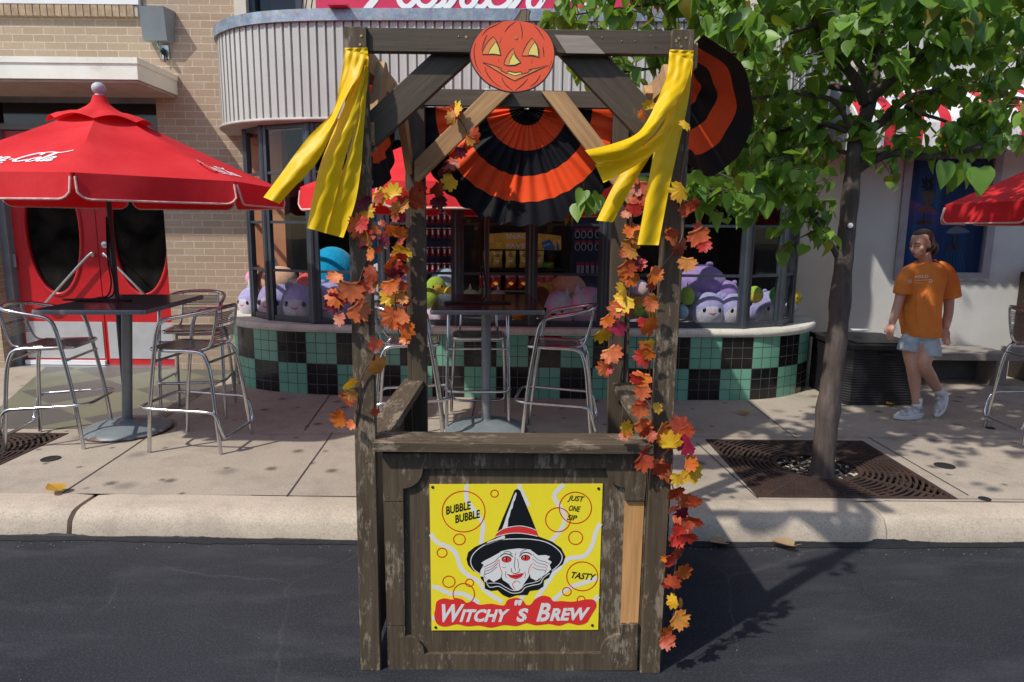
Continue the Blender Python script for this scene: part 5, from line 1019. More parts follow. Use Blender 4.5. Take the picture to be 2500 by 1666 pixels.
g = MB(); r_ = random.Random(31)   # grit in the gutter and on the road
for k in range(230):
    x = r_.uniform(-3.2, 3.6); y = 3.585-abs(r_.gauss(0, .06)) if k < 170 else r_.uniform(2.2, 3.6); s = r_.uniform(.0012, .0034)
    g.sphere((x, y, s*.6), (s*r_.uniform(.8, 1.5), s, s*.7), 5, 4, 0 if r_.random() < .5 else 1)
tag(g.obj('road_grit', [mat('pale_grit', (.30, .27, .23), .8), mat('grey_grit', (.16, .15, .14), .8)], kind='stuff', smooth=60), 'small pale stones and grit scattered on the road along the kerb', 'grit')
# ================================================================== STREET TREE
m, nt, b = newmat('bark'); b.inputs['Roughness'].default_value = .9
c = ramp(nt, noise(nt, 14, 6, .7, stretch=(1.6, 1.6, .25)), [(.3, (.045, .033, .028)), (.55, (.095, .073, .062)), (.75, (.165, .13, .112))]); c = mix(nt, ramp(nt, noise(nt, 3, 4), [(.5, 0), (.75, .5)]), c, (.085, .055, .045)); lnk(nt, c, b.inputs['Base Color'])
bump(nt, b, noise(nt, 30, 6, .7, stretch=(1.6, 1.6, .2)), .8, .012); BARK = m
def m_green(name, a, bcol, tr):
    m, nt, b = newmat(name); b.inputs['Roughness'].default_value = .42; ge = N(nt, 'NewGeometry')
    c = ramp(nt, ge.outputs['Random Per Island'], [(0, a), (.55, bcol), (.93, sc3(bcol, 1.25)), (.97, (.22, .16, .02))]); c = mix(nt, ramp(nt, noise(nt, 9, 3), [(.4, 0), (.75, .35)]), c, sc3(a, .8)); lnk(nt, c, b.inputs['Base Color'])
    tl = N(nt, 'BsdfTranslucent'); lnk(nt, mix(nt, .5, c, tr), tl.inputs[0]); ms = N(nt, 'MixShader'); ms.inputs[0].default_value = .45; lnk(nt, b.outputs[0], ms.inputs[1]); lnk(nt, tl.outputs[0], ms.inputs[2]); lnk(nt, ms.outputs[0], nt.nodes['Material Output'].inputs[0]); return m
GREEN = m_green('green_leaves', (.060, .150, .028), (.165, .310, .045), (.34, .56, .03))
tree = thing('street_tree', 'leafy heart-leaved street tree leaning from the grate over the pavement', 'tree', (2.066, 4.35, GZ))
YT = 4.35
def limb(g, pts, r0, r1, n=6, seg=9, wob=.0):
    P = spl(pts, n); K = len(P)
    g.tube(P, [r0+(r1-r0)*(i/(K-1))**.9*(1) + (wob*math.sin(i*2.1) if wob else 0) for i in range(K)], seg); return P
def px(p, dy=0): return aY(p[0], p[1], YT+dy)
g = MB(); tp = [(2004, 1178), (2010, 1120), (2022, 1000), (2034, 900), (2046, 800), (2054, 700), (2064, 600), (2074, 500), (2083, 410), (2090, 340), (2102, 300)]
P = spl([px(p) for p in tp], 6); K = len(P); rad_ = []
for i, q in enumerate(P):
    u = i/(K-1); r = .076-.029*min(1, u*1.3); r += .022*math.exp(-(u/.05)**2); r += .010*math.exp(-((u-.20)/.025)**2)+.010*math.exp(-((u-.47)/.03)**2)+.006*math.exp(-((u-.36)/.02)**2)+.006*math.exp(-((u-.72)/.025)**2); rad_.append(r+.0015*math.sin(i*1.7))
P[0].z = .09; g.tube(P, rad_, 18)
for k_, an in ((.47, -.1), (.21, .25)):
    q = P[int(k_*K)]; g.lathe([(.036, -.012), (.031, .004), (.022, .007), (.014, -.002), (0, -.004)], q+V((math.sin(an)*.05, -.052, 0)), 14, M=Matrix.Rotation(rad(90), 3, 'X'))
g.obj('trunk', BARK, tree, smooth=60)
LIMBS = []; gl = MB()
def L(pts, r0, r1): LIMBS.append((limb(gl, [aY(p[0], p[1], YT+p[2]) if len(p) == 3 else px(p) for p in pts], r0, r1, 5), r0, r1))
L([(2096, 330, 0), (2118, 270, .02), (2134, 200, .05), (2140, 120, .1), (2170, -60, .15), (2190, -320, .2)], .048, .018)
L([(2112, 250, 0), (2085, 190, -.05), (2050, 150, -.1), (2020, 112, -.2), (1985, 40, -.3), (1940, -120, -.4), (1900, -300, -.4)], .036, .012)
L([(2122, 245, 0), (2165, 205, -.05), (2225, 155, -.15), (2290, 120, -.25), (2380, 60, -.3), (2480, -60, -.4), (2600, -250, -.4)], .036, .010)
L([(2100, 325, 0), (2150, 300, .05), (2200, 250, .1), (2260, 228, .2), (2370, 217, .3), (2465, 238, .4), (2580, 250, .5)], .034, .010)
L([(2086, 420, 0), (2125, 395, -.05), (2185, 374, -.1), (2280, 383, -.15), (2400, 358, -.2), (2500, 338, -.25), (2640, 300, -.3)], .032, .014)
L([(2085, 220, .1), (2040, 215, .15), (1998, 207, .2), (1960, 228, .25), (1900, 245, .3), (1815, 262, .3)], .020, .007)
L([(2080, 330, 0), (2040, 250, -.1), (1960, 230, -.15), (1918, 225, -.2), (1850, 240, -.25), (1760, 245, -.3)], .018, .006)
L([(2070, 320, 0), (2010, 303, .05), (1953, 308, .1), (1880, 330, .2), (1800, 365, .3), (1750, 395, .35)], .020, .006)
L([(2044, 625, 0), (2030, 600, -.04), (2004, 572, -.08), (1996, 545, -.1), (1978, 510, -.14), (1962, 478, -.2), (1935, 440, -.3), (1890, 430, -.4), (1800, 460, -.45), (1720, 480, -.5)], .021, .005)
L([(2080, 375, 0), (2050, 370, .05), (2000, 360, .1), (1940, 365, .2), (1860, 400, .3), (1780, 430, .35)], .016, .005)
L([(1990, 60, -.3), (1900, 90, -.35), (1800, 130, -.4), (1700, 140, -.45), (1600, 165, -.5), (1520, 176, -.5), (1460, 160, -.5)], .014, .004)
L([(1960, -60, -.35), (1850, -20, -.4), (1720, 0, -.45), (1600, 10, -.5), (1480, 25, -.5), (1380, 40, -.5)], .014, .004)
L([(1800, 460, -.45), (1690, 490, -.5), (1580, 500, -.4), (1490, 470, .0), (1430, 460, .2)], .006, .003)
L([(2225, 155, -.15), (2230, 50, -.3), (2250, -80, -.5), (2300, -280, -.6)], .02, .008); L([(2134, 200, .05), (2060, 100, .3), (2000, -20, .6), (1950, -200, .8)], .02, .008); L([(2370, 217, .3), (2420, 130, .5), (2470, 0, .7), (2560, -150, .9)], .014, .006)
L([(2050, 150, -.1), (1960, 90, .2), (1860, 60, .5), (1740, 40, .7)], .014, .005); L([(2180, -60, .15), (2350, -150, .5), (2560, -260, 1.0)], .016, .006)
L([(2212, 262, .1), (2240, 275, .0), (2290, 290, -.05), (2345, 308, -.1), (2395, 300, -.15)], .014, .006)
gl.obj('branches', BARK, tree, smooth=60)
HV = [heart(f, c_, w_) for f, c_, w_ in ((.25, .3, 1.0), (.5, .1, .85), (.1, .6, 1.1), (.35, -.2, 1.0), (.05, .2, 1.15), (.7, .4, .8), (.3, .9, .9), (-.25, .3, 1.0), (.15, -.5, 1.2))]
rt = random.Random(77); gf = MB(); gt = MB()
def leaf_at(p, s, face=None, spread=1.0, tilt=None):
    vs, fs = rt.choice(HV); az = rt.uniform(-math.pi, math.pi) if face is None else face+rt.uniform(-.6, .6)*spread; ti = rt.gauss(-1.0, .45) if tilt is None else tilt+rt.uniform(-.25, .25)
    M_ = Matrix.Rotation(az, 3, 'Z') @ Matrix.Rotation(ti, 3, 'X') @ Matrix.Rotation(rt.gauss(0, .5), 3, 'Y')
    st_ = V((rt.gauss(0, .02), rt.gauss(0, .02), rt.uniform(.015, .05)))
    gf.add([p+M_ @ V((x*s, y*s, z*s)) for x, y, z in vs], fs); gf.add([p, p+st_+V((.0015, 0, 0)), p+st_], [(0, 1, 2)])
def twig(a, d, n, s):
    P = spl([a, a+d*.5+V((0, 0, rt.uniform(.0, .05))), a+d], 5); gt.tube(P, [.0035-.0022*i/(len(P)-1) for i in range(len(P))], 5)
    for i in range(n):
        q = P[int(len(P)*(.25+.75*rt.random()))-1 if n > 1 else -1]; leaf_at(q+V((rt.gauss(0, .025), rt.gauss(0, .025), rt.gauss(-.01, .02))), s*rt.uniform(.7, 1.25))
for li, (P, r0, r1) in enumerate(LIMBS):
    n = len(P)
    for i in range(n):
        u = i/(n-1)
        if (li in (0, 1, 2, 3) and u < .35) or u < .22: continue
        if li == 4 and u > .35: 
            if rt.random() < .86: continue
        rep = 3 if li in (1, 2, 13, 14, 15, 16, 17) else 2
        if li in (3, 5, 6, 18): rep = 1
        for _ in range(rep):
            if rt.random() > .5: continue
            d = V((rt.gauss(0, .13), rt.gauss(0, .15), rt.gauss(.03, .11))); twig(P[i], d, rt.randint(3, 5), .088)
# crown volume: clusters, each with a twig
def cluster(px_, py_, dy, sx, sy, sdy, cnt, s=.088):
    for _ in range(int(cnt*(.66 if py_ > -50 else .85)+.5)):
        c_ = aY(px_+rt.gauss(0, sx), py_+rt.gauss(0, sy), YT+dy+rt.gauss(0, sdy)); twig(c_, V((rt.gauss(0, .09), rt.gauss(0, .09), rt.gauss(0, .07))), rt.randint(3, 6), s)
for a_ in ((1800, 60, -.3, 80, 60, .3, 34), (1930, 60, 0, 90, 60, .4, 42), (2080, 10, -.2, 100, 60, .4, 50), (2230, 50, -.3, 90, 60, .35, 42), (2370, 60, -.3, 90, 70, .35, 50), (2480, 120, 0, 60, 90, .4, 34), (1840, 180, .2, 80, 50, .3, 32), (1760, 110, -.4, 60, 50, .2, 18), (1900, 330, .15, 70, 45, .25, 26), (1790, 420, .1, 60, 40, .25, 18), (1930, 430, .1, 60, 35, .25, 16), (1980, 470, -.1, 22, 14, .1, 6), (1810, 300, .2, 50, 50, .25, 18), (1885, 505, -.2, 40, 12, .15, 6), (1720, 470, -.3, 40, 25, .15, 8),
           (1640, 40, -.45, 55, 45, .12, 12), (1540, 60, -.45, 50, 40, .12, 10), (1440, 30, -.45, 45, 25, .1, 8), (1350, 30, -.45, 28, 22, .08, 4), (1560, 150, -.4, 50, 25, .1, 6), (1405, 175, -.35, 30, 12, .08, 3), (2290, 250, .2, 50, 25, .2, 8), (2380, 270, .1, 40, 40, .2, 9), (2470, 330, .0, 25, 40, .2, 6), (2140, 350, -.1, 50, 22, .15, 7), (2360, 345, -.15, 30, 20, .1, 4), (1440, 462, .25, 18, 10, .05, 2), (1400, 510, .9, 40, 12, .1, 4), (2000, 300, .1, 40, 40, .2, 9), (2200, 140, .1, 60, 40, .3, 12), (2330, 215, .1, 50, 25, .2, 10), (2440, 215, .1, 40, 35, .2, 12), (2200, 270, .1, 35, 20, .15, 8), (2130, 225, .1, 30, 20, .15, 6), (2290, 335, .0, 40, 18, .15, 6), (2430, 300, .0, 30, 25, .15, 7)): cluster(*a_)
# leaves above the picture, which shade the pavement and the wall
for a_ in ((2050, -230, 0, 190, 110, .6, 110), (2350, -200, 0, 160, 110, .6, 90), (1800, -160, -.1, 130, 80, .5, 46), (2250, -420, .1, 200, 90, .6, 60), (2560, -60, .2, 90, 130, .6, 60), (1950, -60, .7, 150, 70, .3, 30), (2300, -60, .8, 150, 80, .3, 36)): cluster(*a_)
# big sunlit leaves hanging at the near end of the lower right branch
for q in ((2305, 398), (2335, 402), (2362, 400), (2392, 412), (2410, 425), (2325, 408), (2380, 418)):
    leaf_at(aY(q[0], q[1], YT-.32+rt.uniform(-.05, .05)), .150, math.pi, .5, -1.35)
for q in ((2440, 330), (2465, 335), (2408, 300)): leaf_at(aY(q[0], q[1], YT-.3), .12, math.pi, .5, -1.1)
for q, fc in (((1425, 468), 2.6), ((1440, 480), -2.4), ((1462, 476), 3.0), ((1452, 488), 2.2), ((1412, 500), 2.9)): leaf_at(aY(q[0], q[1], 3.43), .095, fc, .6, -1.2)
crown = gf.obj('foliage', GREEN, tree, smooth=180, recalc=False); gt.obj('twigs', BARK, tree, smooth=60)
g = MB(); g.lathe([(0, 0), (.016, 0), (.016, .006), (0, .008)], px((2064, 551))+V((0, -.06, 0)), 14, M=Matrix.Rotation(rad(90), 3, 'X')); g.obj('tag_disc', MT['white'], tree)
# ================================================================== DECK BOX, BENCH, BIN
m, nt, b = newmat('black_wicker'); b.inputs['Roughness'].default_value = .5; tc = N(nt, 'TexCoord'); wv = N(nt, 'TexWave'); wv.bands_direction = 'Z'; wv.inputs['Scale'].default_value = 13; wv.inputs['Distortion'].default_value = 1.2; wv.inputs['Detail'].default_value = 2; lnk(nt, tc.outputs['Object'], wv.inputs[0])
lnk(nt, ramp(nt, wv.outputs['Fac'], [(.2, (.006, .006, .007)), (.8, (.018, .018, .020))]), b.inputs['Base Color']); bump(nt, b, wv.outputs['Fac'], .6, .006); WK = m; DB = mat('black_plastic', (.014, .014, .015), .45)
dbx = thing('deck_box', 'black wicker deck box standing beside the curved tile base', 'storage box', (3.45, 6.5, GZ))
X0, X1, Yf, Yb = 3.13, 3.82, 6.20, 6.98; zt = .735
g = MB(); g.prism([(X0+.05, Yf, 0), (X1, Yf, 0), (X1, Yb, 0), (X0, Yb, 0), (X0, Yf+.07, 0)], (0, 0, zt-.06-GZ-.005)); g.v = [(a, b_2, c_+GZ+.005) for a, b_2, c_ in g.v]; g.obj('box_body', WK, dbx)
g = MB(); g.prism([(X0+.03, Yf-.025, 0), (X1+.02, Yf-.025, 0), (X1+.02, Yb, 0), (X0-.02, Yb, 0), (X0-.02, Yf+.06, 0)], (0, 0, .045)); g.v = [(a, b_2, c_+zt-.053) for a, b_2, c_ in g.v]; g.prism([(X0+.10, Yf+.06, zt-.008), (X1-.06, Yf+.06, zt-.008), (X1-.06, Yb-.06, zt-.008), (X0+.08, Yb-.06, zt-.008)], (0, 0, .012)); g.obj('lid', DB, dbx)
g = MB(); g.box(X0+.27, X0+.42, Yf-.034, Yf-.001, zt-.10, zt-.085); g.box(X0+.31, X0+.35, Yf-.014, Yf-.001, GZ+.04, GZ+.13); g.obj('latch', DB, dbx)
p = aZ(2098, 806, zt+.007); g = MB(); g.prism([aZ(*q, zt+.006) for q in ((2075, 803), (2118, 804), (2122, 808), (2082, 807))], (0, 0, .0015)); tag(g.obj('paper_sheet', MT['white']), 'white sheet of paper lying on the black deck box lid', 'paper')
bn = thing('bench', 'grey concrete bench against the white wall behind the walking person', 'bench', (4.9, 7.3, GZ))
BC = m_pave('bench_concrete', (.27, .245, .22), False); g = MB(); g.box(3.86, 5.28, 7.02, 7.56, .435, .508); g.box(5.28, 6.6, 7.02, 7.25, .435, .508); g.obj('seat', BC, bn); g = MB(); g.box(3.9, 5.27, 7.38, 7.5, GZ+.001, .435); g.obj('back_support', mat('bench_dark_board', (.10, .10, .10), .8), bn)  # plain dark grey board under the bench seat
g = MB(); g.box(5.14, 5.26, 7.06, 7.37, GZ+.001, .435); g.obj('leg', BC, bn); g = MB(); g.box(3.92, 4.04, 7.06, 7.37, GZ+.001, .435); g.obj('leg', BC, bn)
g = MB(); g.box(5.30, 6.6, 7.10, 7.25, .509, .56); g.obj('raised_end', BC, bn)
tb = thing('litter_bin', 'dark brown litter bin with cream panel half cut off at the right edge', 'bin', (5.6, 7.4, GZ)); BR_ = mat('dark_brown_metal', (.022, .012, .008), .5); YB2 = 7.27; xb = aY(2481, 750, YB2+.31).x; zp0, zp1 = aY(2490, 692, YB2).z, aY(2490, 668, YB2).z
g = MB(); g.box(xb, xb+.5, YB2, YB2+.31, GZ+.001, zp0-.002); g.box(xb, xb+.5, YB2+.012, YB2+.31, zp0, zp1); g.obj('body', BR_, tb)
g = MB(); g.box(xb+.006, xb+.49, YB2, YB2+.010, zp0, zp1); g.obj('cream_panel', mat('cream_panel', (.50, .44, .30), .5), tb); g = MB(); g.lathe([(0, 0), (.26, 0), (.27, .03), (.22, .08), (.12, .10), (0, .105)], (xb+.25, YB2+.155, zp1+.002), 24, M=Matrix.Diagonal((1, .6, 1))); g.obj('lid', DB, tb, smooth=50)
# ================================================================== PERSON WALKING BEHIND THE TREE
YQ = 5.78
def pp(x, y, dy=0): return aY(2050+x/3.137, 540+y/3.137, YQ+dy)
def remesh(mb, name, m, parent, vox, it=4, smooth=180):
    o = mb.obj(name, m, None, local=True); md = o.modifiers.new('r', 'REMESH'); md.mode = 'VOXEL'; md.voxel_size = vox; sm = o.modifiers.new('s', 'SMOOTH'); sm.factor = .5; sm.iterations = it
    bpy.context.view_layer.update(); dg = bpy.context.evaluated_depsgraph_get(); me = bpy.data.meshes.new_from_object(o.evaluated_get(dg)); old = o.data; o.modifiers.clear(); o.data = me; bpy.data.meshes.remove(old); me.name = name
    me.polygons.foreach_set('use_smooth', [True]*len(me.polygons))
    if not me.materials: me.materials.append(m)
    if parent is not None: me.transform(Matrix.Translation(-parent.location)); o.parent = parent
    return o
SKIN = mat('skin', (.50, .27, .19), .5, var=.06, vs=10); HAIR = mat('brown_hair', (.034, .018, .011), .42, var=.6, vs=55, bmp=.6, bs_=120)
person = thing('person', 'person in orange t-shirt and pale denim shorts walking past the black box, looking down', 'person', (pp(560, 1500).x, YQ, GZ))
g = MB()
def limbt(pts, rs, seg=14, n=5):
    P = spl(pts, n); K = len(P); R = []
    for i in range(K):
        u = i/(K-1)*(len(rs)-1); k = min(int(u), len(rs)-2); R.append(rs[k]+(rs[k+1]-rs[k])*(u-k))
    g.tube(P, R, seg)
# legs
lk = [pp(545, 900, .02), pp(548, 1020, .0), pp(556, 1110, -.03), pp(572, 1210, .0), pp(580, 1320, .01), pp(590, 1400, .0)]
limbt(lk, [.080, .067, .051, .053, .037, .034])
rk = [pp(665, 900, .0), pp(655, 1020, -.06), pp(650, 1105, -.10), pp(690, 1190, .0), pp(745, 1280, .09), pp(765, 1320, .11)]
limbt(rk, [.083, .070, .053, .055, .039, .034])
# arms
la = [pp(545, 405, .02), pp(485, 510, .03), pp(452, 620, .0), pp(425, 710, -.05), pp(400, 790, -.08)]; limbt(la, [.052, .046, .038, .036, .026])
ra = [pp(800, 390, .05), pp(832, 540, .07), pp(835, 680, .06), pp(822, 760, .03), pp(810, 825, .0)]; limbt(ra, [.052, .046, .039, .037, .027])
# hands: palm, four bent fingers, thumb
def hand(w, d, side, palm_n, curl):
    d = d.normalized(); s = side.normalized(); c = w+d*.042
    M_ = Matrix((s, d, palm_n)).transposed(); g.sphere(c, (.036, .050, .017), 12, 8, M=M_)
    for k, (o, L_) in enumerate(((-.027, .062), (-.009, .072), (.009, .068), (.026, .052))):
        a = c+s*o+d*.035; b_ = a+d*L_*.5+palm_n*curl*.25*L_; e = b_+d*L_*.42+palm_n*curl*L_*.55; P = spl([a-d*.012, a, b_, e], 3); g.tube(P, [.0088]*4+[.0082]*3+[.0068]*(len(P)-7), 8); g.sphere(e, .0068, 8, 5)
    a = w+d*.018-s*.028; P = spl([a, a-s*.022+d*.028+palm_n*.006, a-s*.026+d*.062+palm_n*.014], 3); g.tube(P, [.011]*(len(P)-2)+[.009, .008], 8); g.sphere(P[-1], .008, 8, 5)
hand(pp(400, 790, -.08), V((-.05, -.05, -.18)), V((.45, -.85, 0)), V((.85, .45, -.1)).normalized(), .6)
hand(pp(810, 825, .0), V((.01, -.03, -.18)), V((.95, -.2, 0)), V((-.2, .95, -.1)).normalized(), -.35)
# torso core, neck
limbt([pp(640, 880), pp(640, 700), pp(650, 450), pp(655, 340)], [.09, .09, .09, .06], 16)
limbt([pp(662, 370, .03), pp(655, 300, .02), pp(640, 240, .0)], [.060, .050, .050])
# head in its own frame
fw = V((-.92, -.34, -.24)).normalized(); rt_ = fw.cross(V((0, 0, 1))).normalized(); up_ = rt_.cross(fw).normalized()
HC = pp(622, 172, -.005); MH = Matrix((rt_, fw, up_)).transposed()
def hp(x, y, z): return HC + MH @ V((x, y, z))
g.sphere(HC+MH @ V((0, -.012, .025)), (.073, .094, .086), 20, 14, M=MH); g.sphere(hp(0, .030, -.045), (.054, .056, .070), 16, 12, M=MH); g.sphere(hp(0, .050, -.092), (.026, .026, .020), 12, 8, M=MH)
g.tube([hp(0, .082, .010), hp(0, .094, -.012), hp(0, .106, -.034)], [.008, .010, .013], 10); g.sphere(hp(0, .099, -.040), (.016, .012, .009), 10, 8, M=MH)
for s in (-1, 1):
    g.sphere(hp(s*.044, .050, -.030), (.022, .020, .022), 10, 8, M=MH); g.sphere(hp(s*.030, .074, .022), (.024, .010, .008), 10, 6, M=MH); g.sphere(hp(s*.030, .070, .003), (.015, .012, .010), 10, 8, M=MH)
    g.sphere(hp(s*.074, -.008, -.012), (.009, .017, .030), 10, 8, M=MH)
g.sphere(hp(0, .083, -.062), (.021, .010, .006), 10, 6, M=MH); g.sphere(hp(0, .081, -.073), (.018, .010, .007), 10, 6, M=MH)
body = remesh(g, 'body', SKIN, person, .0062, 3)
# face details
DK = mat('lash_brown', (.050, .028, .020), .7, var=0); LIP = mat('lip_pink', (.30, .085, .075), .45, var=0)
for s in (-1, 1):
    g = MB(); g.tube(spl([hp(s*.014, .086, -.001), hp(s*.030, .0845, -.006), hp(s*.046, .072, -.001)], 4), .0022, 6); g.obj('eyelash', DK, person, smooth=60)
    g = MB(); g.tube(spl([hp(s*.012, .088, .020), hp(s*.032, .0865, .0275), hp(s*.052, .070, .022)], 4), .0026, 6); g.obj('eyebrow', DK, person, smooth=60)
g = MB(); g.sphere(hp(0, .0895, -.0625), (.019, .006, .0045), 12, 6, M=MH); g.sphere(hp(0, .087, -.0735), (.016, .006, .0055), 12, 6, M=MH); g.obj('lips', LIP, person, smooth=180)
g = MB(); g.tube([hp(-.016, .0955, -.068), hp(.016, .0955, -.068)], .0018, 5); g.obj('mouth_line', DK, person)
g = MB(); g.tube([hp(.078, -.002, -.040)+V((.009*math.cos(a*.7854), 0, .011*math.sin(a*.7854)-.004)) for a in range(8)], .0022, 6, True); g.obj('earring', mat('gold_ring', (.7, .62, .5), .3, .8, var=0), person)
# hair: a close cap drawn back, tied into a low bun and tail
g = MB()
def hairfn(p):
    front = p.y > .12 and p.z < .60+.10*p.y; side = abs(p.x) > .45 and p.z < -.05 and p.y > -.10
    return p*(.80 if (front or side) else 1.0)
g.sphere(hp(0, -.016, .026), (.081, .106, .095), 40, 28, M=MH, fn=hairfn); g.sphere(hp(0, -.062, -.035), (.066, .055, .062), 16, 12, M=MH)
g.sphere(hp(.0, -.105, -.030), (.042, .044, .048), 16, 12, M=MH)
P = spl([hp(.0, -.115, -.03), hp(.005, -.150, -.060), hp(.01, -.155, -.105), hp(.012, -.14, -.135)], 5); g.tube(P, [.030, .034, .036, .037, .037, .036, .036, .035, .034, .032, .030, .027, .024, .02, .015, .009][:len(P)], 12)
remesh(g, 'hair', HAIR, person, .007, 2)
# t-shirt
tf = V((-.84, -.54, 0)); tr_ = V((.54, -.84, 0))
def ringt(rows, seg=28, cr=tr_, cf=tf):
    vs = []; rows = [(c, rx*.92, ry*.96) for c, rx, ry in rows]
    for c, rx, ry in rows:
        for k in range(seg):
            a = 2*math.pi*k/seg; vs.append(c+cr*(rx*math.cos(a))+cf*(ry*math.sin(a)))
    n = len(rows); g.add(vs, [(i*seg+k, i*seg+(k+1) % seg, (i+1)*seg+(k+1) % seg, (i+1)*seg+k) for i in range(n-1) for k in range(seg)]+[tuple(reversed(range(seg))), tuple((n-1)*seg+k for k in range(seg))])
g = MB()
ringt([(pp(622, 880, 0), .172, .130), (pp(622, 800, 0), .178, .134), (pp(628, 690, 0), .168, .124), (pp(640, 560, 0), .170, .118), (pp(650, 450, 0), .182, .124), (pp(660, 385, .01), .178, .110), (pp(665, 335, .02), .150, .086), (pp(668, 314, .02), .100, .070)])
limbt([pp(590, 352, .03), pp(532, 392, .02), pp(494, 470, .02), pp(480, 560, .02)], [.042, .062, .070, .078], 16)
limbt([pp(750, 340, .05), pp(806, 384, .06), pp(834, 470, .06), pp(846, 588, .06)], [.046, .068, .080, .090], 16)
for k in range(10):   # folds
    a = rnd.uniform(-1.2, 1.2); z0_, z1_ = rnd.uniform(520, 640), rnd.uniform(780, 870); P = []
    for u in range(7): yy = z0_+(z1_-z0_)*u/6; P.append(pp(625, yy, 0)+tr_*(.168*math.sin(a+.2*u/6))+tf*(.124*math.cos(a+.2*u/6)))
    g.tube(P, [.008, .016, .020, .022, .020, .016, .008], 8)
SH = mat('orange_cotton', (.68, .205, .035), .9, var=.05, vs=12, bmp=.3, bs_=18); shirt = remesh(g, 'tshirt', SH, person, .0105, 5)
from mathutils.bvhtree import BVHTree
bv = BVHTree.FromPolygons([v.co+person.location for v in shirt.data.vertices], [tuple(p.vertices) for p in shirt.data.polygons])
g = MB(); cvp = crop(2150, 550, 7.84)
def on_shirt(p):
    q = cvp(p); d = ray(*q).normalized(); h = bv.ray_cast(CAM, d); return (h[0] if h[0] else aY(q[0], q[1], YQ-.12))-d*.004
def shirt_poly(pts): g.add([on_shirt(p) for p in pts], [tuple(range(len(pts)))])
vs, fs = textmesh('POLO', .03); wm = max(v[0] for v in vs); g.add([on_shirt((655+v[0]/wm*262, 1018-v[1]*52-v[0]/wm*14)) for v in vs], fs)
for x0 in range(650, 900, 22): shirt_poly([(x0, 1056-(x0-650)*.05), (x0+15, 1055-(x0-650)*.05), (x0+15, 1066-(x0-650)*.05), (x0, 1067-(x0-650)*.05)])
for x0 in range(640, 830, 34): shirt_poly([(x0, 1104), (x0+16, 1103), (x0+16, 1116), (x0, 1117)])
for cx, cy in ((560, 1078), (958, 1068)):
    for k in range(5):
        a = k*1.2566; shirt_poly([(cx+8*math.cos(a), cy+8*math.sin(a)), (cx+38*math.cos(a-.35), cy+38*math.sin(a-.35)), (cx+46*math.cos(a), cy+46*math.sin(a)), (cx+38*math.cos(a+.35), cy+38*math.sin(a+.35))])
g.obj('shirt_print', mat('shirt_print_white', (.85, .68, .52), .8, var=0), person, recalc=False)
g = MB(); g.tube([pp(666, 312, .02)+tr_*(.086*math.cos(a*.314))+tf*(.064*math.sin(a*.314)+.004)+V((0, 0, -.016*math.sin(a*.314))) for a in range(20)], .0065, 8, True); g.obj('collar', SH, shirt, smooth=60)
# shorts
g = MB()
ringt([(pp(615, 895, 0), .125, .105), (pp(622, 880, 0), .140, .115), (pp(622, 800, 0), .14, .115)])
limbt([pp(575, 865, .02), pp(532, 935, .0), pp(512, 998, -.01)], [.078, .079, .080], 18); limbt([pp(672, 880, .0), pp(690, 960, -.05), pp(700, 1044, -.08)], [.082, .083, .084], 18)
shorts = remesh(g, 'shorts', mat('pale_denim', (.38, .45, .50), .9, var=.14, vs=22, bmp=.3, bs_=40), person, .0105, 3)
# socks and trainers
SOCK = mat('white_sock', (.70, .71, .74), .9, var=.04); SHOE = mat('silver_trainer', (.42, .43, .44), .4, .2, var=.5, vs=26); SOLE = mat('trainer_sole', (.66, .66, .65), .6, var=.05)
def trainer(heel, toe, up, ank):
    d = (toe-heel); L_ = d.length; d.normalize(); up = (up-d*up.dot(d)).normalized(); s = d.cross(up); M_ = Matrix((s, d, up)).transposed(); c = (heel+toe)/2
    g = MB(); g.tube(spl([ank+up*.055, ank+up*.02, ank-up*.035], 3), .040, 14); sk = g.obj('sock', SOCK, person, smooth=60)
    g = MB()
    def up_fn(p):
        y = p.y; h = 1.0 if y < -.25 else 1.0-.55*((y+.25)/1.25)**1.1; return V((p.x*(1-.18*max(0, y)**2-.10*max(0, -y)), y, max(p.z, -.35)*h))
    g.sphere(c+up*.045, (.047, L_/2, .062), 22, 14, M=M_, fn=up_fn); g.tube([ank+up*(-.012), ank-up*.03], [.046, .050], 14)
    sh = g.obj('shoe', SHOE, person, smooth=60)
    g = MB(); n = 26; o1 = []; 
    for k in range(n):
        a = 2*math.pi*k/n; x, y = math.cos(a), math.sin(a); wd = .047*(1-.10*max(0, -y))*(1 if y < .5 else 1-.15*(y-.5)); o1.append(V((x*wd, y*(L_/2+.006), 0)))
    rows = [(.96, .0), (1.04, .008), (1.05, .024), (1.0, .034)]
    g.add([c+M_ @ V((p.x*k_, p.y*(1+(k_-1)*.4), z+.012*max(0, p.y/(L_/2))**3+(.010 if p.y < 0 else 0)*(z > .02))) for k_, z in rows for p in o1], [(i*n+k, i*n+(k+1) % n, (i+1)*n+(k+1) % n, (i+1)*n+k) for i in range(3) for k in range(n)]+[tuple(range(n)), tuple(3*n+k for k in range(n))]); g.obj('sole', SOLE, sh, smooth=50)
    g = MB()
    for k in range(5): q = c+d*(.005+.018*k)+up*(.098-.0095*k*1.15); g.tube([q-s*.022, q+up*.004, q+s*.022], .0035, 5)
    for sg in (-1, 1):
        g.tube(spl([c-d*.09+s*sg*.044+up*.05, c-d*.02+s*sg*.047+up*.045, c+d*.05+s*sg*.043+up*.035], 3), .004, 5)
    g.obj('laces', SOCK, sh)
h1 = pp(632, 1498, .03); h1.z = GZ+.002; t1 = pp(420, 1508, -.07); t1.z = GZ+.002
trainer(h1, t1, V((0, 0, 1)), pp(592, 1402, .01))
t2 = pp(752, 1478, -.02); t2.z = GZ+.004; h2 = pp(812, 1320, .16)
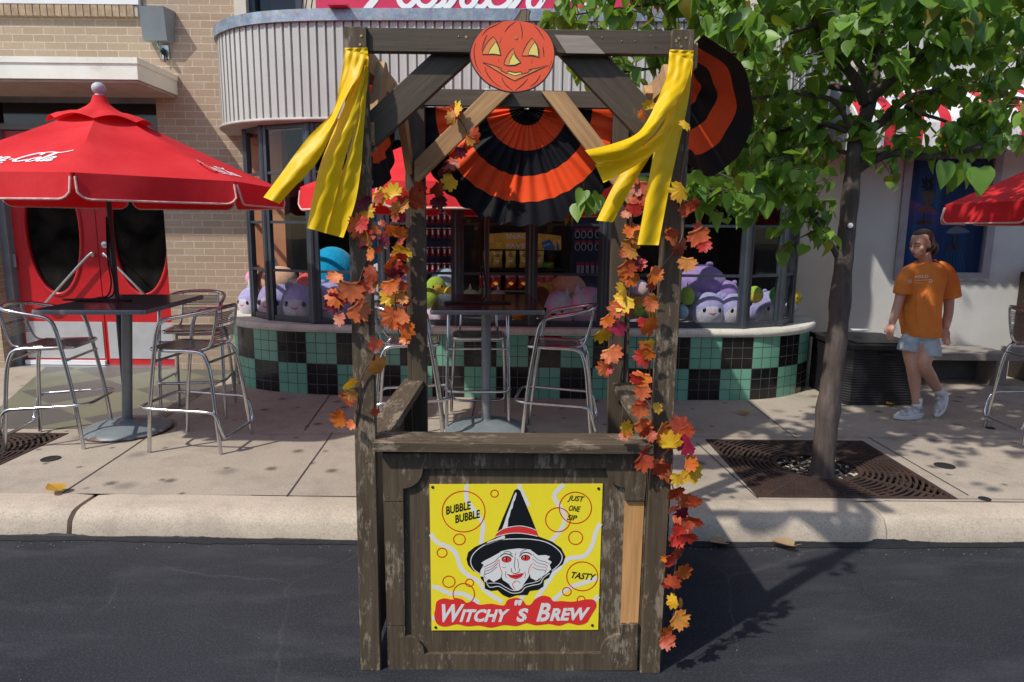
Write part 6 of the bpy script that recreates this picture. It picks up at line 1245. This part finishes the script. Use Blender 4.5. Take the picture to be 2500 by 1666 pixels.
trainer(h2, t2, V((-.55, -.35, .55)), pp(768, 1318, .10))
# ================================================================== THINGS IN THE SHOP WINDOW
def fab(name, col): 
    m, nt, b = newmat(name); b.inputs['Roughness'].default_value = .95; b.inputs['Sheen Weight'].default_value = .25; b.inputs['Specular IOR Level'].default_value = .15
    lnk(nt, ramp(nt, noise(nt, 22, 5, .7), [(.3, sc3(col, .78)), (.7, sc3(col, 1.15))]), b.inputs['Base Color']); bump(nt, b, noise(nt, 90, 4), .5, .004); return m
def tiedye(name, stops):
    m, nt, b = newmat(name); b.inputs['Roughness'].default_value = .95; b.inputs['Sheen Weight'].default_value = .25; lnk(nt, ramp(nt, noise(nt, 7, 2, .4), stops), b.inputs['Base Color']); bump(nt, b, noise(nt, 90, 4), .5, .004); return m
PC = {'lav': fab('lavender_plush', (.36, .34, .60)), 'vio': fab('violet_plush', (.34, .24, .56)), 'greyf': fab('pale_grey_plush', (.50, .48, .56)), 'grey': fab('grey_plush', (.38, .38, .46)), 'blue': fab('blue_plush', (.005, .36, .66)), 'peach': fab('peach_plush', (.84, .50, .34)), 'mint': fab('mint_plush', (.46, .66, .42)), 'green': fab('green_plush', (.12, .40, .10)), 'lime': fab('lime_plush', (.34, .50, .06)), 'yel': fab('yellow_plush', (.70, .50, .06)), 'red': fab('coral_red_plush', (.66, .10, .10)), 'pink': fab('pink_plush', (.66, .30, .46)), 'cream': fab('cream_plush', (.66, .58, .44)), 'white': fab('white_plush', (.70, .70, .72)), 'orange': fab('orange_plush', (.68, .30, .04)), 'brown': fab('brown_plush', (.15, .055, .022)), 'sky': fab('sky_plush', (.34, .48, .62)),
      'td1': tiedye('tie_dye_pink', [(.3, (.82, .38, .60)), (.45, (.74, .56, .80)), (.55, (.46, .66, .74)), (.7, (.82, .42, .60))]), 'td2': tiedye('tie_dye_pastel', [(.3, (.30, .52, .60)), (.45, (.66, .64, .66)), (.55, (.60, .34, .54)), (.7, (.62, .60, .40))])}
EYE = mat('plush_eye', (.006, .006, .007), .15, var=0); MOUTH = mat('plush_mouth', (.50, .05, .12), .8, var=0)
def win_y(px_):
    q = [(1250+F*p.x/(p.y*math.cos(PITCH)+.12), p.y) for p in WP]
    for (a, ya), (b, yb) in zip(q, q[1:]):
        if a <= px_ <= b: return ya+(yb-ya)*(px_-a)/(b-a)
    return 6.9
def plush(label, px_, py_, w, dY, body, face=None, ears=None, eyes=True, rot=0, tall=1.0, earc=None):
    yw = win_y(px_); Y = yw+.05+max(.05, w*.0022)+max(0, dY-.16)*.85+(.06 if abs(px_-1250) > 560 else 0); p = aY(px_, py_, Y); r = w*.56*(p-CAM).dot(FW)/F; t = thing('plush_toy', label, 'plush toy', (0, 0, 0), 'plush toys in the shop window'); rz = r*tall; p.z = max(p.z, .803+.74*rz)
    g = MB(); g.sphere((0, 0, 0), (r, r*.82, rz), 22, 16, fn=lambda q: V((q.x*(1-.04*q.z), q.y*(1-.04*q.z), q.z if q.z > -.75 else -.75-(abs(q.z)-.75)*.5))); b_ = g.obj('body', PC[body], t, smooth=180, local=True)
    if face: g = MB(); g.sphere((0, -.20*r, -.14*rz), (.86*r, .67*r, .82*rz), 20, 14); g.obj('face_patch', PC[face], t, smooth=180, local=True)
    dep = .84 if face else .80
    if eyes:
        for s in (-1, 1): g = MB(); x = s*.42*r; g.sphere((x, -dep*r*math.sqrt(1-.20)+.0*r, .04*rz), (.115*r, .06*r, .135*rz), 10, 8); g.obj('eye', EYE, t, smooth=180, local=True)
        g = MB(); P = spl([(-.17*r, -dep*r*.985, -.10*rz), (0, -dep*r*1.02, -.16*rz), (.17*r, -dep*r*.985, -.10*rz)], 4); g.tube(P, .038*r, 6); g.obj('mouth', MOUTH if face else EYE, t, smooth=180, local=True)
    if ears:
        for s in ((-1, 1) if ears != 'horn1' else (0,)):
            g = MB()
            if ears == 'cat': g.tube([(s*.52*r, 0, .70*rz), (s*.58*r, -.02*r, .95*rz), (s*.60*r, 0, 1.16*rz)], [.22*r, .15*r, .03*r], 10)
            elif ears == 'round': g.sphere((s*.62*r, 0, .80*rz), (.22*r, .12*r, .22*r), 12, 8)
            elif ears == 'fin': g.sphere((s*.98*r, .05*r, -.25*rz), (.22*r, .14*r, .42*rz), 12, 8); g.sphere((s*.30*r, 0, 1.0*rz), (.16*r, .08*r, .12*r), 10, 6)
            elif ears == 'horn1': g.tube([(0, -.1*r, .92*rz), (0, -.12*r, 1.2*rz), (0, -.12*r, 1.5*rz)], [.16*r, .10*r, .01*r], 10)
            g.obj('ear' if ears != 'horn1' else 'horn', PC[earc or body], t, smooth=180, local=True)
    t.location = p; t.rotation_euler = (0, 0, rad(rot)); return t
for a_ in (('lavender plush with pale face, leftmost, squeezed against the end pane', 616, 738, 66, .34, 'lav', 'greyf', 'fin', True, -30), ('lavender plush with pale grey face behind the leftmost corner mullion', 678, 738, 96, .26, 'lav', 'greyf', 'fin', True, -14), ('lavender plush with pink smile in the second left window bay', 738, 741, 92, .17, 'lav', 'greyf', 'round', True, -8), ('lavender plush partly hidden by red leaves of the left garland', 806, 745, 98, .17, 'lav', 'greyf', 'fin', True, 0), ('speckled grey plush peeping right of the stall left post', 915, 743, 72, .16, 'grey', None, 'round', True, 6),
           ('peach plush with white horn lying above the lavender ones at left', 676, 686, 92, .36, 'peach', None, 'horn1', False, 0, .75, 'white'), ('mint plush wedged at the left window corner', 636, 692, 52, .36, 'mint', None, None, False), ('pink plush at the far left, top of the pile', 622, 680, 40, .44, 'pink', None, None, False), ('large sky blue plush towering over the left pile', 812, 664, 104, .38, 'blue', None, None, False, 0, 1.05), ('coral red plush half hidden by the second mullion', 752, 694, 50, .34, 'red', None, 'cat', False), ('cream plush low behind the second window bay', 722, 704, 42, .36, 'cream', None, 'round', False), ('white plush top seen beside the stall left post', 912, 672, 64, .40, 'white', None, None, False), ('lime plush beside the grey one near the blue column', 938, 706, 40, .34, 'lime', None, None, False), ('yellow plush with a face low behind the left rear post garland', 962, 740, 56, .2, 'yel', None, 'round', True), ('violet plush on top behind the left rear post garland', 990, 690, 44, .42, 'vio', None, None, False),
           ('yellow and green plush on top above the middle table left end', 1064, 700, 44, .24, 'lime', 'yel', None, True, 20), ('lime green plush cut by the middle table top', 1046, 726, 52, .16, 'lime', None, None, False), ('pale lavender plush at the back above the middle table', 1086, 692, 66, .42, 'sky', None, None, False), ('pastel tie-dye plush under the middle table top, left', 1072, 770, 70, .14, 'td2', None, None, False), ('small yellow chick plush beside the third mullion', 1100, 716, 30, .22, 'yel', None, None, True), ('green plush with white horn behind the middle table, left', 1148, 734, 50, .3, 'mint', None, 'horn1', False, 0, 1, 'white'), ('orange and green plush behind the umbrella pole on the table', 1184, 730, 48, .34, 'green', None, None, False), ('grey plush with white horn behind the middle table, right', 1216, 732, 44, .3, 'grey', None, 'horn1', False, 0, 1, 'white'), ('pink tie-dye plush seen between the chair back and the table', 1214, 772, 70, .14, 'td1', None, None, False), ('orange fish plush low beside the middle mullion', 1270, 766, 38, .14, 'orange', None, None, False), ('fuzzy brown plush beside the table right corner', 1318, 738, 54, .22, 'brown', None, None, False, 0, 1.3),
           ('pink tie-dye cat plush with one wink, left of the pair', 1356, 756, 84, .15, 'td1', None, 'cat', True, -12), ('pink tie-dye cat plush, right of the pair', 1436, 750, 88, .15, 'td1', None, 'cat', True, 14), ('peach plush dome on top of the pair of tie-dye cats', 1386, 710, 84, .38, 'peach', None, None, False, 0, .9), ('green plush behind the pair of tie-dye cats', 1392, 742, 70, .34, 'mint', None, None, False), ('yellow plush left behind the tie-dye cats', 1330, 716, 46, .40, 'yel', None, None, False), ('pale blue plush with smile by the stall right rear post', 1490, 722, 56, .22, 'sky', None, 'cat', True), ('rounded pastel tie-dye plush top right of the stall right rear post', 1562, 708, 44, .36, 'td2', None, None, False), ('small orange and green plush right of the stall right rear post', 1556, 750, 46, .17, 'orange', 'lime', 'cat', True), ('yellow pineapple coloured plush left of the stall front right post', 1594, 754, 46, .17, 'yel', None, None, True),
           ('big violet plush lying across the right window on top', 1712, 690, 108, .40, 'vio', None, 'fin', False, 0, .72), ('lime pear shaped plush hanging beside the big violet one', 1677, 724, 34, .2, 'lime', None, 'horn1', False, 0, 1.25), ('small sky blue plush at the foot of the stall right post', 1662, 762, 34, .16, 'sky', None, None, False), ('lavender plush with pale face directly under the big violet one', 1729, 756, 76, .16, 'lav', 'greyf', 'round', True, 0), ('lavender plush with whiskers cut by the right mullion', 1790, 757, 72, .16, 'lav', 'greyf', 'round', True, 8), ('grinning lavender plush alone in the right corner bay', 1876, 752, 74, .34, 'lav', 'greyf', 'fin', True, 10), ('lime plush perched left of the grinning lavender one', 1842, 720, 38, .18, 'lime', 'yel', None, False), ('green plush perched right of the grinning lavender one', 1897, 719, 34, .2, 'green', None, None, False), ('yellow and green plush in the narrow right end pane', 1940, 728, 34, .36, 'yel', None, None, True, 30), ('pale grey plush low in the narrow right end pane', 1929, 756, 34, .30, 'greyf', None, None, True, 30), ('violet plush behind the lavender one by the right mullion', 1772, 716, 56, .42, 'vio', None, 'round', False)):
    plush(*a_)
# snack rack
cw = crop(1000, 560, 4.525); YR = 7.30
rk_ = thing('snack_rack', 'snack rack with an orange SNACK FAVES header behind the shop window', 'display rack', aY(1280, 700, YR))
HM = [mat('header_orange', (.80, .38, .03), .6, var=.2, vs=9), mat('header_white', (.70, .68, .64), .6, var=0), mat('header_blue', (.01, .12, .30), .6, var=.1), mat('header_gold', (.86, .52, .06), .6, var=.1)]
g = MB(); g.prism([aY(*cw(p), YR) for p in ((840, 55), (1060, 38), (1300, 38), (1540, 58), (1675, 75), (1675, 232), (840, 218))], (0, .012, 0), 0); A = Art(g, YR, cw, .0008)
for q in ((900, 120), (985, 175), (1420, 130), (1640, 140)): A.fill([(q[0]+46*math.cos(a*.7854)*(1 if a % 2 else .5), q[1]+46*math.sin(a*.7854)*(1 if a % 2 else .5)) for a in range(8)], 3, 1)
A.text('SNACK', 1062, 102, 52, 1, 3, 0, 0, .03, right=300); A.text('FAVES', 1062, 208, 50, 1, 3, 0, 0, .03, right=262)
A.fill([(1450, 150), (1555, 108), (1610, 210), (1600, 228), (1490, 228)], 2, 2); A.fill([(1622, 110), (1640, 150), (1660, 228), (1622, 228)], 2, 2); A.text('Doritos', 1482, 195, 24, 1, 3, .1, -22, .01, right=75)
g.obj('header_sign', HM, rk_, recalc=False)
g = MB(); pA, pB = aY(*cw((835, 700)), YR), aY(*cw((1680, 700)), YR); zs = [aY(*cw((1200, y)), YR).z for y in (232, 432, 668)]
g.box(pA.x-.02, pA.x, YR-.02, YR+.35, .16, zs[0]); g.box(pB.x, pB.x+.02, YR-.02, YR+.35, .16, zs[0]); g.box(pA.x, pB.x, YR+.33, YR+.35, .16, zs[0])
for z in zs[1:]: g.box(pA.x, pB.x, YR-.10, YR+.33, z-.02, z)
g.obj('rack_frame', MT['black'], rk_)
BM = {'y': mat('yellow_bag_foil', (.72, .54, .08), .3, .1, var=.25, vs=18), 'r': mat('red_bag_foil', (.48, .03, .02), .3, .1, var=.5, vs=16), 'g': mat('green_bag_foil', (.08, .24, .02), .35, var=.3)}
def bag(label, cx, y0, y1, w, m, txt, sc):
    Y = YR-.07; a, b_ = cw((cx-w/2, y0)), cw((cx+w/2, y1)); pa, pb = aY(*a, Y), aY(*b_, Y); W_, H_ = abs(pb.x-pa.x), abs(pa.z-pb.z); c = (pa+pb)/2; t = thing('snack_bag', label, 'snack bag', c, 'snack bags on the rack'); g = MB()
    for sg in (-1, 1): g.grid(lambda u, v: c+V(((u-.5)*W_*(1-.10*math.sin(math.pi*v)), sg*.045*(math.sin(math.pi*u)*math.sin(math.pi*v))**.6*(1 if sg < 0 else .6), (v-.5)*H_+.004*math.sin(u*30)*(abs(v-.5) > .45))), 12, 12)
    g.obj('bag_body', BM[m], t, smooth=60, weld=True)
    g = MB(); cy = (y0+y1)/2; A = Art(g, Y-.052, cw, .002)
    if m == 'y':
        A.fill([(cx+32*math.cos(a*.3927), cy-42+17*math.sin(a*.3927)) for a in range(16)], 1, 0); A.text(txt, cx-24, cy-34, 18, 0, 1, .15, -4, .01, right=48); A.fill([(cx-24, cy+6), (cx+24, cy+6), (cx+22, cy+32), (cx-22, cy+32)], 0, 0)
    elif m == 'r': A.text(txt, cx-50, y0+24, 26, 0, 1, .1, -4, .015, right=98); A.fill([(cx-30, cy+10), (cx, cy-8), (cx+34, cy+14), (cx+4, cy+34)], 2, 0)
    if g.v: g.obj('bag_print', [HM[1], mat('bag_red', (.40, .02, .02), .5, var=0) if 'bag_red' not in bpy.data.materials else bpy.data.materials['bag_red'], HM[3]], t, recalc=False)
O5 = ['first', 'second', 'third', 'fourth', 'fifth', 'sixth']
for k, cx in enumerate((862, 968, 1116, 1272, 1424)): bag(O5[k]+' yellow snack bag from the left on the rack upper shelf', cx, 238, 428, 118, 'y', "Lay's", 1)
for k, cx in enumerate((828, 950, 1118, 1258, 1432, 1544)): bag(O5[k]+' red snack bag from the left on the rack lower shelf', cx, 510, 664, 128, 'r', 'Doritos', 1)
bag('green snack bag lying at the right end of the rack upper shelf', 1520, 362, 430, 150, 'g', '', 1)
# red cups on a navy board, cable packs on another
NB = mat('navy_board', (.010, .012, .045), .6, var=.2); RCUP = mat('red_cup', (.36, .012, .016), .3, var=.1); YN = 7.15
bd = thing('display_board', 'navy display board with rows of red cups at the left of the shop window', 'display board', aY(1075, 590, YN+.03)); a, b_ = aY(1030, 490, YN+.04), aY(1114, 672, YN+.04); g = MB(); g.box(a.x, b_.x, YN+.03, YN+.05, b_.z, a.z); g.obj('board', NB, bd)
g = MB()
for y in (543, 580, 626, 665): q = aY(1075, y, YN); g.box(a.x, b_.x, YN-.03, YN+.03, q.z-.012, q.z-.004)
g.obj('shelf_strip', mat('navy_strip', (.016, .022, .10), .5), bd)
C0_ = None; RW = ['top', 'second', 'third', 'bottom']
for ri, y in enumerate((543, 580, 626, 665)):
    for ci, x in enumerate((1043, 1057, 1071, 1086, 1099)):
        q = aY(x, y, YN); lab = '%s small red cup from the left in the %s row of the navy board' % (O5[ci], RW[ri])
        if C0_ is None:
            C0_ = thing('red_cup', lab, 'cup', q, 'red cups on the navy board'); g = MB(); g.lathe([(0, 0), (.022, 0), (.026, .09), (0, .09)], seg=12); g.obj('cup_body', RCUP, C0_, smooth=50, local=True); g = MB(); g.lathe([(0, .0905), (.027, .0905), (.026, .0955), (0, .097)], seg=12); g.obj('cup_lid', MT['white'], C0_, smooth=50, local=True); g = MB(); g.box(-.007, .007, -.028, -.0255, .03, .075); g.obj('white_mark', MT['white'], C0_, local=True)
        else: dup(C0_, lab, q)
bd2 = thing('display_board', 'dark board hung with cable packs behind the pair of tie-dye cats', 'display board', aY(1440, 640, YN+.03)); a, b_ = aY(1398, 500, YN+.04), aY(1474, 800, YN+.04); g = MB(); g.box(a.x, b_.x, YN+.03, YN+.05, b_.z, a.z); g.obj('board', NB, bd2)
RT = mat('red_tag', (.34, .02, .03), .5, var=.1); CW = mat('pale_cable', (.34, .35, .40), .4, var=.1); C1_ = C2_ = None
for ri, y in enumerate((566, 596)):
    for ci, x in enumerate((1410, 1425, 1441, 1459)):
        q = aY(x, y, YN+.0); lab = '%s looped cable pack from the left, %s row' % (O5[ci], ('upper', 'lower')[ri])
        if C1_ is None:
            C1_ = thing('cable_pack', lab, 'cable pack', q, 'cable packs on the dark board'); g = MB(); g.box(-.026, .026, -.004, .004, 0, .035); g.obj('tag_card', RT, C1_, local=True); g = MB(); g.tube([(.024*math.cos(k*.5236), -.004, -.03+.036*math.sin(k*.5236)) for k in range(12)], .005, 6, True); g.obj('cable_loop', CW, C1_, smooth=60, local=True)
        else: dup(C1_, lab, q)
for ci, x in enumerate((1412, 1422, 1434, 1447, 1460)):
    q = aY(x, 648, YN+.0); lab = '%s straight cable pack from the left, below the looped ones' % O5[ci]
    if C2_ is None:
        C2_ = thing('cable_pack', lab, 'cable pack', q, 'straight cable packs on the dark board'); g = MB(); g.box(-.020, .020, -.004, .004, 0, .035); g.obj('tag_card', RT, C2_, local=True); g = MB(); g.box(-.017, .017, -.004, .004, -.11, -.002); g.tube([(-.006, -.007, -.10), (-.006, -.007, -.005)], .004, 6); g.tube([(.007, -.007, -.10), (.007, -.007, -.005)], .004, 6); g.obj('cable_sleeve', CW, C2_, smooth=60, local=True)
    else: dup(C2_, lab, q)
